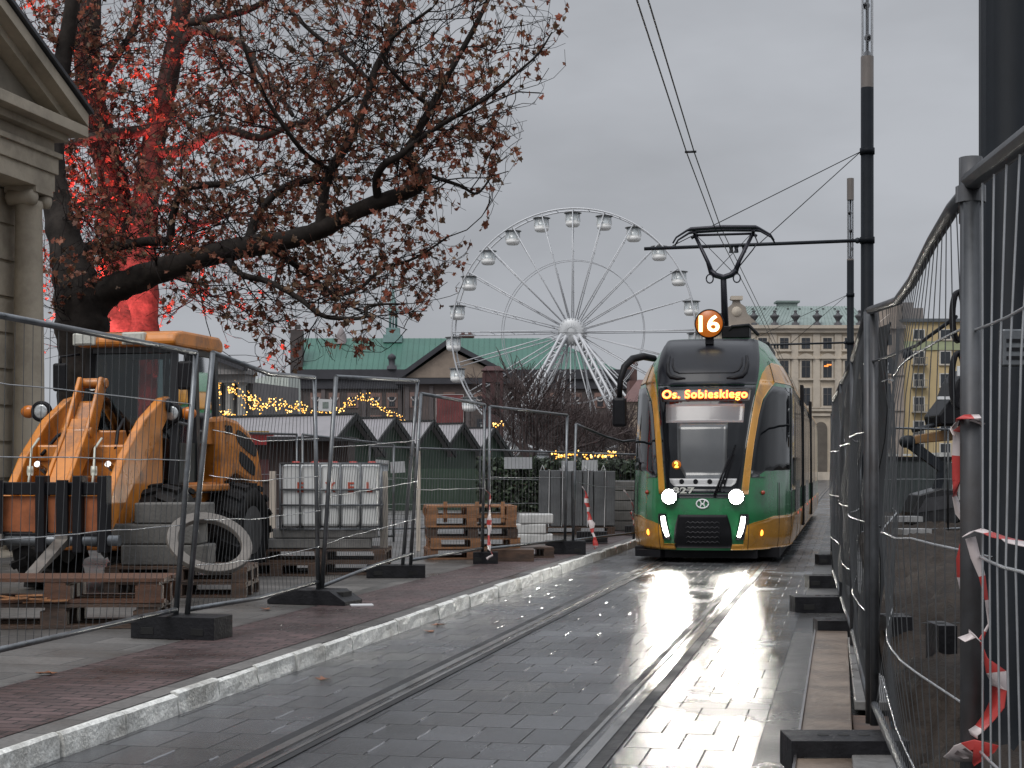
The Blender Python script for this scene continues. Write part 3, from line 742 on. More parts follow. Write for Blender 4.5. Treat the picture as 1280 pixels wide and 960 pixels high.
# ---------------------------------------------------------------- pallets
def pallet_mb(mb, c, ang, w_=1.2, d_=.8, m=0, jit=.01):
    Q = Matrix.Rotation(ang, 3, 'Z'); c = Vector(c)
    def bx(x, y, z, sx, sy, sz): mb.box(c + Q @ Vector((x + random.uniform(-jit, jit), y + random.uniform(-jit, jit), z)), (sx, sy, sz), Q, m)
    for y in (-d_ / 2 + .05, 0, d_ / 2 - .05): bx(0, y, .011, w_, .1, .022)
    for y in (-d_ / 2 + .05, 0, d_ / 2 - .05):
        for x in (-w_ / 2 + .07, 0, w_ / 2 - .07): bx(x, y, .061, .14, .1, .078)
    for x in (-w_ / 2 + .07, 0, w_ / 2 - .07): bx(x, 0, .111, .14, d_, .022)
    for k in range(7): bx(0, -d_ / 2 + .06 + k * (d_ - .12) / 6, .133, w_, .095, .022)
def boards(root, name, mat, items):
    """items: (centre, size, turn); equal sizes share one mesh"""
    cache = {}
    for c, sz, tn in items:
        if sz not in cache: o = cache[sz] = MB().box((0, 0, 0), sz).build(name, mat, root)
        else: o = cache[sz].copy(); COL.objects.link(o); o.parent = root
        o.location = c; o.rotation_euler = (0, 0, tn)
def pallet(label, c, ang, group, mat=None, w_=1.2, d_=.8):
    root = thing('wooden_pallet', label, 'pallet', c, ang, group); mat = mat or wood
    u = random.uniform
    ys = (-d_ / 2 + .05, 0, d_ / 2 - .05); xs = (-w_ / 2 + .07, 0, w_ / 2 - .07)
    boards(root, 'bottom_board', mat, [((0, y, .011), (w_, .1, .022), 0) for y in ys])
    boards(root, 'spacer_block', mat, [((x + u(-.01, .01), y, .061), (.14, .1, .076), u(-.05, .05)) for y in ys for x in xs])
    boards(root, 'cross_board', mat, [((x, 0, .111), (.14, d_, .022), 0) for x in xs])
    boards(root, 'deck_board', mat, [((u(-.008, .008), -d_ / 2 + .06 + k * (d_ - .12) / 6, .1335), (w_, .095, .022), u(-.008, .008)) for k in range(7)])
    return root
wood2 = M('old_dark_pallet_wood', (.085, .048, .03), .5, 0, .5, 4, bump=.3, bscale=30, stretch=(1, 6, 6), dirt=(.02, .016, .014), dirt_amt=.9)
wood_o = M('orange_pallet_wood', (.3, .14, .06), .55, 0, .4, 4, bump=.3, bscale=30, stretch=(1, 6, 6), dirt=(.06, .035, .02), dirt_amt=.8)
# two wide low pallets by the nearest fence (transport pallets ~2.1 m long)
c0 = G(108, 785, Z0); ang0 = A + .03
PD = DD(c0) + .22
c0 = W(80, 600, PD); c0.z = Z0 + .004
wood_r = M('wet_brown_pallet_wood', (.115, .05, .026), .35, 0, .4, 4, bump=.3, bscale=30, stretch=(1, 6, 6), dirt=(.035, .02, .014), dirt_amt=.8)
def big_pallet(label, c, mat, ang, w_=1.62):
    root = thing('wooden_pallet', label, 'pallet', c, ang, 'two low pallets by the nearest pavement fence')
    u = random.uniform; xs = (-w_ / 2 + .12, 0, w_ / 2 - .12)
    boards(root, 'bottom_board', mat, [((0, y, .014), (w_, .12, .028), 0) for y in (-.26, 0, .26)])
    boards(root, 'spacer_block', mat, [((x + u(-.02, .02), y, .08), (.2, .11, .104), u(-.06, .06)) for y in (-.26, 0, .26) for x in xs])
    boards(root, 'cross_board', mat, [((x, 0, .146), (.16, .62, .028), 0) for x in xs])
    boards(root, 'deck_board', mat, [((u(-.015, .015), -.26 + k * .13, .175), (w_, .11, .028), u(-.012, .012)) for k in range(5)])
    return root
big_pallet('lower dark broken pallet on the pavement behind the nearest pavement fence', c0, wood2, ang0 + .04)
big_pallet('upper wet brown pallet lying on the dark broken pallet', c0 + Vector((0, .02, .194)), wood_r, ang0, 1.66)
b = MB()
for k in range(6):
    x = -.45 + random.uniform(0, .55)
    b.bar((x, random.uniform(-.05, .05), .01 + k * .012), (x + random.uniform(.15, .4), random.uniform(-.1, .1), .02 + random.uniform(0, .06)), .03, .012)
tag(b.build('splintered_board', wood_o, loc=W(42, 600, PD - .36) * 1 + Vector((0, 0, 0)), rotz=A), 'splintered broken board sticking out between the two low pallets', 'board')
bpy.data.objects['splintered_board'].location.z = Z0 + .2
# stacks of pallets
def stack(px, D, n, label_fn, group, mat, ang=0, w_=1.2, d_=.8, z0=Z0):
    base = W(px, 600, D); base.z = z0 + .004
    for k in range(n):
        pallet(label_fn(k), base + Vector((random.uniform(-.025, .025), random.uniform(-.02, .02), k * .1455)), A + ang + random.uniform(-.03, .03), group, mat[k % len(mat)], w_, d_)
    return base
ordn = ['lowest', 'second from the bottom', 'third from the bottom', 'fourth from the bottom', 'topmost', 'sixth']
sb = stack(588, 22.1, 5, lambda k: 'brown wooden pallet, %s in the stack beside the taped post' % ordn[k], 'stack of wooden pallets behind the pavement fence', [wood, wood_o, wood2, wood_o, wood_o], .1, 1.22, .9)
# uprights nailed to the top pallet
for k, (x, lb) in enumerate([(-.33, 'short pale wooden peg standing up at the left end of the pallet stack'), (.1, 'short pale wooden peg standing up in the middle of the pallet stack'), (.45, 'short pale wooden peg standing up at the right end of the pallet stack')]):
    p = sb + RV * x - FV * .38 + Vector((0, 0, .5))
    tag(MB().box((0, 0, .14), (.05, .05, .28)).build('wooden_peg', wood_o, loc=p, rotz=A), lb, 'peg', 'pegs on the pallet stack')
pl = pallet('dark low pallet lying at the right foot of the pallet stack', W(652, 600, 22.3) * 1, A + .2, 'loose pallets', wood2, .8, .6); pl.location.z = Z0 + .004
tag(MB().box((0, 0, .08), (.75, .5, .16)).build('timber_block', wood2, loc=Vector((*W(632, 600, 21.4).xy, Z0)), rotz=A), 'dark square timber block lying in front of the pallet stack', 'timber')
# white caged tank on slabs on pallets
tb = stack(405, 19.0, 2, lambda k: 'dark old pallet, %s under the white caged tank' % ('lower' if k == 0 else 'upper'), 'pallets under the white tank', [wood2, wood2], 0, 1.5, 1.0)
tb3 = pallet('dark pallet stepping out below the left side of the white tank', W(355, 600, 18.7), A - .05, 'pallets under the white tank', wood2, 1.0, .9); tb3.location.z = Z0 + .004
for k, (dx, z, l, lb) in enumerate([(-.14, .30, 1.45, 'long grey kerb beam lying across the pallets under the white tank'), (.05, .42, 1.2, 'shorter grey kerb beam right under the white tank')]):
    p = tb + RV * dx + Vector((0, 0, z)) - FV * .25
    tag(MB().box((0, 0, .056), (l, .3, .112)).build('kerb_beam', concrete, loc=p, rotz=A, bevel=.012), lb, 'kerb beam', 'grey kerb beams under the tank')
tank_loc = tb + Vector((0, 0, .545)) + RV * .13
tk = thing('caged_tank', 'white plastic tank in a grey cage with red letters on its front', 'tank', tank_loc, A)
TW, TDp, TH = 1.16, 1.0, .74
b = MB()
n = 16
white_pl = M('milky_plastic', (.62, .63, .62), .35, 0, .08, 3, dirt=(.4, .4, .38), dirt_amt=.4)
for k in range(5):
    x0 = -TW / 2 + .02 + k * (TW - .04) / 5; x1 = x0 + (TW - .04) / 5 - .015
    b.box(((x0 + x1) / 2, 0, TH / 2), (x1 - x0, TDp - .04, TH - .02))
b.box((0, 0, TH / 2 - .02), (TW - .08, TDp - .1, TH - .1))
b.build('bottle', white_pl, tk, bevel=.035)
b = MB()
for fy in (-TDp / 2, TDp / 2):
    for k in range(6): x = -TW / 2 + k * TW / 5; b.tube([(x, fy, -.03), (x, fy, TH + .0)], .013, 6)
    for z in (-.02, .26, .44, TH - .0): b.tube([(-TW / 2, fy, z), (TW / 2, fy, z)], .013, 6)
for fx in (-TW / 2, TW / 2):
    for k in range(1, 5): y = -TDp / 2 + k * TDp / 5; b.tube([(fx, y, -.03), (fx, y, TH)], .013, 6)
    for z in (-.02, .26, TH): b.tube([(fx, -TDp / 2, z), (fx, TDp / 2, z)], .013, 6)
b.build('cage', steel, tk)
for k in range(5): MB().lathe([(.05, 0), (.05, .035), (.03, .04)], (-TW / 2 + .13 + k * .225, -.1, TH - .01), 10).build('filler_cap', M('red_cap', (.35, .03, .02), .4, 0, .2, 5), tk)
redl = M('red_stencil', (.45, .07, .03), .6, 0, .3, 20)
for k, ch in enumerate('EXEL'):
    x = (-.35, .0, .235, .45)[k]
    text(ch, .16, redl, tk, (x, -TDp / 2 + .014, .46), (R(90), 0, 0), 'stencilled_letter', .004, .002)
tag(MB().box((0, 0, .45), (.09, .05, .9)).build('timber_post', M('pale_timber', (.45, .4, .34), .6, 0, .2, 5), loc=Vector((*W(480, 600, 18.9).xy, Z0 + .3)), rotz=A), 'pale upright timber post at the right side of the white tank', 'post')
tag(MB().box((0, 0, .6), (.08, .05, 1.2)).build('timber_post', M('pale_timber', (.45, .4, .34), .6, 0, .2, 5), loc=Vector((*W(341, 600, 21).xy, Z0)), rotz=A), 'pale upright timber post just behind the loader rear wheel', 'post')
tag(MB().box((0, 0, .75), (.06, .06, 1.5)).build('timber_post', M('pale_timber', (.45, .4, .34), .6, 0, .2, 5), loc=Vector((*W(523, 600, 24).xy, Z0)), rotz=A), 'thin pale timber post between the white tank and the pallet stack', 'post')
# strapped slabs
sl = thing('slab_pack', 'pack of upright grey paving slabs bound with white straps behind the fence', 'paving slabs', Vector((*W(721, 600, 30.5).xy, Z0)), A)
dslab = M('dark_slab', (.12, .125, .13), .45, 0, .3, 3, bump=.15, bscale=20)
for k in range(7): MB().box((-.62 + k * .205, random.uniform(-.02, .02), .68), (.19, .8, 1.04 + random.uniform(-.02, .02))).build('paving_slab', dslab, sl, bevel=.01)
b = MB()
for x in (-.55, -.3, .18, .5): b.bar((x, -.43, .14), (x + .02, -.43, 1.2), .025, .012); b.bar((x + .02, -.43, 1.215), (x + .02, .43, 1.215), .03, .012)
for x in (-.7, -.3, .1, .45): b.tube([(x, -.3, 1.2), (x + .04, -.3, 1.3), (x + .08, -.3, 1.2)], .012, 5)
b.build('white_strap', M('white_strap', (.65, .65, .65), .5, 0, .1, 4), sl)
b = MB(); pallet_mb(b, (0, 0, 0), 0, 1.4, .9); b.build('carrier_pallet', wood2, sl)
for (px, D, wd, hh, n, lb) in [(783, 32, .55, .95, 4, 'shorter pack of grey slabs right of the strapped slab pack'), ]:
    s2 = thing('slab_pack', lb, 'paving slabs', Vector((*W(px, 600, D).xy, Z0)), A)
    for k in range(5): MB().box((random.uniform(-.03, .03), 0, .1 + k * .2), (wd, .7, .185)).build('paving_slab', concrete, s2, bevel=.015)
for k, (px, D, wx, z, lb) in enumerate([(668, 26.5, .6, 0, 'lowest pale stone block of the little heap behind the pallet stack'), (664, 26.5, .5, .165, 'middle pale stone block of the little heap behind the pallet stack'), (670, 26.5, .55, .33, 'top pale stone block of the little heap behind the pallet stack')]):
    tag(MB().box((0, 0, .08), (wx, .4, .16), random.uniform(-.1, .1)).build('stone_block', M('pale_stone', (.5, .5, .49), .5, 0, .2, 5), loc=Vector((*W(px, 600, D).xy, Z0 + z)), rotz=A, bevel=.02), lb, 'stone block', 'heap of pale stone blocks')
# grey kerb stones stacked in front of the loader wheel
kb = W(206, 600, 15.6); kb.z = Z0
for k in range(2):
    p_ = pallet('dark old pallet, %s under the grey concrete blocks and the ring' % ('lower' if k == 0 else 'upper'), kb + RV * .18 + Vector((0, 0, .003 + k * .146)), A + .02 * k, 'dark pallets under the concrete blocks', wood2, 1.35, .8)
block_m = M('block_grey', (.11, .107, .1), .65, 0, .35, 4, bump=.35, bscale=40, dirt=(.06, .056, .05), dirt_amt=.6)
for k, (dx, z, hh, l, lb) in enumerate([(.04, .0, .2, .84, 'lowest grey concrete block of the pile on the dark pallets'), (-.05, .203, .195, .86, 'middle grey concrete block, sticking out furthest of the pile by the loader'), (.10, .402, .2, .7, 'top grey concrete block of the pile in front of the loader wheel')]):
    p = kb + RV * dx + Vector((0, 0, .297 + z))
    tag(MB().box((0, 0, hh / 2), (l, .4, hh)).build('concrete_block', block_m, loc=p, rotz=A + random.uniform(-.03, .03), bevel=.015), lb, 'concrete block', 'pile of grey concrete blocks by the loader')
# concrete ring leaning on the blocks
rc = W(262, 679, 14.95)
ring = MB()
n = 40
for k in range(n):
    t = 2 * math.pi * k / n
    for (rr, dz) in ((.40, -.028), (.40, .028), (.30, .028), (.30, -.028)):
        ring.v.append(Vector((rr * math.cos(t), rr * math.sin(t), dz)))
for k in range(n):
    for j in range(4):
        a = k * 4 + j; c = k * 4 + (j + 1) % 4; k2 = (k + 1) % n
        ring.f.append([a, c, k2 * 4 + (j + 1) % 4, k2 * 4 + j]); ring.m.append(0); ring.sm.append(False)
ro = ring.build('concrete_ring', M('ring_concrete', (.145, .13, .115), .6, 0, .3, 5, bump=.3, bscale=40, dirt=(.1, .085, .07), dirt_amt=.6), bevel=.008)
ro.location = rc
ro.rotation_euler = (Matrix.Rotation(A, 3, 'Z') @ Matrix.Rotation(R(22), 3, 'Y') @ Matrix.Rotation(R(36), 3, 'X')).to_euler()
tag(ro, 'flat grey concrete ring leaning behind the nearest pair of pavement fence posts', 'concrete ring')
# placards and papers
paper = M('white_board', (.6, .61, .62), .5, 0, .08, 3)
def placard(label, px0, px1, py0, py1, D, ang=0, tilt=0, cat='placard', group='white placards on the fences'):
    p = W((px0 + px1) / 2, (py0 + py1) / 2, D); s_ = F / D
    o = MB().box((0, 0, 0), ((px1 - px0) / s_, .012, (py1 - py0) / s_), Matrix.Rotation(tilt, 3, 'Y')).build('placard', paper, loc=p, rotz=A + ang)
    return tag(o, label, cat, group)
placard('blank white placard on the back fence right of the pallet stack', 630, 665, 571.5, 586, 31.6)
placard('blank white placard on the back fence above the strapped slabs', 727, 747, 575, 590, 32.6)
placard('narrow white placard partly behind the corner posts above the slabs', 702, 717, 576, 590, 32.3)
placard('left of two white paper sheets hung on the fence behind the tank', 469, 486, 575, 588, 30, 0, .08)
placard('right of two white paper sheets hung on the fence behind the tank', 488, 506, 577, 591, 30.2, 0, -.06)
pp = placard('pale notice with a grey picture on the back fence above the hut roofs', 398, 416, 499, 514, 27, 0, .05)
MB().box((.0, -.008, .0), (.1, .006, .11)).build('printed_picture', M('notice_grey', (.2, .24, .22), .6, 0, .3, 30), pp)
tag(MB().box((0, 0, .006), (.2, .12, .012)).build('paper_scrap', paper, loc=G(452, 757, Z0 + .006), rotz=A + .2), 'small scrap of white paper beside the flat sloped rubber foot', 'paper')
# red and white barrier tape
def tape(label, pts, w0=.07, group='red and white barrier tape', tw=1.2, knot=None):
    pts = [Vector(p) for p in pts]
    P = []
    for a, c in zip(pts, pts[1:]):
        nseg = max(2, int((c - a).length / .06))
        for k in range(nseg): P.append(lerp(a, c, k / nseg))
    P.append(pts[-1])
    b = MB(); b2 = []
    rnd = random.Random(len(label)); ph = rnd.uniform(0, 6); acc = 0
    for i, p in enumerate(P):
        if i: acc += (p - P[i - 1]).length
        p = p + Vector((rnd.uniform(-1, 1), rnd.uniform(-1, 1), 0)) * w0 * .12
        d = (P[min(i + 1, len(P) - 1)] - P[max(0, i - 1)]).normalized()
        t = ph + tw * acc * 2.2 + .5 * math.sin(acc * 7)
        s0 = d.cross(UP);
        if s0.length < .1: s0 = d.cross(FV)
        s0.normalize(); s1 = s0.cross(d)
        n = s0 * math.cos(t) + s1 * math.sin(t); fn = d.cross(n)
        ww = w0 * (.35 + .65 * math.sin(acc * 9 + ph) ** 2) * rnd.uniform(.8, 1.1) / 2
        q = p + fn * .008 * math.sin(acc * 11)
        b2 += [(q - n * ww + fn * .001, acc), (q + n * ww + fn * .001, acc), (q + n * ww - fn * .001, acc), (q - n * ww - fn * .001, acc)]
    b.v = [v for v, _ in b2]
    m = 0; nxt = .06
    for i in range(len(P) - 1):
        if b2[i * 4][1] > nxt: m = 1 - m; nxt += rnd.uniform(.05, .13)
        for j in range(4):
            b.f.append([i * 4 + j, i * 4 + (j + 1) % 4, i * 4 + 4 + (j + 1) % 4, i * 4 + 4 + j]); b.m.append(m); b.sm.append(True)
    o = b.build('barrier_tape', [M('tape_white', (.55, .48, .47), .35, 0, .12, 8), M('tape_red', (.42, .04, .035), .35, 0, .15, 8)], origin=pts[0])
    return tag(o, label, 'barrier tape', group)
tape('red and white tape wound down the post in front of the pallet stack', [W(606, 612, 20.2), W(613, 618, 20.1), W(612, 650, 20.1), W(611, 688, 20.0), W(616, 694, 19.9), W(608, 699, 19.9)], .075, tw=.3)
tape('red and white tape leaning down to the right in front of the strapped slabs', [W(728, 608, 23.2), W(732, 618, 23.2), W(738, 650, 23.1), W(745, 682, 23.0), W(742, 686, 23)], .10, tw=.2)
tape('short red and white tape hanging near the mirror side of the tram', [W(780, 612, 25), W(786, 622, 25), W(792, 634, 25), W(788, 640, 25), W(796, 664, 25)], .10, tw=.5)
# debris
tag(MB().box((0, 0, .2), (1.5, .6, .4)).build('rubble_crate', M('white_rubble', (.42, .42, .42), .6, 0, .35, 6, bump=.5), loc=Vector((*W(778, 600, 36).xy, Z0)), rotz=A, bevel=.05), 'pale low crate of rubble beyond the striped tapes', 'crate')
# ---------------------------------------------------------------- wheel loader
orange = M('loader_orange', (.58, .2, .025), .35, 0, .18, 2.5, coat=.2, dirt=(.16, .075, .035), dirt_scale=3.2, dirt_amt=.9, rvar=.15, bump=.04)
tyre = M('tyre_rubber', (.012, .012, .013), .65, 0, .4, 5, spec=.2, bump=.3, bscale=20, dirt=(.05, .045, .04), dirt_amt=.6)
PHI = R(8)
hv = -RV * math.sin(PHI) - FV * math.cos(PHI)
lz = math.atan2(-hv.x, hv.y)
lo_ = W(163, 600, 17.0); lo_.z = Z0 + .004
LD = thing('wheel_loader', 'orange wheel loader with black pallet forks parked behind the pavement fence', 'wheel loader', lo_, lz)
# ---- wheels
def wheel(x, y, r=.53, wd=.42):
    b = MB(); b.lathe([(r * .5, -wd / 2 + .03), (r * .86, -wd / 2), (r * .95, -wd / 2 + .05), (r * .96, wd / 2 - .05), (r * .86, wd / 2), (r * .5, wd / 2 - .03)], (x, y, r), 28, 'X')
    for k in range(16):
        t = 2 * math.pi * k / 16
        for s_ in (-1, 1):
            t2 = t + (.2 if s_ > 0 else 0)
            p0 = Vector((x + s_ * .02, y + r * .985 * math.cos(t2 + .16), r + r * .985 * math.sin(t2 + .16)))
            p1 = Vector((x + s_ * wd * .5, y + r * .955 * math.cos(t2), r + r * .955 * math.sin(t2)))
            b.bar(p0, p1, .075, .05, up=(0, math.cos(t2), math.sin(t2)))
    wo = b.build('wheel', tyre, LD)
    b = MB()
    for s_ in (-1, 1): b.lathe([(r * .52, s_ * (wd / 2 - .02)), (r * .47, s_ * (wd / 2 - .03)), (r * .40, s_ * (wd / 2 - .14)), (r * .2, s_ * (wd / 2 - .15)), (r * .18, s_ * (wd / 2 - .05)), (.0001, s_ * (wd / 2 - .05))], (x, y, r), 24, 'X')
    b.build('rim', M('rim_grey', (.1, .1, .1), .45, .3, .3, 5), wo)
for x in (-.62, .62):
    wheel(x, .62); wheel(x, -1.42)
# ---- chassis
b = MB()
b.bb(-.36, .36, -.05, 1.25, .42, 1.0); b.bb(-.42, .42, .2, .95, .95, 1.15); b.bb(-.34, .34, -2.0, .05, .45, .95); b.bb(-.5, .5, -1.4, -.1, .8, 1.0)
b.build('chassis', orange, LD, bevel=.02)
for ya_ in (.58, -1.46): MB().bb(-.55, .55, ya_, ya_ + .08, .43, .58).build('axle', black_matt, LD)
MB().bb(-.2, .2, -.35, .1, .3, .8).build('steering_joint', black_matt, LD)
# front mudguard panel wedge seen under the arm
for x in (-.44, .44):
    b = MB(); b.prism([(x - .03, .75, .55), (x - .03, 1.35, .55), (x - .03, 1.45, .8), (x - .03, 1.0, 1.35), (x - .03, .5, 1.9), (x - .03, .3, 1.9), (x - .03, .3, .62)], (.06, 0, 0))
    b.build('arm_tower', orange, LD, bevel=.012)
# ---- lift arms
def arm(x):
    b = MB()
    prof = [(.28, 1.98), (.48, 1.95), (1.0, 1.72), (1.5, 1.36), (1.95, .88), (2.12, .55), (2.0, .5), (1.72, .72), (1.3, 1.05), (.85, 1.35), (.3, 1.78)]
    b.prism([(x - .045, y, z) for y, z in prof], (.09, 0, 0))
    # rounded top face plate of the arm
    o = b.build('lift_arm', orange, LD, bevel=.018)
    b = MB()
    pass
    for (y, z) in ((.36, 1.88), (2.03, .62)): MB().lathe([(.0001, -.075), (.07, -.075), (.07, .075), (.0001, .075)], (x, y, z), 16, 'X').build('arm_pin', darksteel, o)
for x in (-.50, .50): arm(x)
b = MB(); b.bb(-.46, .46, 1.15, 1.3, 1.3, 1.46); b.bb(-.46, .46, 1.62, 1.72, .85, 1.0)
b.build('arm_crossbeam', orange, LD, bevel=.02)
# curved gusset under the crossbeam
b = MB()
pts = [(-.46, 1.22, 1.3)] + [(-.46 + .92 * k / 10, 1.22, 1.16 - .17 * abs(k / 5 - 1) ** 2 * 1.0 + .0) for k in range(11)] + [(.46, 1.22, 1.3)]
b.prism(pts, (0, .05, 0)); b.build('arm_gusset', orange, LD)
# ---- lift cylinders (dark tube seen beside the arm) and tilt linkage
for x in (-.36, .36):
    b = MB(); b.tube([(x, .4, .85), (x, .95, 1.06)], .06, 12); b.tube([(x, .95, 1.06), (x, 1.5, 1.27)], .032, 10, 1)
    b.build('lift_cylinder', [darksteel, M('chrome_rod', (.5, .5, .5), .15, 1, .1, 3)], LD)
b = MB()
for x in (-.11, .11):
    b.prism([(x - .02, .92, 2.12), (x - .02, 1.08, 2.14), (x - .02, 1.42, 1.62), (x - .02, 1.95, 1.02), (x - .02, 1.84, .92), (x - .02, 1.25, 1.48)], (.04, 0, 0))
b.prism([(-.09, 1.32, 1.72), (-.09, 1.42, 1.6), (-.09, 1.9, 1.05), (-.09, 1.8, 1.03), (-.09, 1.3, 1.6)], (.18, 0, 0))
b.prism([(-.09, 1.1, 1.9), (-.09, 1.14, 1.88), (-.09, 1.3, 1.66), (-.09, 1.22, 1.66)], (.18, 0, 0))
for (y, z) in ((1.0, 2.08), (1.38, 1.58), (1.88, .99)): b.lathe([(.0001, -.15), (.05, -.15), (.05, .15), (.0001, .15)], (0, y, z), 14, 'X')
b.build('tilt_linkage', orange, LD, bevel=.01)
b = MB(); b.tube([(0, 1.0, 2.05), (0, .7, 1.92), (0, .1, 1.5)], [.05, .075, .075], 12); b.build('tilt_cylinder', black_gloss, LD)
# linkage carrier on the front frame
b = MB(); b.bb(-.2, .2, .35, .6, 1.0, 1.62); b.bb(-.34, -.2, .45, .55, 1.0, 1.45); b.bb(.2, .34, .45, .55, 1.0, 1.45)
b.build('linkage_carrier', orange, LD, bevel=.02)
# hoses with steel couplers hanging in front of the arms
for x in (-.30, .34):
    b = MB()
    b.tube([(x, 1.5, 1.52), (x + .03, 1.6, 1.42), (x - .02, 1.75, 1.2), (x - .04, 1.85, .98)], .012, 6)
    b.lathe([(.03, -.04), (.035, 0), (.03, .05)], (x - .02, 1.74, 1.2), 8)
    b.build('hydraulic_hose', M('pale_hose', (.5, .5, .42), .4, .2, .2, 8), LD)
# black hoses looping from the front frame to the arms and the linkage
for pts in ([(-.2, .5, 1.5), (-.24, .8, 1.72), (-.3, 1.1, 1.6), (-.36, 1.3, 1.42)], [(.2, .5, 1.45), (.26, .8, 1.66), (.33, 1.1, 1.55), (.38, 1.35, 1.36)], [(-.15, .45, 1.2), (-.3, .7, 1.3), (-.34, 1.05, 1.12)], [(.12, .6, 1.62), (.16, .9, 1.8), (.14, 1.2, 1.62)]):
    MB().tube(pts, .018, 6).build('hydraulic_line', black_matt, LD)
for s_ in (-1, 1):
    for (y, z) in ((.75, 1.58), (1.35, 1.2), (1.8, .8)): MB().lathe([(.0001, .046), (.03, .05), (.03, .0)], (s_ * .5, y, z), 10, 'X').build('grease_bolt', darksteel, LD)
# ---- fork carriage with forks
b = MB()
b.bb(-.62, .62, 2.12, 2.2, .98, 1.1); b.bb(-.62, .62, 2.12, 2.2, .52, .63)
for x in (-.6, -.36, .0, .6): b.bb(x - .045, x + .045, 2.1, 2.24, .45, 1.16)
for x in (-.5, .5): b.bb(x - .05, x + .05, 1.98, 2.14, .5, .95)
co_ = b.build('fork_carriage', black_matt, LD, bevel=.008)
b = MB(); b.bb(-.57, -.38, 2.14, 2.16, .64, .97); b.bb(-.33, -.05, 2.14, 2.16, .64, .97); b.bb(.05, .56, 2.14, 2.16, .64, .97); b.build('carriage_back_plate', M('rusty_orange', (.3, .09, .03), .6, 0, .4, 6), co_)
b = MB(); b.tube([(-.75, 2.17, .56), (.75, 2.17, .56)], .05, 12); b.build('carriage_tube', steel, co_)
for x in (-.22, .42):
    b = MB(); b.bb(x - .055, x + .055, 2.22, 2.25, .5, 1.12); b.build('fork_shank', black_matt, co_)
    b = MB()
    b.bb(x - .06, x + .06, 2.21, 2.26, .53, .62)
    b.prism([(x - .06, 2.2, .53), (x - .06, 2.2, .60), (x - .06, 2.92, .29), (x - .06, 2.98, .255), (x - .06, 2.97, .245)], (.12, 0, 0))
    b.build('fork_tine', M('worn_steel', (.22, .2, .18), .4, .6, .4, 4, rvar=.12, dirt=(.12, .06, .035), dirt_amt=.7), co_)
# ---- cab
cabm = M('cab_black', (.014, .014, .016), .35, 0, .2, 4)
b = MB()
X0, X1, Y0c, Y1c, Zb, Zt = -.53, .53, -1.05, .04, 1.0, 2.50
for (xa, ya, xb, yb) in ((X0, Y1c, X0 + .05, Y1c - .12), (X1, Y1c, X1 - .05, Y1c - .12), (X0, Y0c, X0 + .05, Y0c), (X1, Y0c, X1 - .05, Y0c), (X0, -.5, X0 + .03, -.5), (X1, -.5, X1 - .03, -.5)):
    b.bar((xa, ya, Zb), (xb, yb, Zt), .085, .085)
for z, k in ((Zb, 0), (Zt, 1)):
    i = .05 * k; ya = Y1c - .12 * k
    for p0, p1 in (((X0 + i, ya), (X1 - i, ya)), ((X0 + i, Y0c), (X1 - i, Y0c)), ((X0 + i, ya), (X0 + i, Y0c)), ((X1 - i, ya), (X1 - i, Y0c))):
        b.bar((*p0, z), (*p1, z), .08, .08)
b.bb(X0 + .03, X1 - .03, Y0c + .03, Y1c - .02, Zb - .04, Zb + .02); b.bb(X0 + .03, X1 - .03, Y0c - .01, Y0c + .03, Zb, 1.75)
cab = b.build('cab', cabm, LD)
cg = glass('cab_glass', (.62, .68, .68), .9)
def pane(pts, th, name='cab_window'):
    MB().prism(pts, th).build(name, cg, cab)
pane([(X0 + .05, Y1c - .01, 1.1), (X1 - .05, Y1c - .01, 1.1), (X1 - .09, Y1c - .12, 2.46), (X0 + .09, Y1c - .12, 2.46)], (0, -.012, 0), 'cab_windscreen')
for s_ in (-1, 1):
    x = X1 * s_; xi = (X1 - .04) * s_
    pane([(x, Y1c - .05, 1.1), (x, -.46, 1.1), (xi, -.46, 2.46), (xi, Y1c - .15, 2.46)], (-.012 * s_, 0, 0))
    pane([(x, -.54, 1.5), (x, Y0c + .05, 1.5), (xi, Y0c + .05, 2.46), (xi, -.54, 2.46)], (-.012 * s_, 0, 0))
pane([(X0 + .05, Y0c, 1.75), (X1 - .05, Y0c, 1.75), (X1 - .09, Y0c, 2.46), (X0 + .09, Y0c, 2.46)], (0, .012, 0))
b = MB(); b.bb(X0 - .02, X0 + .01, -.5, -.05, 1.02, 1.5); b.build('cab_step_panel', M('dark_panel', (.03, .035, .032), .3, 0, .2, 4), cab)
b = MB(); b.bb(-.25, .25, -.95, -.5, 1.05, 1.35); b.bb(-.25, .25, -1.02, -.88, 1.3, 1.95); b.build('driver_seat', black_matt, cab, bevel=.04)
b = MB(); b.tube([(0, -.12, 1.05), (0, -.22, 1.5)], .04, 8)
b.tube([(.19 * math.cos(t), -.24 - .06 * math.sin(t), 1.52 + .17 * math.sin(t)) for t in [2 * math.pi * k / 20 for k in range(21)]], .017, 6); b.build('steering_wheel', black_matt, cab)
b = MB()
pr = [(.08, 2.52), (.11, 2.57), (.06, 2.66), (-.1, 2.69), (-1.05, 2.69), (-1.14, 2.64), (-1.16, 2.56), (-1.12, 2.52)]
b.prism([(-.57, y, z) for y, z in pr], (1.14, 0, 0)); rf = b.build('cab_roof', orange, LD, bevel=.035)
for x in (-.1, .47):
    b = MB(); b.box((x, .09, 2.60), (.26, .08, .13)); lo2 = b.build('work_lamp', M('lamp_body_pale', (.5, .5, .45), .4, 0, .1, 4), rf, bevel=.015)
    MB().box((x, .135, 2.60), (.2, .012, .09)).build('lens', M('lamp_lens', (.55, .55, .5), .15, .2, .2, 40), lo2)
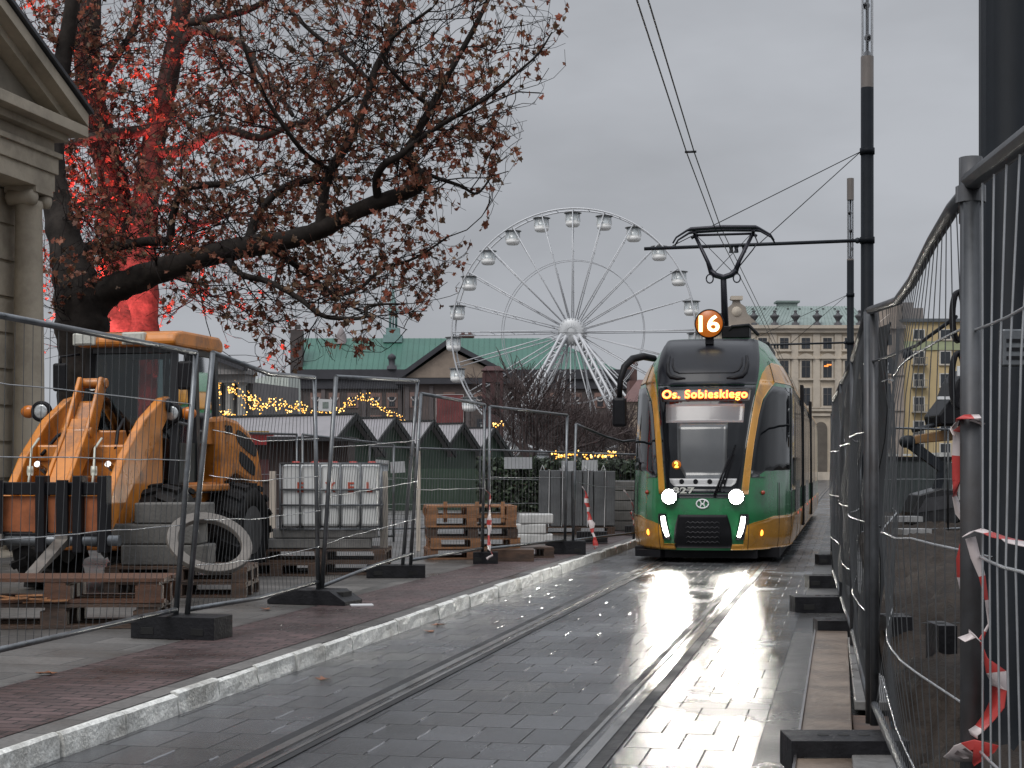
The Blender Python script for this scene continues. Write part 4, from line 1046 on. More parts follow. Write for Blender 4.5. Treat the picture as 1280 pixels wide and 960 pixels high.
# ---- rear hood
b = MB()
prof = [(-.95, 1.06), (-.95, 1.80), (-1.15, 1.82), (-1.5, 1.78), (-1.85, 1.65), (-2.1, 1.45), (-2.24, 1.15), (-2.28, .75), (-2.0, .72), (-1.92, .9), (-1.78, 1.08), (-1.45, 1.17), (-1.2, 1.08)]
b.prism([(-.60, y, z) for y, z in prof], (1.2, 0, 0)); hood = b.build('engine_hood', orange, LD, bevel=.05)
for (y0, y1, z0, z1) in ((-1.42, -2.02, 1.62, 1.42), (-1.50, -1.98, 1.37, 1.20)):
    for s_ in (-1, 1):
        pts = []
        for k in range(16):
            t = 2 * math.pi * k / 16
            a = (y0 + y1) / 2 + (y0 - y1) / 2 * .98 * math.copysign(abs(math.cos(t)) ** .5, math.cos(t))
            fz = lerp(z1, z0, (a - y1) / (y0 - y1))
            pts.append((s_ * .602, a, fz + .085 * math.copysign(abs(math.sin(t)) ** .6, math.sin(t))))
        b = MB(); b.prism(pts, (s_ * .006, 0, 0)); b.build('hood_vent', black_matt, hood)
for s_ in (-1, 1):
    text('380', .13, black_matt, hood, (s_ * .606, -1.2, 1.66), (R(90), 0, R(90) * s_), 'model_number', .005, .002)
b = MB(); b.bb(-.6, -.585, -1.0, -.1, 1.0, 1.08); b.bb(-.62, .62, -1.05, -.95, 1.0, 1.75); b.build('hood_front_panel', orange, LD)
b = MB()
for s_ in (-1, 1): b.bb(s_ * .45 - .2, s_ * .45 + .2, -1.15, .02, .98, 1.06)
b.build('side_sill', orange, LD, bevel=.02)
b = MB(); b.tube([(.3, -1.5, 1.8), (.3, -1.5, 2.5), (.3, -1.56, 2.58)], .04, 8); b.build('exhaust_stack', black_matt, LD)
# ---- lamps on stalks and mirrors
for (x, y, z) in ((.78, .45, 1.82), (-.58, .3, 1.80)):
    b = MB(); b.lathe([(.0001, -.1), (.07, -.08), (.11, .0), (.11, .04), (.09, .045)], (x, y, z), 20, 'Y'); b.tube([(x * .6, .25, 1.55), (x, y - .05, z - .1)], .02, 6)
    ho = b.build('headlamp', black_matt, LD)
    MB().lathe([(.0001, .055), (.06, .05), (.088, .04)], (x, y, z), 20, 'Y').build('lens', M('lamp_glass', (.5, .52, .52), .1, .5, .3, 30), ho)
    s_ = 1 if x > 0 else -1
    MB().ball((x + s_ * .16, y - .02, z), .075, 12, 8, 0, (1.2, .7, .9)).build('indicator_lens', M('orange_lens', (.5, .15, .02), .2, 0, .1, 5), ho)
for s_, xx in ((1, .74), (-1, -.70)):
    b = MB(); b.tube([(s_ * .58, .0, 2.45), (xx, .12, 2.42), (xx, .12, 2.3)], .015, 6); mo_ = b.build('mirror_arm', black_matt, LD)
    MB().box((xx, .13, 2.2), (.16, .06, .3)).build('mirror_housing', black_matt, mo_, bevel=.025)

# the machine is articulated: the rear half (cab, hood, rear wheels) is turned a little against the front half
for o in LD.children:
    c = sum((Vector(v) for v in o.bound_box), Vector()) / 8
    if c.y < -.12 and not o.name.startswith(('tilt_', 'chassis')) or o.name.startswith(('cab', 'mirror')):
        q = Matrix.Translation((0, -.1, 0)) @ Matrix.Rotation(R(-5.5), 4, 'Z') @ Matrix.Translation((0, .1, 0))
        o.matrix_local = q
# ---------------------------------------------------------------- overhead line poles (lamp columns)
pole_m = M('pole_paint', (.007, .009, .012), .55, .0, .25, 3, spec=.12, bump=.05, bscale=30)
pole_l = M('pole_collar', (.085, .072, .064), .5, .2, .15, 3)
clear = glass('clear_tube', (.86, .88, .9), .97, .05)
def pole(label, x, y, r, zsteel, zcol, ztop, arm=True, dots=True, cap=0.0, arm_l=4.3, zarm=5.75, wire_top=7.5):
    root = thing('tram_line_pole', label, 'pole', (x, y, 0), 0, 'dark steel lamp poles carrying the tram wires')
    b = MB(); b.lathe([(r * 1.25, 0), (r * 1.25, .25), (r, .3), (r, zsteel)], (0, 0, 0), 20)
    for z in (zarm, wire_top): b.lathe([(r, z - .06), (r + .02, z - .06), (r + .02, z + .06), (r, z + .06)], (0, 0, 0), 20)
    b.build('pole', pole_m, root)
    MB().lathe([(r, zsteel), (r, zcol)], (0, 0, 0), 20).build('collar', pole_l, root)
    tb = MB().lathe([(r * .95, zcol), (r * .95, ztop)], (0, 0, 0), 20).build('lamp_tube', clear, root)
    b = MB(); b.tube([(0, 0, zcol), (0, 0, ztop)], .035, 6); b.lathe([(r * .9, zcol), (.05, zcol + .1)], (0, 0, 0), 10)
    z = zcol + .35
    while z < ztop - .2:
        b.ball((.05 * math.cos(z * 9), .05 * math.sin(z * 9), z), .075, 8, 5); z += .62
    b.build('lamp_rod', black_matt, tb)
    if cap: MB().lathe([(r, ztop), (r, ztop + cap), (.001, ztop + cap + .02)], (0, 0, 0), 16).build('lamp_cap', pole_l, root)
    if arm:
        b = MB(); b.tube([(-r, 0, zarm), (-arm_l, -.05, zarm - .05)], .035, 8); b.ball((-r - .06, 0, zarm), .06)
        for xx in (-2.35, -2.5, -2.6): b.tube([(xx, 0, zarm - .03), (xx + .02, 0, zarm - .16)], .03, 6); b.lathe([(.045, -.12), (.03, -.06), (.045, 0)], (xx, 0, zarm - .05), 8)
        b.build('bracket_arm', darksteel, root)
        b = MB()
        for xx in (-3.75, -2.05): b.tube([(-r, 0, wire_top), (xx, 0, zarm)], .009, 5)
        b.build('tie_wire', black_matt, root)
    return root
def polexy(px, s_): D = F / s_; p = W(px, HZ, D); return p.x, p.y
x, y = polexy(1262, 286); pole('nearest and thickest dark pole behind the bright fence wires', x, y, .13, 8.6, 9.2, 12, arm=False)
x, y = polexy(1084, 65); pole('tall dark pole whose bracket arm passes just above the tram pantograph', x, y, .122, 8.68, 9.28, 11.8, wire_top=7.46)
x, y = polexy(1063, 36); pole('furthest and thinnest dark pole with its grey lamp cap in view', x, y, .12, 8.6, 8.65, 10.7, cap=.75, wire_top=7.4)
# contact wires
cw = M('copper_wire_dark', (.02, .02, .022), .4, .5, .1, 3)
cps = [(-1.35, -8, 5.62), (W(796, 0, F / 141).x, W(796, 0, F / 141).y, 5.55)]
def wirepts(dx, dz):
    pts = []
    for (px, py, s_) in ((740, -180, 175), (796, 0, 141), (858, 190, 95.5), (893, 283, 73), (945, 385, 48.6), (985, 470, 28), (1010, 520, 16)):
        p = W(px, py, F / s_); pts.append(p + Vector((dx, 0, dz)))
    return pts
for lab, dx, dz in (('left of the two black contact wires running down to the pantograph', 0, 0), ('right of the two black contact wires running down to the pantograph', .10, .0)):
    P_ = wirepts(dx, dz)
    tag(MB().tube(P_, .0085, 6).build('contact_wire', cw, origin=P_[0]), lab, 'wire', 'overhead tram contact wires')
p = wirepts(0, 0)[2]; tag(MB().tube([p + Vector((-.02, 0, 0)), p + Vector((.13, 0, 0))], .016, 6).build('wire_spacer', cw, origin=p), 'small black spacer clip joining the two contact wires in mid air', 'wire clip')
for (y0, s_, lab) in ((415, 30, 'thin span wire crossing the sky above the palace roof, left half behind the route disc'),):
    a = W(600, 415, 62); c = W(905, 415, 62)
    tag(MB().tube([a, lerp(a, c, .5) + Vector((0, 0, -.05)), c], .012, 5).build('span_wire', cw, origin=a), 'thin level span wire crossing in front of the ferris wheel hub', 'wire')
# ---------------------------------------------------------------- right hand fence
tube_d = M('dull_fence_tube', (.07, .074, .08), .5, .5, .4, 7, rvar=.12, dirt=(.05, .04, .035), dirt_amt=.6)
RG = 'construction fence panels beside the track along the soil'
def fp(px, s_, z=.12): D = F / s_; p = W(px, HZ, D); p.z = z; return p
pB = fp(1213, 512); pA = fp(1093, 262); pA2 = fp(1066, 180); pA3 = fp(1052, 143); pC = fp(1042, 113); pE = fp(1040, 92); pG = fp(1041, 76)
HT = 2.1
def tp(p, h=HT): return Vector((p.x, p.y, h))
dirn = (pB - pA).normalized()
p0 = pB + Vector((.375, -2.5, 0))
fence_panel('nearest trackside fence panel with thick bright wires crossing the thick pole', p0, pB + Vector((.0, -.02, 0)), tp(p0, 2.04), tp(pB, 2.04) + Vector((0, -.02, 0)), RG, tube=tube_d, wmat=wire_b, dx=.11, nh=(.25, .5, .80), wr=.0026, hwr=.004, r=.026, wob=.05)
tA = tp(pA)
top_ = [tp(pB, 2.03) + Vector((0, .03, 0)), W(1190, 262, F / 470), W(1165, 303, F / 410), W(1140, 352, F / 350), W(1122, 376, F / 305), W(1108, 381, F / 280), tA + Vector((-.02, 0, 0))]
b = MB(); b.tube([tp(pB) + Vector((0, -.01, -.16)), tp(pB) + Vector((0, -.01, .0))], .028, 12); b.lathe([(.036, -.02), (.036, .02)], tp(pB) + Vector((0, -.01, -.09)), 12)
tag(b.build('post_sleeve', tube_d, origin=tp(pB)), 'dark tube sleeve and clamp joining the rails on top of the near post', 'clamp')
fence_panel('bent trackside fence panel whose top rail sags between its two posts', pB + Vector((0, .03, 0)), pA, tp(pB, 2.03) + Vector((0, .03, 0)), tA, RG, tube=tube_d, dx=.12, nh=(.08, .28, .5, .82), wr=.0016, hwr=.0035, toppts=top_, wob=.10)
fence_panel('trackside fence panel behind the long wet planks', pA + Vector((-.02, .06, 0)), pA2, tA + Vector((-.03, .06, 0)), tp(pA2), RG, tube=tube_d, dx=.1, nh=(.2, .45, .7), wob=.06)
fence_panel('trackside fence panel between the two rubber blocks beside the track', pA2 + Vector((0, .05, 0)), pA3, tp(pA2) + Vector((0, .05, 0)), tp(pA3), RG, tube=tube_d, dx=.1, nh=(.2, .45, .7), wob=.05)
tC = W(1032, 508, F / 113); 
fence_panel('trackside fence panel ending at the low posts beside the tram flank', pA3 + Vector((0, .05, 0)), pC, tp(pA3) + Vector((0, .05, 0)), Vector((pC.x, pC.y, 2.1)), RG, tube=tube_d, dx=.1, nh=(.2, .45, .7), wob=.05)
fence_panel('trackside fence panel beside the middle of the tram', pC + Vector((.05, .05, 0)), pE, Vector((pC.x + .05, pC.y + .05, 2.08)), tp(pE), RG, tube=tube_d, dx=.1, nh=(.3, .6))
fence_panel('furthest trackside fence panel beside the rear of the tram', pE + Vector((0, .05, 0)), pG, tp(pE) + Vector((0, .05, 0)), tp(pG), RG, tube=tube_d, dx=.1, nh=(.3, .6))
# fence crossing the site to the right
q0 = fp(1075, 70); q1 = fp(1185, 66); q2 = fp(1300, 62)
fence_panel('far fence panel across the building site in front of the container', q0, q1, tp(q0), tp(q1), 'fence panels across the building site', dx=.15, nh=(.5,))
fence_panel('far fence panel behind the nearest thick pole', q1, q2, tp(q1), tp(q2), 'fence panels across the building site', dx=.15, nh=(.5,))
# dark sheeting strips tied to the posts
sheet_m = M('dark_mesh_sheet', (.022, .025, .027), .7, 0, .35, 6, bump=.2, stretch=(1, 1, .2))
def strip(label, p, wd, z0, z1, ang):
    b = MB(); n = 10; nzv = 12
    for j in range(nzv + 1):
        for i in range(n + 1):
            u = i / n; b.v.append(Vector(((u - .5) * wd, .035 * math.sin(u * 9 + j * .35) + .015 * math.sin(j * 1.3), z0 + (z1 - z0) * j / nzv)))
    K = len(b.v)
    for k in range(K): b.v.append(b.v[k] + Vector((0, .004, 0)))
    for j in range(nzv):
        for i in range(n):
            a = j * (n + 1) + i; q = [a, a + 1, a + n + 2, a + n + 1]
            b.f += [q, [k + K for k in q[::-1]]]; b.m += [0, 0]; b.sm += [True, True]
    return tag(b.build('dust_sheet', sheet_m, loc=(p.x, p.y, 0), rotz=ang), label, 'sheet', 'dark dust sheets tied to the trackside fence')
strip('dark dust sheet tied between the posts above the long wet planks', lerp(pA, pA2, .22) + Vector((.03, 0, 0)), 1.5, .35, 2.05, R(93))
strip('dark dust sheet hanging on the fence further along beside the track', lerp(pA2, pA3, .5) + Vector((.03, 0, 0)), 2.6, .4, 2.0, R(93))
# rubber feet of the trackside fence
def rfoot(label, px0, px1, py, z=0.0, hh=.14, L=.7, ang=0, D=None):
    p = G((px0 + px1) / 2, py, z) if D is None else W((px0 + px1) / 2, py, D)
    s_ = F / DD(p)
    return rubber_foot(label, p + FV * .12, A + ang, (px1 - px0) / s_, .3, hh, 0, 'black rubber feet of the trackside fence')
rfoot('large black rubber foot at the bottom edge, crossing the near end of the planks', 988, 1135, 968, .02, .15)
rfoot('black rubber block lying across the far end of the long wet planks', 1023, 1085, 803, .0, .17, ang=-.06)
rfoot('black rubber block between the planks and the low fence posts', 993, 1082, 766, .0, .15)
rfoot('small black rubber block half hidden by the low posts beside the tram', 1011, 1050, 735, 0, .14)
rfoot('small black rubber block furthest along beside the tram flank', 1023, 1055, 706, 0, .14)
rfoot('black rubber block lying on the wet soil behind the bent fence panel', 1108, 1140, 806, .1, .2)
rfoot('black rubber block standing on end in the soil behind the striped tape', 1172, 1195, 855, .1, .34)
# planks and slabs beside the track
def plank(label, p0, p1, wd, th, mat, nm='plank', cat='plank', group='long wet planks beside the track', edge=True):
    d = p1 - p0; L_ = d.length; mid = (p0 + p1) / 2
    b = MB(); b.bb(-wd / 2, wd / 2, -L_ / 2, L_ / 2, 0, th)
    return tag(b.build(nm, mat, loc=mid, rotz=math.atan2(-d.x, d.y), bevel=.006), label, cat, group)
zpl = .06
plank('long wet brown plank lying along the soil side edge of the track paving', Vector((-.075, 4.6, zpl)), Vector((-.10, 12.6, zpl - .02)), .24, .045, wood_wet)
b = MB(); b.bb(-.006, .006, -4, 4, 0, .09)
tag(b.build('steel_angle_edge', M('bright_steel_edge', (.35, .33, .33), .25, .9, .2, 6), loc=(-.213, 8.6, .02), rotz=.003), 'bright wet steel edging strip along the track side of the long plank', 'edging strip')
for (ya, yb, lb, z) in ((5.6, 7.7, 'near grey wet slab beside the plank, in front of the black gap', .06), (8.7, 12.0, 'far grey wet slab beside the plank, beyond the black gap', .06)):
    plank(lb, Vector((.145, ya, z)), Vector((.115, yb, z)), .19, .05, M('grey_wet_slab', (.15, .145, .14), .35, 0, .3, 4, bump=.2, rvar=.15, dirt=(.06, .05, .045)), 'paving_slab', 'slab', 'grey slabs beside the long plank')
plank('dark timber beam filling the gap between the two grey slabs', Vector((.14, 7.8, .0)), Vector((.13, 8.6, .0)), .19, .05, wood2, 'timber_beam', 'beam', None)
b = MB(); b.tube([(0, 0, 0), (.24, -1.9, -.03)], .018, 8)
tag(b.build('steel_tube', tube_m, loc=fp(1048, 130, .2)), 'bright loose steel tube lying from the low posts towards the planks', 'tube')
# tape on the near post
def pp_(px, py, s_=505): return W(px, py, F / s_)
tape('red and white tape wrapped round the near post and trailing down to the soil', [pp_(1192, 545), pp_(1193, 530), pp_(1205, 525, 520), pp_(1225, 524, 520), pp_(1222, 530, 520), pp_(1200, 540), pp_(1194, 600), pp_(1200, 640), pp_(1210, 655), pp_(1206, 700), pp_(1203, 745)], .055, tw=.25, group='tape on the near right post')
tape('red and white tape running right from the near post across the bright wires', [pp_(1208, 668, 525), pp_(1222, 664, 530), pp_(1252, 676, 545), pp_(1275, 682, 560), pp_(1310, 684, 580)], .06, tw=.12, group='tape on the near right post')
tape('red tape strand hanging straight down the near post', [pp_(1213, 672, 525), pp_(1226, 720, 525), pp_(1235, 780, 525), pp_(1228, 800, 525)], .024, tw=.2, group='tape on the near right post')
tape('torn red and white tape knotted low on the near post', [pp_(1206, 800, 525), pp_(1216, 788, 525), pp_(1232, 800, 525), pp_(1246, 840, 525), pp_(1240, 880, 525), pp_(1225, 910, 525), pp_(1216, 922, 525)], .07, tw=.25, group='tape on the near right post')
tape('orange and white tape end lying at the bottom edge left of the near post', [pp_(1186, 950, 515), pp_(1206, 940, 520), pp_(1222, 934, 525), pp_(1236, 946, 525)], .09, tw=.1, group='tape on the near right post')
# small steel box with slots on the near pole
x, y = polexy(1262, 286)
b = MB(); b.bb(-.05, .05, -.03, .03, -.075, .075)
sb_ = tag(b.build('switch_plate', steel, loc=W(1266, 435, 6.55), rotz=A, bevel=.006), 'small grey metal plate with slots on the nearest thick pole', 'metal plate')
b = MB()
for k in range(3): b.bb(-.035, .035, -.034, -.03, -.05 + k * .035, -.035 + k * .035)
b.build('slot', black_matt, sb_)
# cable coils behind the near post
b = MB()
for cz, rr in ((395, .045), (475, .05)):
    c = W(1199, cz, 4.3)
    for j in range(3): b.tube([c + RV * (rr * .35 * math.cos(t)) + UP * (rr * 1.5 * math.sin(t)) + FV * .01 * j for t in [2 * math.pi * k / 20 for k in range(21)]], .006, 6)
tag(b.build('cable_coil', black_matt, origin=W(1199, 430, 4.3)), 'black cable coil hanging behind the near post', 'cable')
a = W(1080, 455, 8.2); c = W(1195, 396, 4.6)
b = MB(); b.tube([a, lerp(a, c, .35) + Vector((0, 0, -.02)), lerp(a, c, .7) + Vector((0, 0, -.03)), c], .006, 6); b.ball(lerp(a, c, .62) + Vector((0, 0, -.05)), .022)
tag(b.build('slack_wire', darksteel, origin=a), 'slack thin wire with a small clip crossing in front of the yellow house', 'wire')
# ---------------------------------------------------------------- things on the building site
cont = thing('site_container', 'dark grey ribbed container at the back of the building site', 'container', Vector((*W(1132, 600, 42).xy, .05)), A)
dk = M('container_grey', (.05, .058, .06), .5, .1, .3, 3, dirt=(.03, .05, .045), dirt_amt=.6)
b = MB(); b.bb(-1.35, 1.2, 0, 2.4, 0, 1.55)
for k in range(18): b.bb(-1.32 + k * .145, -1.25 + k * .145, -.03, 0, .06, 1.47)
b.build('container_wall', dk, cont)
b = MB(); b.bb(-1.38, 1.23, -.05, 2.45, 1.55, 1.63); b.build('roof_rim', black_matt, cont)
b = MB()
for k in range(9): b.box((-1.2 + k * .28 + random.uniform(-.08, .08), random.uniform(.1, .6), 1.68), (random.uniform(.1, .35), .3, random.uniform(.04, .12)), random.uniform(-.4, .4))
tag(b.build('scrap_material', M('pale_scrap', (.5, .5, .48), .5, 0, .3, 8), loc=cont.location, rotz=A), 'pale scrap and pipe ends lying on the container roof', 'scrap')
# mini excavator with its bucket in front of the container
ex = thing('excavator', 'excavator on the building site with orange boom and black bucket', 'excavator', Vector((*W(1216, 600, 33).xy, .1)), A)
s_ = F / 33
def E(px, py): return Vector(((px - 1216) / s_, 0, H + (HZ - py) / s_ - .1))
b = MB()
pts = [E(1132, 548), E(1150, 543), E(1185, 537), E(1210, 532), E(1210, 545), E(1186, 551), E(1150, 554), E(1136, 556)]
b.prism([p + Vector((0, -.12, 0)) for p in pts], (0, .24, 0)); bo = b.build('boom', M('boom_orange', (.2, .105, .035), .5, 0, .35, 4, dirt=(.1, .06, .03), dirt_amt=.7), ex, bevel=.02)
b = MB(); b.lathe([(.0001, -.16), (.13, -.16), (.13, .16), (.0001, .16)], E(1134, 552), 14, 'Y'); b.tube([E(1140, 538), E(1185, 528)], .05, 8); b.build('boom_joint', darksteel, bo)
b = MB(); b.prism([E(1200, 462) + Vector((0, -.5, 0)), E(1188, 478) + Vector((0, -.5, 0)), E(1180, 500) + Vector((0, -.5, 0)), E(1165, 520) + Vector((0, -.5, 0)), E(1168, 532) + Vector((0, -.5, 0)), E(1290, 532) + Vector((0, -.5, 0)), E(1290, 462) + Vector((0, -.5, 0))], (0, 1.2, 0))
b.build('machine_body', black_matt, ex, bevel=.04)
b = MB(); b.box(E(1196, 466) + Vector((0, -.55, 0)), (.28, .1, .2)); b.box(E(1172, 499) + Vector((0, -.55, 0)), (.3, .1, .06)); b.build('white_marking', white_paint, ex)
b = MB()
for zz in (.3,): b.bb(-.4, 1.6, -.6, -.2, 0, .55); b.bb(-.4, 1.6, .3, .7, 0, .55); b.bb(0, 1.4, -.5, .6, .5, .9)
b.build('track_frame', black_matt, ex, bevel=.1)
b = MB(); b.bar(E(1134, 552), E(1178, 585), .16, .2); b.bar(E(1178, 585), E(1168, 622), .14, .16); b.build('dipper_arm', darksteel, ex)
bk = [E(1142, 618), E(1170, 610), E(1190, 612), E(1192, 650), E(1180, 662), E(1135, 655), E(1133, 640)]
b = MB(); b.prism([p + Vector((0, -.45, 0)) for p in bk], (0, .9, 0)); bko = b.build('bucket', M('bucket_black', (.02, .02, .022), .4, .2, .3, 5, bump=.2), ex, bevel=.03)
b = MB(); b.prism([p + Vector((0, -.47, 0)) for p in (E(1150, 622), E(1184, 618), E(1184, 634), E(1140, 640))], (0, .03, 0)); b.build('bucket_lip', M('bucket_grey', (.06, .06, .065), .35, .3, .3, 5), bko)
for (px, py, D, lx, lb) in ((1126, 652, 30, .7, 'grey steel crate on the soil below the black bucket'), (1140, 668, 28, .55, 'flat pale board on the soil in front of the bucket')):
    tag(MB().box((0, 0, .05), (lx, .4, .1)).build('site_board', M('site_board_grey', (.25, .25, .25), .45, 0, .3, 5), loc=W(px, py, D), rotz=A + .2), lb, 'board')
p = G(1130, 905, .1)
tag(MB().tube([(0, 0, .03), (.16, .02, .03), (.2, .02, .03), (.23, .02, .03)], [.032, .032, .014, .012], 10).build('plastic_bottle', M('bottle_blue', (.3, .45, .6), .15, 0, .2, 10, coat=.4), loc=W(1116, 916, F / 240), rotz=A + .1), 'crushed pale blue plastic bottle on the soil behind the bent panel', 'bottle')
for (px, py, l, an, lb) in ((1160, 880, .32, .35, 'bright splintered lath on the soil left of the tape'), (1187, 888, .2, -.5, 'short pale splinter on the soil by the near post')):
    tag(MB().box((0, 0, .02), (l, .03, .02)).build('wood_lath', M('pale_timber', (.45, .4, .34), .6, 0, .2, 5), loc=W(px, py, F / 236), rotz=A + an), lb, 'lath')
# parking sign
sg_ = thing('parking_sign', 'small blue and white square sign on the fence behind the low posts', 'sign', W(1057, 537, 33), A)
MB().box((0, 0, 0), (.30, .02, .5)).build('sign_plate', M('sign_white', (.5, .5, .5), .4, 0, .1, 4), sg_)
MB().box((.02, -.014, .05), (.24, .01, .3), Matrix.Rotation(.06, 3, 'Y')).build('blue_panel', M('sign_blue', (.02, .09, .35), .35, 0, .1, 4), sg_)
b = MB(); b.tube([(0, .03, -2.1), (0, .03, .3)], .03, 8); b.build('sign_post', steel, sg_)
# ---------------------------------------------------------------- ferris wheel
FD = 232.0
fc = W(716, 415, FD); FZ = fc.z; FR_ = 153 * FD / F
fw = thing('ferris_wheel', 'white ferris wheel with glazed gondolas behind the green roofed building', 'ferris wheel', (fc.x, fc.y, 0), A + R(-11))
wst = M('wheel_white', (.5, .51, .53), .45, .1, .1, .5)
HB = 1.2
b = MB()
for yy in (-HB, HB):
    b.tube([(FR_ * math.cos(t), yy, FZ + FR_ * math.sin(t)) for t in [2 * math.pi * k / 96 for k in range(97)]], .125, 6, cap=False)
for k in range(48):
    t = 2 * math.pi * k / 48
    b.tube([(FR_ * math.cos(t), -HB, FZ + FR_ * math.sin(t)), (FR_ * math.cos(t), HB, FZ + FR_ * math.sin(t))], .06, 5)
b.build('rim', wst, fw)
b = MB(); r2 = FR_ * .585
for yy in (-.8, .8):
    b.tube([(r2 * math.cos(t), yy, FZ + r2 * math.sin(t)) for t in [2 * math.pi * k / 72 for k in range(73)]], .055, 5, cap=False)
b.build('inner_ring', M('wheel_grey', (.4, .41, .43), .5, .1, .1, .5), fw)
b = MB(); b.lathe([(.0001, -1.9), (1.5, -1.9), (1.9, -1.6), (1.95, 0), (1.9, 1.6), (.0001, 1.9)], (0, 0, FZ), 24, 'Y')
for k in range(24):
    t = 2 * math.pi * (k + .5) / 24; b.bar((.5 * math.cos(t), -1.92, FZ + .5 * math.sin(t)), (1.85 * math.cos(t), -1.75, FZ + 1.85 * math.sin(t)), .12, .1)
b.build('hub', M('hub_grey', (.5, .51, .52), .5, .2, .15, 1), fw)
gl_g = M('gondola_glass', (.42, .45, .46), .12, 0, .12, .8, coat=.3)
gl_f = M('gondola_white', (.75, .75, .74), .4, 0, .08, 1)
roofm = M('gondola_roof', (.12, .12, .12), .4, .2, .2, 1)
for k in range(24):
    t = math.pi / 2 + 2 * math.pi * k / 24
    b = MB()
    for s_ in (-1, 1):
        tw = t + s_ * .009
        b.tube([(1.8 * math.cos(t + s_ * .05), s_ * 1.5, FZ + 1.8 * math.sin(t + s_ * .05)), (FR_ * math.cos(tw), s_ * HB, FZ + FR_ * math.sin(tw))], .085, 5)
    for j in range(1, 6):
        rr = FR_ * j / 6; sp_ = lerp(1.5, HB, j / 6); b.tube([(rr * math.cos(t), -sp_, FZ + rr * math.sin(t)), (rr * math.cos(t), sp_, FZ + rr * math.sin(t))], .05, 4)
    b.build('spoke', wst, fw)
    cx, cz = FR_ * math.cos(t), FZ + FR_ * math.sin(t)
    root = MB()
    root.lathe([(.30, -2.55), (.75, -2.5), (1.02, -2.25), (1.06, -1.75)], (cx, 0, cz), 14)
    for j in range(6):
        a = 2 * math.pi * j / 6 + .3; root.tube([(cx + 1.06 * math.cos(a), 1.06 * math.sin(a), cz - 1.75), (cx + 1.0 * math.cos(a), 1.0 * math.sin(a), cz - .5)], .045, 4)
    root.lathe([(1.08, -1.78), (1.1, -1.74), (1.08, -1.7)], (cx, 0, cz), 14)
    g = root.build('gondola', gl_f, fw)
    b = MB(); b.lathe([(1.30, -.55), (1.28, -.47), (.2, -.35)], (cx, 0, cz), 14); b.tube([(cx, 0, cz - .4), (cx, 0, cz)], .07, 5); b.build('gondola_roof', roofm, g)
    b = MB(); b.lathe([(1.03, -1.75), (.99, -1.0), (.96, -.52)], (cx, 0, cz), 14); b.build('gondola_glazing', gl_g, g)
def lattice(mb, p0, p1, w0, n=12, r=.1):
    p0, p1 = Vector(p0), Vector(p1); d = (p1 - p0).normalized(); x = d.cross(Vector((0, 1, 0))).normalized(); y = d.cross(x)
    cs = [x * w0 + y * w0, x * -w0 + y * w0, x * -w0 - y * w0, x * w0 - y * w0]
    for c in cs: mb.tube([p0 + c * .7, p1 + c], r, 5)
    for k in range(n):
        a, c2 = k / n, (k + 1) / n
        for j in range(4):
            q0, q1 = cs[j], cs[(j + 1) % 4]
            A0 = lerp(p0 + q0 * .7, p1 + q0, a); B1 = lerp(p0 + q1 * .7, p1 + q1, c2)
            mb.tube([A0, B1], r * .6, 4); mb.tube([lerp(p0 + q0 * .7, p1 + q0, c2), B1], r * .6, 4)
for (sx, sy) in ((-1, -1), (1, -1), (-1, 1), (1, 1)):
    b = MB(); lattice(b, (sx * .9, sy * 2.3, FZ - .6), (sx * 11.5, sy * 5.0, .2), .55, 16, .2 if sy < 0 else .1)
    b.build('support_leg', wst, fw)
b = MB(); b.tube([(1.2, -2.4, FZ - .5), (17, -5.5, .2)], .18, 6); b.tube([(-1.2, 2.4, FZ - .5), (-17, 5.5, .2)], .18, 6)
for sx in (-.35, .35): b.tube([(sx * 3, 2.2, FZ - 1), (sx * 9, 4.6, .2)], .14, 5); 
b.build('stay_tube', wst, fw)
b = MB(); b.bb(-13, 13, -6, 6, 0, .8); b.bb(-9, 9, -7.5, -5, .8, 2.2); b.build('boarding_platform', M('platform_grey', (.2, .2, .21), .5, 0, .2, 1), fw)
# ---------------------------------------------------------------- green roofed building
def aligned(D, px0):
    o = W(px0, HZ, D); o.z = 0; s_ = F / D
    return o, (lambda px, py=None: ((px - px0) / s_, (H + (HZ - py) / s_) if py is not None else None)), s_
GD = 268
go, gl, gs = aligned(GD, 560)
gb = thing('green_roof_building', 'old dark building with green copper roof, pediment and slender spire', 'building', go, A)
copper = M('copper_green', (.036, .118, .088), .5, 0, .2, .25, dirt=(.026, .085, .068), dirt_scale=.5, dirt_amt=.6, stretch=(1, 1, 1))
dstone = M('dark_stone', (.07, .058, .055), .8, 0, .3, .5, dirt=(.03, .027, .027), dirt_scale=.4, dirt_amt=.6)
tan = M('tan_plaster', (.25, .2, .16), .8, 0, .15, .6, dirt=(.14, .11, .09), dirt_scale=.5, dirt_amt=.5)
pink = M('pink_plaster', (.2, .125, .105), .8, 0, .2, .6)
winm = M('far_window_glass', (.03, .034, .04), .15, 0, .3, .5)
def X(px): return (px - 560) / gs
def Zp(py, s_=gs): return H + (HZ - py) / s_
xl, xr = X(366), X(785)
b = MB(); b.bb(xl, xr, 0, 16, 0, Zp(464)); b.build('wall', dstone, gb)
rfm = MB(); ez, rz = Zp(462), Zp(418)
x0, x1 = X(378), X(768); rx0, rx1 = X(388), X(690)
P = [(x0 - .4, -.6, ez), (x1 + .4, -.6, ez), (rx1, 8, rz), (rx0 - 3, 8, rz), (x1 + .4, 16.6, ez), (x0 - .4, 16.6, ez)]
rfm.face([P[0], P[1], P[2], P[3]]); rfm.face([P[1], P[4], P[2]]); rfm.face([P[4], P[5], P[3], P[2]]); rfm.face([P[5], P[0], P[3]])
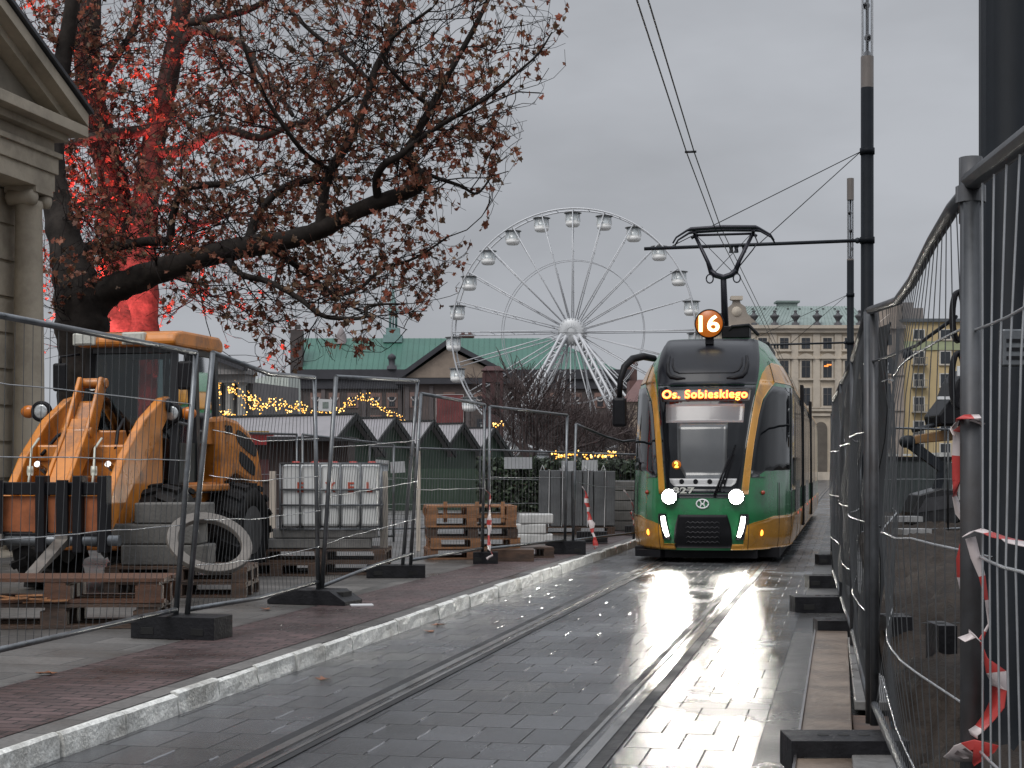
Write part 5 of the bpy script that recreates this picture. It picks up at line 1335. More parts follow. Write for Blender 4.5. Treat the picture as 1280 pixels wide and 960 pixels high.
for k in range(58):
    u = k / 57; a = Vector(P[0]) * (1 - u) + Vector(P[1]) * u; c = Vector((min(rx1, max(rx0 - 3, a.x)), 8, rz))
    if a.x > rx1: c = Vector(P[2]) * ((P[1][0] - a.x) / (P[1][0] - rx1)) + Vector(P[1]) * (1 - (P[1][0] - a.x) / (P[1][0] - rx1)); c.x = a.x
    rfm.bar(a + Vector((0, 0, .03)), c + Vector((0, 0, .05)), .06, .08)
roof = rfm.build('roof', copper, gb)
b = MB(); b.bb(xl - .3, xr + .3, -.9, -.0, Zp(474), Zp(462) - .02); b.bb(xl - .1, xr + .1, -.45, 0, Zp(486), Zp(474)); b.build('cornice', M('dark_cornice', (.035, .035, .042), .7, 0, .2, .6), gb)
# pediment
px = [(498, 474), (560, 429), (645, 474)]
b = MB(); pts = [(X(a), -2.4, Zp(c)) for a, c in px]; b.prism([(X(508), -2.2, Zp(473)), (X(560), -2.2, Zp(437)), (X(634), -2.2, Zp(473))], (0, 2.2, 0)); ped = b.build('pediment', tan, gb)
b = MB(); b.bar(pts[0], pts[1], 1.3, .75); b.bar(pts[1], pts[2], 1.3, .75); b.bb(X(496), X(647), -3.0, 0, Zp(481), Zp(474)); b.build('pediment_cornice', MATS['dark_cornice'], ped)
b = MB(); b.face([(X(505), -2.6, Zp(466)), (X(560), -2.6, Zp(426)), (X(560), 6, Zp(426)), (X(505), 6, Zp(466))]); b.face([(X(560), -2.6, Zp(426)), (X(640), -2.6, Zp(468)), (X(640), 6, Zp(468)), (X(560), 6, Zp(426))]); b.build('pediment_roof', copper, ped)
b = MB(); b.bb(X(505), X(636), -2.1, 0, 0, Zp(481)); b.build('portico_wall', M('brown_stone', (.09, .07, .065), .8, 0, .25, .5), gb)
# windows: arched lunettes with pale surround, upper storey
for row, (py0, py1) in enumerate(((494, 508), (522, 545))):
    for k, cx in enumerate((395, 418, 441, 470, 490, 520, 562, 600, 660, 690, 720, 750)):
        yb = -2.1 if 505 < cx < 636 else 0
        b = MB(); b.bb(X(cx - 7), X(cx + 7), yb - .12, yb + .02, Zp(py1 + 2), Zp(py0 - 3)); wo = b.build('window', pink if cx < 500 or row == 0 else dstone, gb)
        b = MB(); b.bb(X(cx - 3.6), X(cx + 3.6), yb - .2, yb - .1, Zp(py1), Zp(py0 + 2)); b.build('pane', winm, wo)
        if row == 0:
            b = MB(); b.tube([(X(cx) + .62 * math.cos(t), yb - .2, Zp(py0 + 3) + .62 * math.sin(t)) for t in [math.pi * q / 10 + math.pi for q in range(11)]], .13, 5); b.build('pale_surround', M('pale_trim', (.4, .37, .36), .7, 0, .1, 1), wo)
b = MB()
for cx in (404, 455, 500, 510, 540, 585, 632, 675): b.bb(X(cx - 2.5), X(cx + 2.5), -2.35 if 505 < cx < 636 else -.25, 0, 0, Zp(483))
b.build('pilaster', M('pilaster_stone', (.1, .085, .085), .8, 0, .2, .5), gb)
b = MB(); b.bb(xl - .4, X(378), -.2, 2, 0, Zp(412)); b.box(((xl + X(378)) / 2 - .1, .9, Zp(408)), (.9, 1, .7)); b.build('corner_turret', dstone, gb)
# copper statue pedestal, chimneys
for (a, c, t0, t1, yy) in ((572, 590, 412, 430, 9), (784, 797, 452, 478, 1)):
    b = MB(); b.bb(X(a), X(c), yy, yy + 1.2, Zp(t1), Zp(t0)); b.bb(X(a) - .15, X(c) + .15, yy - .1, yy + 1.3, Zp(t0 + 4), Zp(t0 + 2))
    for q in (.25, .75): b.lathe([(.3, 0), (.34, .5)], (lerp(X(a), X(c), q), yy + .6, Zp(t0)), 10)
    b.build('chimney', M('chimney_brick', (.09, .05, .045), .8, 0, .3, 1), roof)
b = MB(); b.lathe([(.9, 0), (.75, .6), (.5, .7), (.55, 1.6), (.75, 1.9), (.6, 2.3), (.35, 2.5), (.001, 2.7)], (X(490), -.5, Zp(462)), 10); b.build('roof_urn', MATS['dark_cornice'], gb)
sp_ = MB(); cx = X(487)
cs_ = M('copper_pale', (.16, .26, .25), .6, 0, .2, .4)
sp_.bb(cx - 1.6, cx + 1.6, 6.4, 9.6, rz - .8, Zp(414)); sp_.bb(cx - 1.15, cx + 1.15, 6.9, 9.1, Zp(414), Zp(405))
for q in range(8):
    t = 2 * math.pi * q / 8; sp_.tube([(cx + .62 * math.cos(t), 8 + .62 * math.sin(t), Zp(405)), (cx + .62 * math.cos(t), 8 + .62 * math.sin(t), Zp(382))], .13, 6)
sp_.lathe([(.95, Zp(383)), (.95, Zp(380)), (.6, Zp(378)), (.62, Zp(373)), (.3, Zp(366)), (.22, Zp(358)), (.1, Zp(346)), (.02, Zp(332))], (cx, 8, 0), 12)
sp_.build('spire', cs_, roof)
b = MB(); b.lathe([(.9, Zp(426)), (.9, Zp(416)), (.5, Zp(409)), (.1, Zp(404))], (X(421), 7, 0), 10); b.build('roof_lantern', M('lantern_stone', (.2, .17, .17), .7, 0, .2, 1), roof)
# red banner on the facade
bn = thing('red_banner', 'dark red banner hanging on the facade below the pediment', 'banner', go + RV * X(563) - FV * 2.5 + UP * Zp(545), A)
MB().bb(X(546) - X(563), X(580) - X(563), -.05, 0, 0, Zp(494) - Zp(545)).build('banner_sheet', M('banner_red', (.14, .035, .035), .7, 0, .5, .35), bn)
b = MB(); wd = X(580) - X(563); hh = Zp(494) - Zp(545)
for p0, p1 in (((-wd, hh), (wd, hh)), ((-wd, 0), (wd, 0)), ((-wd, 0), (-wd, hh)), ((wd, 0), (wd, hh))): b.bar((p0[0], -.07, p0[1]), (p1[0], -.07, p1[1]), .1, .1)
b.build('banner_frame', M('pale_trim', (.4, .37, .36), .7, 0, .1, 1), bn)
# wooden turret of the market in front
tD = 120; to, _, ts = aligned(tD, 616)
tu = thing('wooden_turret', 'dark red wooden turret with louvred openings beside the ferris wheel', 'turret', to, A)
redw = M('dark_red_wood', (.06, .024, .024), .7, 0, .3, 2)
def zt(py): return H + (HZ - py) / ts
hw = 11 / ts
b = MB()
for sx in (-1, 1):
    for sy in (-1, 1): b.bb(sx * hw - .12, sx * hw + .12, sy * hw - .12, sy * hw + .12, 0, zt(467))
b.bb(-hw, hw, -hw, hw, 0, zt(498)); b.bb(-hw - .05, hw + .05, -hw - .05, hw + .05, zt(478), zt(464)); b.bb(-hw * .3, hw * .3, -hw, hw, zt(498), zt(478))
b.build('turret_frame', redw, tu)
b = MB(); b.box((0, 0, zt(461)), (hw * 2.6, hw * 2.6, .35), None, 0, .6); b.build('turret_roof', redw, tu)
# ---------------------------------------------------------------- palace and neighbour on the right
PD_ = 209; po, _, ps = aligned(PD_, 1000)
stone = M('palace_stone', (.43, .365, .285), .8, 0, .12, .35, dirt=(.22, .19, .16), dirt_scale=.3, dirt_amt=.6)
stone2 = M('palace_trim', (.48, .42, .345), .75, 0, .1, .4, dirt=(.25, .22, .19), dirt_scale=.6, dirt_amt=.5)
slate = M('green_slate', (.17, .215, .2), .55, 0, .15, .4, dirt=(.1, .14, .125), dirt_scale=.6, dirt_amt=.5)
def PX_(px): return (px - 1000) / ps
def PZ(py): return H + (HZ - py) / ps
pal = thing('stone_palace', 'pale stone palace with grey green slate roof, urns and a curved gable', 'building', po, A)
xa, xb = PX_(898), PX_(1128)
b = MB(); b.bb(xa, xb, 0, 22, -.5, PZ(411)); b.build('wall', stone, pal)
b = MB()
b.bb(xa - .3, xb + .3, -.75, 0, PZ(411), PZ(407)); b.bb(xa - .1, xb + .1, -.4, 0, PZ(416), PZ(411)); b.bb(xa, xb, -.3, 0, PZ(514), PZ(511)); b.bb(xa, xb, -.18, 0, PZ(449), PZ(447.5)); b.bb(xa, xb, -.35, 0, PZ(601), PZ(590))
b.bb(xa, xb, -.22, -.0, PZ(520), PZ(517))
b.build('cornice', stone2, pal)
b = MB(); rz0, rz1 = PZ(407), PZ(377)
b.face([(xa, -.3, rz0), (PX_(1085), -.3, rz0), (PX_(1078), 6, rz1), (PX_(938), 6, rz1), ]); b.face([(PX_(938), 6, rz1), (PX_(1078), 6, rz1), (PX_(1085), 20, rz1 - .4), (xa, 20, rz1 - .4)])
for k in range(40):
    u = k / 39; b.bar((lerp(xa, PX_(1085), u), -.3, rz0 + .03), (lerp(PX_(938), PX_(1078), u), 6, rz1 + .03), .05, .06)
proof = b.build('roof', slate, pal)
b = MB(); b.bb(PX_(983), PX_(1007), 6, 8, rz1 - .2, rz1 + .5); b.bb(PX_(980), PX_(1010), 5.8, 8.2, rz1 + .5, rz1 + .75); b.build('roof_light', slate, proof)
for k in range(9): MB().box((PX_(948 + k * 15), 5.0, rz1 - .5), (.28, .3, .25)).build('roof_vent', M('vent_dark', (.04, .045, .045), .6, 0, .2, 2), proof)
for k, cx in enumerate((942, 968, 994, 1021, 1047, 1074)):
    b = MB(); z0 = PZ(407)
    b.lathe([(.5, 0), (.5, .35), (.22, .5), (.25, .8), (.55, 1.3), (.62, 1.55), (.3, 1.75), (.15, 2.1), (.28, 2.3), (.001, 2.5)], (PX_(cx), -.2, z0), 8)
    for v_ in b.v: v_.z = z0 + (v_.z - z0) * .82
    b.tube([(PX_(cx) - .6, -.2, z0 + 1.3), (PX_(cx) - .4, -.2, z0 + 1.1), (PX_(cx) + .4, -.2, z0 + 1.1), (PX_(cx) + .6, -.2, z0 + 1.3)], .1, 5)
    b.build('roof_urn', M('urn_dark', (.07, .07, .075), .7, 0, .3, 2), pal)
# curved gable on the left
gp = [(904, 409), (906, 398), (914, 392), (916, 384), (921, 380), (922, 376), (918, 374), (934, 374), (930, 376), (931, 380), (937, 384), (939, 392), (947, 400), (956, 409)]
b = MB(); b.prism([(PX_(a) - .6, -.5, PZ(c)) for a, c in gp], (0, 1.0, 0)); gbl = b.build('gable', M('gable_stone', (.27, .235, .2), .8, 0, .15, .5), pal)
b = MB(); b.lathe([(.001, -.12), (.6, -.1), (.75, .1), (.001, .2)], (PX_(926) - .6, -.5, PZ(390)), 12, 'Y'); b.box((PX_(926) - .6, -.2, PZ(373)), (1.5, 1.2, .5)); b.build('gable_cartouche', stone2, gbl)
lit = M('lit_window_glow', (.3, .1, .03), .4, 0, 0, emit=(1, .28, .05), estr=1.6)
cols = [(953, .5)] + [(980, .5), (1007, .5), (1034, .5), (1061, .5), (1104, .5)] + [(926, .5)]
for cx, hw_ in cols:
    for r_, (t0, t1) in enumerate(((422.5, 436), (451, 472), (485, 507))):
        b = MB(); x_ = PX_(cx); z0, z1 = PZ(t1), PZ(t0)
        b.bb(x_ - .78, x_ + .78, -.16, 0, z0 - .15, z1 + .18); b.bb(x_ - .95, x_ + .95, -.3, 0, z0 - .35, z0 - .15)
        if r_ == 1: b.prism([(x_ - 1.1 + 2.2 * q / 8, -.38, z1 + .45 + .5 * math.sin(math.pi * q / 8)) for q in range(9)] + [(x_ + 1.1, -.38, z1 + .25), (x_ - 1.1, -.38, z1 + .25)], (0, .38, 0))
        wo = b.build('window', stone2, pal)
        b = MB(); b.bb(x_ - .55, x_ + .55, -.2, -.1, z0, z1); pn = b.build('pane', winm, wo)
        b = MB(); b.bb(x_ - .035, x_ + .035, -.24, -.2, z0, z1); b.bb(x_ - .55, x_ + .55, -.24, -.2, lerp(z0, z1, .62), lerp(z0, z1, .62) + .06); b.build('glazing_bar', M('glazing_bar_dark', (.1, .09, .085), .6, 0, .1, 2), wo)
        if cx == 1034 and r_ == 1:
            b = MB(); b.bb(x_ - .45, x_ + .1, -.27, -.245, z1 - .8, z1 - .62); b.bb(x_ - .1, x_ + .5, -.27, -.245, z1 - .62, z1 - .45); b.build('lamp_glow', lit, wo)
b = MB()
for cx in (940, 966.5, 993.5, 1020.5, 1047.5, 1074): b.bb(PX_(cx) - .45, PX_(cx) + .45, -.12, 0, PZ(510), PZ(417))
b.build('pilaster', stone2, pal)
for cx in (1007, 1026, 1050):
    b = MB(); x_ = PX_(cx); z1 = PZ(535); 
    b.prism([(x_ - .8, -.15, 0)] + [(x_ - .8 * math.cos(math.pi * q / 10), -.15, z1 + .8 * math.sin(math.pi * q / 10)) for q in range(11)] + [(x_ + .8, -.15, 0)], (0, .1, 0))
    b.build('ground_arch', M('arch_shadow', (.1, .085, .07), .7, 0, .2, 1), pal)
# pediment bay right of the pole
b = MB(); b.bb(PX_(1092), PX_(1127), -1.2, 0, -.5, PZ(409)); b.build('projecting_bay', M('bay_stone', (.29, .245, .21), .8, 0, .15, .4, dirt=(.17, .14, .12), dirt_scale=.3, dirt_amt=.6), pal)
b = MB(); b.bb(PX_(1094), PX_(1132), 2, 8, PZ(409), PZ(380)); b.build('attic_block', MATS['bay_stone'], pal); b = MB(); b.bb(PX_(1092), PX_(1127), -1.4, -1.2, PZ(470), PZ(468)); b.build('string_course', MATS['bay_stone'], pal); b = MB(); b.bb(PX_(1092), PX_(1127), -1.4, -1.2, PZ(514), PZ(511)); b.build('string_course', MATS['bay_stone'], pal); b = MB(); b.prism([(PX_(1091), -1.4, PZ(409)), (PX_(1110), -1.4, PZ(393)), (PX_(1128), -1.4, PZ(409))], (0, 1.4, 0)); b.bb(PX_(1090), PX_(1129), -1.7, 0, PZ(412), PZ(409))
b.build('bay_pediment', MATS['bay_stone'], pal)
for (t0, t1, w2, arch) in ((419, 432, .8, 0), (450, 470, 1.15, 1), (480, 507, .7, 0)):
    x_ = PX_(1104); z0, z1 = PZ(t1), PZ(t0); b = MB()
    pts = [(x_ - w2, -1.26, z0)] + ([(x_ - w2 * math.cos(math.pi * q / 8), -1.26, z1 - .6 + w2 * math.sin(math.pi * q / 8)) for q in range(9)] if arch else [(x_ - w2, -1.26, z1), (x_ + w2, -1.26, z1)]) + [(x_ + w2, -1.26, z0)]
    b.prism(pts, (0, .08, 0)); wo = b.build('bay_window', winm, pal)
    if arch:
        b = MB()
        for q in range(2):
            for j in range(3): b.box((x_ - .25 + q * .5, -1.3, z0 + .5 + j * .5), (.28, .03, .34))
        b.build('pale_sash', M('pale_sash', (.5, .52, .55), .4, 0, .1, 2), wo)
# yellow house
yh = thing('yellow_apartment_house', 'yellow apartment house with small balconies and a green band below its eaves', 'building', po + RV * PX_(1128), A)
yel = M('yellow_render', (.48, .37, .2), .85, 0, .1, .4, dirt=(.33, .25, .14), dirt_scale=.4, dirt_amt=.5)
def YX(px): return (px - 1128) / ps
b = MB(); b.bb(0, YX(1340), -.6, 16, -.5, PZ(403)); b.build('wall', yel, yh)
b = MB(); b.bb(-.1, YX(1340), -.75, -.6, PZ(438), PZ(434)); b.bb(-.1, YX(1340), -.7, -.6, PZ(434), PZ(427)); b.build('green_band', M('green_band', (.3, .33, .2), .8, 0, .15, .5), yh)
b = MB(); b.bb(-.2, YX(1340), -1.0, 15, PZ(403), PZ(399)); b.build('roof', M('dark_roof', (.09, .1, .11), .6, 0, .2, .4), yh)
for (a, c, t) in ((1133, 1147, 376), (1147, 1159, 383)):
    b = MB(); b.bb(YX(a), YX(c), 2, 5, PZ(400), PZ(t)); b.build('chimney', M('chimney_plaster', (.19, .17, .16), .8, 0, .2, .5), yh)
for cx in (1147, 1180, 1222, 1255):
    for (t0, t1) in ((413, 424), (440, 455), (468, 483), (497, 514), (527, 543), (555, 572)):
        x_ = YX(cx); z0, z1 = PZ(t1), PZ(t0)
        b = MB(); b.bb(x_ - .78, x_ + .78, -.7, -.6, z0 - .1, z1 + .12); wo = b.build('window', M('window_white', (.5, .48, .44), .6, 0, .1, 1), yh)
        b = MB(); b.bb(x_ - .62, x_ - .04, -.74, -.66, z0, z1); b.bb(x_ + .04, x_ + .62, -.74, -.66, z0, z1); b.build('pane', winm, wo)
        if cx == 1147 and t0 > 430:
            b = MB(); b.bb(x_ - .95, x_ + .95, -1.5, -.6, z0 - .25, z0 - .1)
            for q in range(9): b.bb(x_ - .92 + q * .23 - .025, x_ - .92 + q * .23 + .025, -1.5, -1.45, z0 - .1, z0 + .75)
            b.bb(x_ - .95, x_ + .95, -1.52, -1.44, z0 + .72, z0 + .8); b.build('balcony', M('balcony_grey', (.25, .23, .2), .6, 0, .2, 2), yh)
        else:
            b = MB(); b.bb(x_ - .85, x_ + .85, -.82, -.6, z0 - .22, z0 - .1); b.build('sill', M('sill_pale', (.5, .45, .38), .6, 0, .1, 1), wo)
# bright shop front beyond the container
sf = thing('market_shop', 'low lit white shop front strip beyond the dark container', 'shop', Vector((*W(1165, 600, 150).xy, 0)), A)
MB().bb(-3.2, 3.6, 0, 4, 0, 2.1).build('shop_wall', M('shop_dark', (.05, .05, .055), .6, 0, .2, 1), sf)
MB().bb(-3.2, 3.6, -.2, 0, 1.6, 2.0).build('fascia', M('fascia_pale', (.6, .6, .6), .5, 0, 0, emit=(1, .97, .9), estr=.35), sf)
# roof glimpsed by the tram left
rb = thing('red_roof_house', 'house with dull red roof just beyond the tram mirror', 'building', Vector((*W(812, 600, 190).xy, 0)), A)
b = MB(); b.bb(-3, 8, 0, 10, 0, 9.4); b.build('wall', tan, rb); b = MB(); b.prism([(-3.4, -.4, 9.4), (8.4, -.4, 9.4), (8.4, 5, 12.3), (-1, 5, 12.3)], (0, .3, 0)); b.bb(-2, 8.4, 5.2, 10, 9.4, 12.2); b.build('roof', M('dull_red_roof', (.12, .06, .055), .7, 0, .2, .6), rb)
# ---------------------------------------------------------------- market huts
hutg = M('hut_green', (.028, .052, .034), .6, 0, .25, 1.5, bump=.1, stretch=(6, 6, .6), dirt=(.02, .035, .025), dirt_amt=.5)
hutr = M('hut_roof_grey', (.23, .22, .23), .45, 0, .15, 1.2, dirt=(.2, .185, .2), dirt_amt=.5, stretch=(3, 1, 1))
HA = A + R(58)     # gable normal turned towards the camera's right
def hut(label, px, py, D, wd=2.5, ln=4.4, root=None):
    apex = W(px, py, D); z1 = apex.z; ze = z1 - 1.05
    root = thing('market_hut', label, 'hut', (apex.x, apex.y, Z0), HA, 'green market huts with grey gable roofs')
    zz1 = z1 - Z0; zze = ze - Z0
    # local: -y is the gable's outward normal, ridge runs along +y
    b = MB(); b.prism([(-wd / 2, 0, 0), (wd / 2, 0, 0), (wd / 2, 0, zze), (0, 0, zz1 - .06), (-wd / 2, 0, zze)], (0, ln, 0)); b.build('hut_wall', hutg, root)
    b = MB()
    for s_ in (-1, 1):
        b.prism([(0, -.25, zz1), (s_ * (wd / 2 + .22), -.25, zze - .2), (s_ * (wd / 2 + .22), -.25, zze - .12), (0, -.25, zz1 + .08)], (0, ln + .5, 0))
    b.build('hut_roof', hutr, root)
    b = MB()
    for s_ in (-1, 1): b.bar((0, -.27, zz1 + .03), (s_ * (wd / 2 + .24), -.27, zze - .17), .06, .16)
    b.bar((0, -.28, zz1 + .1), (0, ln + .28, zz1 + .1), .14, .05)
    b.build('barge_board', M('barge_dark', (.018, .02, .02), .6, 0, .2, 3), root)
    b = MB(); b.bb(-wd / 2 - .02, -wd / 2 + .0, .3, ln - .3, 1.0, zze - .35); b.build('serving_hatch', M('hatch_dark', (.02, .02, .018), .6, 0, .3, 3), root)
    return root
hut('green market hut nearest the loader with the longest grey roof', 437, 521, 50, 2.6, 6.5)
hut('green market hut second from the loader, behind the white tank', 487, 525, 55)
hut('green market hut third from the loader, above the two paper sheets', 535, 529, 59.5)
hut('green market hut fourth from the loader, behind the pallet stack', 573, 532, 64)
hut('rightmost green market hut, its roof half hidden by the bare tree', 612, 537, 69)
# brown stalls and red awning behind the loader
stl = thing('market_stall', 'dark brown wooden market stall behind the loader hood', 'stall', Vector((*W(362, 600, 44).xy, Z0)), A)
MB().bb(-1.3, 1.6, 0, 2, 0, 2.0).build('stall_wall', M('dark_brown_wood', (.045, .028, .024), .6, 0, .4, 2, stretch=(5, 5, .5)), stl)
b = MB(); b.bb(-1.4, 1.7, -.5, 2.1, 2.0, 2.12); b.build('stall_roof', M('stall_roof_dark', (.03, .03, .034), .5, 0, .2, 3), stl)
for a_, c_, e_, f_ in ((-1.0, -.55, .9, 1.5), (-.2, .2, .7, 1.4), (.6, 1.2, .8, 1.5)): MB().bb(a_, c_, -.06, 0, e_, f_).build('stall_panel', M('stall_panel_red', (.09, .03, .03), .6, 0, .3, 3), stl)
tag(MB().bb(-.2, .2, -.1, .1, 0, .28).build('gift_box', [M('gift_red', (.4, .04, .04), .4, 0, .3, 9)], loc=W(322, 556, 40), rotz=A + .5), 'red box with gold lid standing above the loader hood', 'box')
bx = bpy.data.objects['gift_box']
MB().box((0, 0, .31), (.5, .3, .07)).build('lid', M('gift_gold', (.6, .4, .15), .4, 0, .3, 8), bx)
tag(MB().bb(-.45, .45, -.25, .25, 0, .06).build('red_parasol_top', M('gift_red', (.4, .04, .04), .4, 0, .3, 9), loc=W(318, 545, 40.5), rotz=A), 'flat red canopy edge behind the loader hood', 'canopy')
# ---------------------------------------------------------------- columned pavilion with gold lights
cD = 78; c0_, _, cs = aligned(cD, 290)
cp_ = thing('columned_pavilion', 'pale columned pavilion with low pediment and gold lights behind the loader', 'building', c0_, A + R(-14))
pale = M('pavilion_pale', (.34, .33, .31), .7, 0, .15, .8, dirt=(.2, .19, .18), dirt_amt=.5)
def CX(px): return (px - 290) / cs
def CZ(py): return H + (HZ - py) / cs
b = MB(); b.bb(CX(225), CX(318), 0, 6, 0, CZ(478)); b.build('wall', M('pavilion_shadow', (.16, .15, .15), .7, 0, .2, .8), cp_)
b = MB(); b.bb(CX(222), CX(321), -1.2, 0, CZ(480), CZ(470)); b.bb(CX(220), CX(324), -1.5, 0, CZ(470), CZ(464)); b.prism([(CX(220), -1.4, CZ(464)), (CX(268), -1.4, CZ(446)), (CX(322), -1.4, CZ(464))], (0, 1.4, 0)); b.build('entablature', M('pavilion_stone', (.2, .19, .185), .7, 0, .15, .8), cp_)
b = MB(); b.bar((CX(218), -1.5, CZ(463)), (CX(268), -1.5, CZ(444)), .5, .2); b.bar((CX(268), -1.5, CZ(444)), (CX(325), -1.5, CZ(464)), .5, .2); b.build('pediment_roof', MATS['dark_cornice'], cp_)
for k, cx in enumerate((232, 248, 264, 280, 296, 312)):
    b = MB(); b.lathe([(.22, 0), (.2, CZ(484)), (.28, CZ(481)), (.28, CZ(480))], (CX(cx), -.8, 0), 12); b.build('column', pale, cp_)
tn = thing('ribbed_marquee', 'pale ribbed marquee roof with rounded top between pavilion and huts', 'marquee', Vector((*W(338, 600, 84).xy, 0)), A)
b = MB(); ts_ = F / 84
zt0, zt1 = H + (HZ - 508) / ts_, H + (HZ - 468) / ts_
def rib(u): return Vector((-1.0 + 2.0 * u, 0, 0))
pr = [(-1.05, zt0 - 1.2), (-1.05, zt1 - .9), (-.75, zt1 - .25), (0, zt1), (.9, zt1 + .02), (.98, zt0 - 1.2)]
b.prism([(x, 0, z) for x, z in pr], (0, 5, 0))
b.build('canvas_roof', M('marquee_canvas', (.48, .52, .48), .6, 0, .1, 1), tn); b = MB()
for k in range(9): b.bar((-.95 + k * .235, -.02, zt0 - 1), (-.95 + k * .235, -.02, zt1 - (.45 if k < 1 else .08)), .05, .03)
b.build('canvas_seam', MATS['marquee_canvas'], tn)
# gold fairy lights
bulb = M('fairy_light', (1, .7, .2), .4, 0, 0, emit=(1, .42, .05), estr=2.0)
bulb2 = M('fairy_light_pale', (1, .8, .4), .4, 0, 0, emit=(1, .58, .15), estr=3.2)
def fairy(label, path, D, n, spread, r=.029, hang=0, seed=1, group='gold fairy light garlands on the christmas market'):
    rnd = random.Random(seed); og = W(path[0][0], path[0][1], D)
    root = thing('fairy_lights', label, 'fairy lights', og, 0, group)
    pts = [W(a, c, D) for a, c in path]
    MB().tube(pts, .012, 5).build('cable', black_matt, root, og)
    b = MB()
    for k in range(n):
        t = rnd.random() * (len(path) - 1); i = int(t); f = t - i
        px = lerp(path[i][0], path[i + 1][0], f) + rnd.gauss(0, spread * .6); py = lerp(path[i][1], path[i + 1][1], f) + abs(rnd.gauss(0, spread)) * (1 if hang else rnd.choice((-1, 1)))
        b.ball(W(px, py, D + rnd.uniform(-.4, .4)), r * rnd.uniform(.6, 1.3), 5, 3, 1 if rnd.random() < .4 else 0)
    o = b.build('bulb', [bulb, bulb2], root, og); o['kind'] = 'stuff'
    return root
fairy('gold light garland climbing the left side of the pale columns', [(272, 478), (274, 492), (266, 500), (274, 512), (290, 522)], 70, 70, 3, seed=1)
fairy('gold light garland hanging low across the pale columns', [(280, 516), (292, 524), (305, 520), (312, 530)], 70, 70, 5, seed=2)
fairy('broad gold light curtain on the pavilion front', [(286, 486), (300, 492), (315, 500), (322, 508)], 70, 100, 5, seed=3)
fairy('gold light peaks between the pavilion and the first hut roof', [(318, 500), (330, 512), (338, 498), (346, 514), (354, 502), (364, 514), (372, 506), (380, 514)], 66, 100, 3, seed=4)
fairy('gold lights along the ridge line behind the first hut', [(376, 515), (392, 513), (410, 516), (428, 514)], 64, 40, 2, seed=5)
fairy('gold light arch rising over the hut roofs below the green roof', [(424, 514), (436, 502), (450, 497), (462, 499), (474, 508), (488, 518), (504, 525)], 72, 110, 2.6, seed=6)
fairy('orange gold lights along the hedge beside the tram', [(690, 568), (706, 572), (724, 568), (742, 572), (760, 566), (768, 570)], 48, 60, 3, .035, seed=7)
fairy('faint orange lights inside the bare trees', [(616, 532), (628, 530), (640, 536)], 66, 16, 3, .03, seed=8)
fairy('gold light cluster glimpsed through the loader cab', [(212, 478), (226, 482), (238, 478)], 70, 24, 3, seed=9)
# ---------------------------------------------------------------- hedges between the huts and the tram
hedge_m = M('hedge_leaf', (.028, .045, .022), .6, 0, .6, 3)
def hedge(label, px0, px1, D, z1, dp=1.6, n=2600, seed=1):
    rnd = random.Random(seed); s_ = F / D; wd = (px1 - px0) / s_
    root = thing('hedge', label, 'hedge', Vector((*W((px0 + px1) / 2, 600, D).xy, Z0)), A, 'clipped dark hedges on the plaza')
    b = MB()
    for k in range(n):
        x = rnd.uniform(-wd / 2, wd / 2); z = rnd.uniform(0, z1) * (1 + .04 * math.sin(x * 3)); y = rnd.choice((0, 0, rnd.uniform(0, dp))) + rnd.gauss(0, .06)
        if rnd.random() < .25: z = z1 + rnd.gauss(0, .05); y = rnd.uniform(0, dp)
        c = Vector((x, y, z)); r = rnd.uniform(.05, .11)
        a = Vector((rnd.gauss(0, 1), rnd.gauss(0, 1), rnd.gauss(0, 1))).normalized(); e = a.cross(Vector((rnd.gauss(0, 1), rnd.gauss(0, 1), rnd.gauss(0, 1)))).normalized()
        b.face([c - a * r, c + e * r * .6, c + a * r, c - e * r * .6])
    b.build('foliage', hedge_m, root)
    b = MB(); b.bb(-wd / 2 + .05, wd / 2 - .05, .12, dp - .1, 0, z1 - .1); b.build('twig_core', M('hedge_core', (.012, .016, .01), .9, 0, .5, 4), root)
hedge('low dark green hedge behind the pallet stack and the blank placard', 596, 700, 46, 1.45, seed=1)
hedge('low dark green hedge between the strapped slabs and the tram', 702, 812, 44, 1.4, seed=2)
tag(MB().bb(-2.2, 1.3, 0, .1, 0, 1.25).build('green_hoarding', hutg, loc=Vector((*W(555, 600, 48).xy, Z0)), rotz=A), 'dark green board wall below the hut gables behind the pallet stack', 'hoarding')
# ---------------------------------------------------------------- bare trees
bark_r = M('bare_twig_bark', (.05, .032, .03), .7, 0, .4, 3)
def branchy(mb, p, d, L, r, lev, rnd, up=.25, ratio=.68, nb=3, minr=.006, spread=.7, tw=3):
    n = 4 if lev > 1 else 3
    pts = [p]; rs = [r]; q = p; dd = d.copy()
    for k in range(n):
        dd = (dd + Vector((rnd.gauss(0, .14), rnd.gauss(0, .14), rnd.gauss(0, .1) + up * .1))).normalized(); q = q + dd * L / n; pts.append(q); rs.append(max(minr, lerp(r, r * ratio, (k + 1) / n)))
    mb.tube(pts, rs, 6 if lev > 3 else (4 if lev > 1 else 3), cap=False)
    if lev <= 0: return
    for k in range(nb):
        f = rnd.uniform(.35, 1); i = min(n - 1, int(f * n)); s0 = lerp(pts[i], pts[i + 1], f * n - i)
        ax = Vector((rnd.gauss(0, 1), rnd.gauss(0, 1), rnd.gauss(0, .6))).normalized()
        nd = (dd + ax * spread + UP * up).normalized()
        branchy(mb, s0, nd, L * rnd.uniform(.55, .8), max(minr, r * ratio * .75), lev - 1, rnd, up, ratio, nb, minr, spread)
    branchy(mb, pts[-1], dd, L * .75, max(minr, r * ratio), lev - 1, rnd, up, ratio, nb, minr, spread)
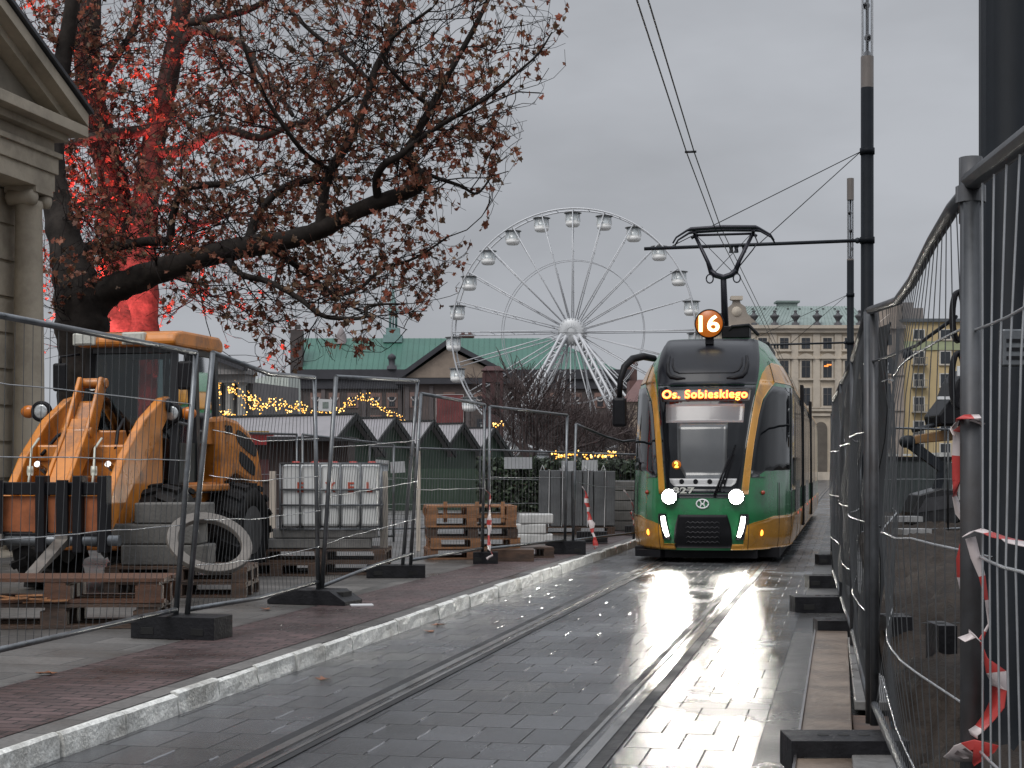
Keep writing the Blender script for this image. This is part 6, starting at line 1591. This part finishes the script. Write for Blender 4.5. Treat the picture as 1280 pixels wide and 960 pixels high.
def bare_tree(label, px, D, ht, seed, lev=5, nb=3, r=.16, spread=.8, trunk=.22):
    rnd = random.Random(seed)
    base = W(px, 600, D); base.z = Z0
    root = thing('bare_tree', label, 'tree', base, 0, 'bare dark trees behind the plaza fence')
    th = ht * trunk
    MB().tube([(0, 0, 0), (.03, 0, th * .5), (0, .02, th)], [r * 1.4, r * 1.1, r], 8).build('trunk', bark_r, root)
    b = MB()
    for k in range(5):
        a = 2 * math.pi * k / 5 + rnd.uniform(-.4, .4)
        branchy(b, Vector((0, 0, th * rnd.uniform(.8, 1))), Vector((math.cos(a) * .75, math.sin(a) * .75, rnd.uniform(.5, 1.2))).normalized(), ht * .27, r * .55, lev - 1, rnd, .2, .66, nb, .011, spread)
    branchy(b, Vector((0, 0, th)), UP.copy(), ht * .3, r * .7, lev - 1, rnd, .2, .66, nb, .011, spread)
    b.build('crown', bark_r, root)
bare_tree('tallest bare dark tree in front of the ferris wheel, right of the last hut', 662, 62, 5.6, 4, 5, 3, .15, .85, .25)
bare_tree('bare bushy tree below the ferris wheel hub', 712, 76, 5.2, 8, 5, 3, .12, .8)
bare_tree('bare bushy tree nearest the tram mirror', 752, 84, 5.4, 9, 5, 3, .12, .8)
bare_tree('low bare tree between the ferris wheel legs', 730, 95, 6.6, 12, 5, 3, .12, .75)
bare_tree('bare tree half hidden by the left side of the tram', 792, 90, 5.6, 15, 5, 3, .12, .8)
bare_tree('small bare tree close to the dark red turret', 632, 88, 5.0, 21, 5, 2, .1, .8)
# ---------------------------------------------------------------- stone portico at the left edge
ps_m = M('portico_stone', (.42, .365, .285), .75, 0, .15, 1.2, bump=.15, bscale=20, dirt=(.17, .145, .115), dirt_scale=.8, dirt_amt=.65)
cc = W(36, 400, 24.0)
ptc = thing('stone_portico', 'weathered sandstone portico with ionic columns and pediment beside the plane trees', 'building', (cc.x, cc.y, Z0), 0)
# local: +x faces the tracks, -y comes towards the camera; far column at (0,0)
def zl(py, D=24.0): return H + (HZ - py) / F * D - Z0
ZC, ZE0, ZE1, ZK = zl(252), zl(236), zl(176), zl(151)
for k in range(4):
    y = -k * 2.9
    b = MB(); b.lathe([(.30, 0), (.30, .12), (.26, .16), (.27, .24), (.235, .3), (.225, ZC * .5), (.195, ZC - .12), (.21, ZC - .08), (.2, ZC)], (0, y, 0), 24); co2 = b.build('column', ps_m, ptc)
    b = MB(); b.bb(-.26, .26, y - .26, y + .26, ZE0 - .09, ZE0)
    for sy in (-1, 1): b.lathe([(.001, -.24), (.06, -.24), (.12, -.2), (.1, 0), (.12, .2), (.06, .24), (.001, .24)], (0, y + sy * .21, ZE0 - .16), 14, 'X')
    b.build('capital', ps_m, co2)
Y0_, Y1_ = -10.2, .34
b = MB()
b.bb(-.9, .25, Y0_, Y1_, ZE0, ZE0 + .26); b.bb(-.9, .29, Y0_, Y1_ + .04, ZE0 + .26, ZE0 + .5); b.bb(-.9, .34, Y0_, Y1_ + .08, ZE0 + .5, ZE0 + .58); b.bb(-.9, .24, Y0_, Y1_, ZE0 + .58, ZK - .25)
b.bb(-.9, .40, Y0_, Y1_ + .14, ZK - .25, ZK - .14); b.bb(-.9, .62, Y0_, Y1_ + .36, ZK - .14, ZK + .02)
b.build('entablature', ps_m, ptc, bevel=.008)
ya, yb = Y1_ + .36, Y0_ - .3; ym = (ya + yb) / 2; zt = ZK + (ya - ym) * .43
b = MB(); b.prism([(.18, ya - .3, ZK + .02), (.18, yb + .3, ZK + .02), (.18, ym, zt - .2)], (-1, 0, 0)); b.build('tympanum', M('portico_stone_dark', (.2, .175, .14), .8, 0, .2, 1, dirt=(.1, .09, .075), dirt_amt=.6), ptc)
b = MB()
for sgn, ye in ((1, ya), (-1, yb)):
    b.prism([(.62, ye, ZK + .03), (.62, ym, zt + .02), (.62, ym, zt + .18), (.62, ye, ZK + .22)], (-1.6, 0, 0))
    b.prism([(.42, ye - sgn * .3, ZK + .03), (.42, ym, zt - .14), (.42, ym, zt + .01), (.42, ye - sgn * .05, ZK + .05)], (-1.3, 0, 0))
b.build('raking_cornice', ps_m, ptc)
b = MB()
for sgn, ye in ((1, ya), (-1, yb)): b.prism([(.68, ye + sgn * .06, ZK + .23), (.68, ym, zt + .2), (.68, ym, zt + .26), (.68, ye + sgn * .06, ZK + .29)], (-8, 0, 0))
b.build('roof', M('portico_roof', (.06, .063, .07), .5, .2, .2, 1), ptc)
b = MB()
for k in range(10): b.bb(-1.2, -.30, Y0_, Y1_ - .02, .02 + k * ZE0 / 10, (k + 1) * ZE0 / 10 - .035)
b.bb(-8, -.34, Y0_, Y1_ - .06, 0, ZE0 + .6)
b.build('rusticated_wall', ps_m, ptc)
b = MB(); b.bb(-1, .6, Y0_, Y1_ + .1, 0, .0 + .02); b.build('plinth', ps_m, ptc)
# ---------------------------------------------------------------- two plane trees
bark = M('plane_bark', (.024, .02, .018), .85, 0, .5, 2.5, spec=.15, bump=.8, bscale=9, dirt=(.06, .05, .042), dirt_scale=2.2, dirt_amt=.6)
twig_m = M('plane_twig', (.016, .011, .011), .8, 0, .4, 6, spec=.15)
def leafmat(name, col, tr):
    m = bpy.data.materials.new(name); m.use_nodes = True; N = m.node_tree.nodes; L = m.node_tree.links; b = N['Principled BSDF']
    oi = N.new('ShaderNodeNewGeometry'); rp = N.new('ShaderNodeValToRGB')
    rp.color_ramp.elements[0].color = (*[c * .45 for c in col], 1); rp.color_ramp.elements[1].color = (*[min(1, c * 1.9) for c in col], 1)
    L.new(oi.outputs['Random Per Island'], rp.inputs[0]); L.new(rp.outputs[0], b.inputs['Base Color']); b.inputs['Roughness'].default_value = .6
    t = N.new('ShaderNodeBsdfTranslucent'); L.new(rp.outputs[0], t.inputs[0]); mx = N.new('ShaderNodeMixShader'); mx.inputs[0].default_value = tr
    L.new(b.outputs[0], mx.inputs[1]); L.new(t.outputs[0], mx.inputs[2]); L.new(mx.outputs[0], N['Material Output'].inputs[0]); return m
leaf1 = leafmat('plane_leaf_russet', (.2, .078, .046), .4)
leaf2 = leafmat('plane_leaf_brown', (.14, .085, .05), .4)
leaf3 = leafmat('plane_leaf_red', (.25, .075, .045), .45)
REG = [(-60, -200), (660, -200), (705, -40), (715, 40), (700, 100), (662, 155), (640, 230), (600, 300), (585, 345), (560, 385), (520, 405), (490, 430), (452, 478), (420, 455), (392, 440), (360, 470), (330, 478), (300, 455), (285, 430), (240, 400), (225, 372), (200, 430), (190, 420), (40, 480), (30, 100), (-60, -50)]
def inside(px, py):
    c = False; n = len(REG)
    for i in range(n):
        (x1, y1), (x2, y2) = REG[i], REG[i - 1]
        if (y1 > py) != (y2 > py) and px < (x2 - x1) * (py - y1) / (y2 - y1) + x1: c = not c
    return c
class Tree:
    def __init__(s, name_label, basepx, D, seed):
        s.rnd = random.Random(seed); base = W(basepx, 600, D); base.z = Z0; s.base = base
        s.root = thing('plane_tree', name_label, 'tree', base)
        s.trunk = MB(); s.tw = MB(); s.lf = MB(); s.limbs = []; s.nl = 0
    def limb(s, pts, n=10, jit=.0):
        """pts: (px,py,D,r)"""
        P = [W(a, c, d) for a, c, d, r in pts]; Rr = [r * .84 for *_, r in pts]
        # catmull-rom smoothing
        Q = []; RR = []
        for i in range(len(P) - 1):
            p0, p1, p2, p3 = P[max(0, i - 1)], P[i], P[i + 1], P[min(len(P) - 1, i + 2)]
            for k in range(5):
                t = k / 5
                Q.append(.5 * ((2 * p1) + (p2 - p0) * t + (2 * p0 - 5 * p1 + 4 * p2 - p3) * t * t + (3 * p1 - p0 - 3 * p2 + p3) * t ** 3)); RR.append(lerp(Rr[i], Rr[i + 1], t) * s.rnd.uniform(.93, 1.08))
        Q.append(P[-1]); RR.append(Rr[-1])
        s.trunk.tube(Q, RR, n)
        s.limbs.append((Q, RR))
        return Q
    def leaf(s, p, d, r, region=0):
        rnd = s.rnd
        n = Vector((rnd.gauss(0, 1), rnd.gauss(0, 1), rnd.gauss(0, .8))).normalized(); a = n.cross(d)
        if a.length < .1: a = n.cross(UP)
        a.normalize(); e = n.cross(a)
        c = p + e * r * .7 + Vector((0, 0, -r * .5))
        pts = []; curl = rnd.uniform(-.3, 1.4)
        lob = (.35, .55, .95, .6, .9, .62, 1.1, .62, .9, .6, .95, .55)
        for k in range(12):
            t = 2 * math.pi * k / 12 - math.pi / 2
            f = lob[k] * r * rnd.uniform(.85, 1.12)
            pts.append(c + a * f * math.cos(t) + e * f * math.sin(t) + n * (abs(math.cos(t)) * r * .55 * curl))
        s.lf.face(pts, region); s.nl += 1
    def twig(s, p, d, L, r, lev, dens, up):
        rnd = s.rnd; n = 3 if lev == 0 else 4
        pts = [p]; q = p; dd = d.copy()
        for k in range(n):
            dd = (dd + Vector((rnd.gauss(0, .3), rnd.gauss(0, .3), rnd.gauss(0, .28) + up * .08))).normalized(); q = q + dd * L / n; pts.append(q)
        px, py, _ = proj(q)
        if not inside(px, py): 
            if lev < 2 or rnd.random() < .92: return
        if py < -130: return
        s.tw.tube(pts, [lerp(r, max(.004, r * .6), k / n) for k in range(n + 1)], 5 if r > .02 else 3, cap=False)
        if lev == 0:
            cl = noise.noise(q * .85) * 1.6 + .75
            for k in range(int(rnd.choice((1, 2, 3, 3, 4, 5)) * max(0, min(1.7, cl)) + rnd.random()) if rnd.random() < dens else (1 if rnd.random() < .3 else 0)):
                t = rnd.uniform(.25, 1.0) * n; i = min(n - 1, int(t)); pp = lerp(pts[i], pts[i + 1], t - i)
                s.leaf(pp, dd, rnd.uniform(.048, .084), rnd.choices((0, 1, 2), (6, 3, 2))[0])
            return
        for k in range({3: 4, 2: 5, 1: 4}[lev]):
            f = rnd.uniform(.2, 1) * n; i = min(n - 1, int(f)); s0 = lerp(pts[i], pts[i + 1], f - i)
            ax = Vector((rnd.gauss(0, 1), rnd.gauss(0, 1), rnd.gauss(0, .8))).normalized()
            s.twig(s0, (dd * .7 + ax * .8 + UP * up).normalized(), L * rnd.uniform(.5, .78), max(.0045, r * .6), lev - 1, dens, up)
        s.twig(pts[-1], dd, L * .7, max(.0045, r * .65), lev - 1, dens, up)
    def dress(s, every, L, lev, dens, up=.12, start=.15, r0=.03, only=None):
        for li, (Q, RR) in enumerate(s.limbs):
            if only and li not in only: continue
            acc = 0; tot = sum((b - a).length for a, b in zip(Q, Q[1:])); run = 0
            for i in range(len(Q) - 1):
                seg = (Q[i + 1] - Q[i]); run += seg.length; acc += seg.length
                if run < tot * start: continue
                while acc > every:
                    acc -= every
                    ax = Vector((s.rnd.gauss(0, 1), s.rnd.gauss(0, 1), s.rnd.gauss(0, .8))).normalized()
                    d = (seg.normalized() * .5 + ax + UP * up).normalized()
                    s.twig(lerp(Q[i], Q[i + 1], s.rnd.random()), d, L * s.rnd.uniform(.6, 1.25), min(r0, RR[i] * .5), lev, dens, up)
            s.twig(Q[-1], (Q[-1] - Q[-2]).normalized(), L, min(r0, RR[-1] * .8), lev, dens, up)
    def done(s):
        s.trunk.build('trunk', s.bark if hasattr(s, 'bark') else bark, s.root, s.base)
        t = s.tw.build('crown', twig_m, s.root, s.base)
        s.lf.build('leaves', [leaf1, leaf2, leaf3], t, s.base)
T1 = Tree('large russet plane tree with a thick dark limb reaching out over the huts', 104, 29, 5)
d = 29
T1.limb([(104, 690, d, .62), (104, 560, d, .56), (106, 460, d, .55), (102, 405, d, .60), (98, 370, d, .52), (84, 310, d + .3, .40), (70, 250, d + .6, .30), (66, 180, d + .8, .24), (76, 90, d + 1, .2), (90, 10, d + 1, .18), (96, -80, d + 1, .15)], 14)
T1.limb([(104, 400, d, .42), (130, 368, d, .34), (170, 350, d - .2, .29), (230, 328, d - .4, .25), (300, 310, d - .6, .225), (360, 300, d - .8, .2), (405, 285, d - 1, .18), (450, 262, d - 1.2, .17), (495, 245, d - 1.4, .15), (518, 236, d - 1.5, .14), (524, 222, d - 1.5, .12), (512, 196, d - 1.5, .10), (516, 176, d - 1.5, .09), (536, 140, d - 1.6, .08), (562, 90, d - 1.7, .065), (590, 40, d - 1.8, .05), (620, -20, d - 1.8, .04)], 12)
T1.limb([(400, 288, d - 1, .15), (404, 262, d - 1, .12), (406, 236, d - 1, .11), (418, 205, d - 1, .10), (440, 170, d - .9, .09), (456, 130, d - .8, .085), (468, 90, d - .7, .08), (490, 45, d - .6, .075), (500, 0, d - .5, .065), (512, -60, d - .5, .05)], 10)
T1.limb([(474, 252, d - 1.3, .10), (470, 226, d - 1.6, .08), (480, 206, d - 1.9, .075), (500, 194, d - 2.1, .07), (530, 170, d - 2.2, .055), (575, 142, d - 2.4, .045), (615, 118, d - 2.6, .035), (645, 92, d - 2.7, .028), (672, 68, d - 2.8, .022), (690, 40, d - 2.8, .016)], 8)
T1.limb([(514, 208, d - 1.5, .06), (545, 222, d - 1.3, .045), (575, 232, d - 1.1, .035), (596, 242, d - 1, .025), (612, 224, d - 1, .02)], 8)
T1.limb([(310, 306, d - .6, .12), (318, 276, d - .3, .09), (336, 250, d, .08), (360, 232, d + .2, .075), (400, 224, d + .3, .06), (440, 222, d + .3, .04)], 8)
T1.limb([(280, 315, d - .5, .09), (300, 342, d - .9, .07), (335, 352, d - 1.2, .06), (372, 372, d - 1.5, .055), (402, 394, d - 1.7, .05), (432, 398, d - 1.9, .04), (456, 396, d - 2, .035), (462, 382, d - 2, .03), (500, 380, d - 2, .02)], 8)
T1.limb([(330, 306, d - .7, .08), (360, 325, d - .2, .065), (396, 352, d + .3, .055), (420, 368, d + .5, .05), (450, 360, d + .8, .045), (476, 338, d + 1, .04), (520, 322, d + 1, .03), (560, 296, d + 1, .02)], 8)
T1.limb([(92, 312, d + .2, .18), (130, 310, d + .3, .12), (180, 302, d + .2, .10), (210, 300, d + .1, .09), (216, 270, d, .085), (232, 236, d - .2, .08), (284, 230, d - .4, .06)], 8)
T1.limb([(460, 100, d - .8, .06), (430, 70, d - .4, .05), (390, 40, d, .045), (350, 0, d + .3, .04)], 7)
T1.limb([(415, 215, d - 1, .06), (380, 190, d - 1.6, .05), (350, 150, d - 2, .045), (320, 100, d - 2.2, .04), (300, 40, d - 2.4, .03)], 7)
T1.limb([(540, 135, d - 1.6, .05), (500, 100, d - 2, .04), (480, 60, d - 2.2, .035), (540, 10, d - 2.4, .03)], 7)
T1.dress(.38, 1.5, 2, .85, .12, .16, .016)
T1.done()
T2 = Tree('plane tree with a red lit trunk and dark second stem behind the loader', 166, 34, 11)
d = 34
T2.limb([(170, 690, d, .75), (168, 560, d, .66), (162, 450, d, .62), (155, 380, d, .55), (150, 300, d, .46), (140, 220, d, .40), (120, 150, d, .34), (108, 80, d, .32), (112, 10, d, .3), (116, -80, d, .26)], 14)
T2.limb([(172, 470, d, .5), (176, 400, d - .1, .46), (176, 320, d - .2, .40), (182, 250, d - .2, .34), (192, 180, d - .2, .30), (208, 110, d - .2, .26), (222, 40, d - .2, .24), (232, -30, d - .2, .22), (238, -90, d - .2, .2)], 12)
T2.limb([(194, 160, d - .2, .16), (160, 166, d - .6, .14), (130, 168, d - .9, .13), (95, 178, d - 1.1, .10), (72, 186, d - 1.2, .07)], 8)
T2.limb([(188, 190, d - .2, .16), (230, 188, d - .5, .13), (262, 168, d - .8, .12), (285, 162, d - 1, .11), (325, 172, d - 1.2, .09), (365, 156, d - 1.4, .08), (400, 148, d - 1.6, .06), (440, 120, d - 1.8, .045)], 8)
T2.limb([(214, 80, d - .2, .14), (240, 40, d - .3, .12), (275, 45, d - .6, .10), (305, 58, d - .8, .09), (325, 90, d - 1, .08), (350, 120, d - 1.2, .065), (366, 145, d - 1.4, .05)], 8)
T2.limb([(225, 30, d - .2, .12), (270, 22, d - .3, .1), (320, 8, d - .4, .08), (370, -30, d - .5, .06)], 8)
T2.limb([(152, 290, d, .14), (120, 262, d + .3, .11), (95, 250, d + .6, .08), (80, 238, d + .8, .06)], 8)
T2.limb([(180, 260, d - .2, .10), (215, 262, d - .6, .08), (250, 280, d - 1, .06), (290, 268, d - 1.3, .05), (330, 272, d - 1.5, .04)], 8)
T2.limb([(118, 130, d, .13), (140, 80, d + .5, .1), (170, 30, d + .8, .08), (185, -40, d + 1, .06)], 8)
T2.limb([(176, 330, d - .1, .10), (205, 345, d + .5, .07), (235, 350, d + 1, .05), (265, 370, d + 1.3, .035)], 8)
T2.dress(.44, 1.6, 2, .85, .1, .14, .016)
T2.bark = M('pale_plane_bark', (.06, .05, .044), .85, 0, .6, 2.2, bump=.9, bscale=8, spec=.15, dirt=(.02, .017, .015), dirt_scale=1.5, dirt_amt=.8)
T2.done()
# red floodlights at the foot of the trees
rl = M('red_lamp_lens', (.8, .02, .02), .3, 0, 0, emit=(1, .02, .03), estr=12)
def flood(label, px, D, energy, target, size=70):
    p = W(px, 600, D); p.z = Z0
    root = thing('tree_floodlight', label, 'floodlight', p, 0, 'red floodlights at the foot of the trees')
    b = MB(); b.box((0, 0, .16), (.3, .2, .2)); b.box((0, 0, .03), (.2, .14, .06)); b.build('lamp_body', black_matt, root, bevel=.02)
    MB().box((0, 0, .27), (.26, .16, .01)).build('lens', rl, root)
    l = bpy.data.lights.new('floodlight_beam', 'SPOT'); l.energy = energy; l.color = (1, .11, .11); l.spot_size = R(size); l.spot_blend = .7; l.shadow_soft_size = .15
    o = bpy.data.objects.new('floodlight_beam', l); COL.objects.link(o); o.parent = root; o.location = (0, 0, .32)
    dv = Vector(target) - (p + Vector((0, 0, .32))); o.rotation_euler = dv.to_track_quat('-Z', 'Y').to_euler()
flood('red floodlight on the ground in front of the red lit trunk', 84, 31.6, 19000, W(135, 90, 34.3), 46)
flood('red floodlight on the ground beyond the dark first trunk', 60, 33.5, 9000, W(66, 300, 37), 85)
flood('red floodlight on the ground between the loader and the dark second stem', 225, 33, 8000, W(250, 280, 37), 85)
print('LEAVES', T1.nl, T2.nl)
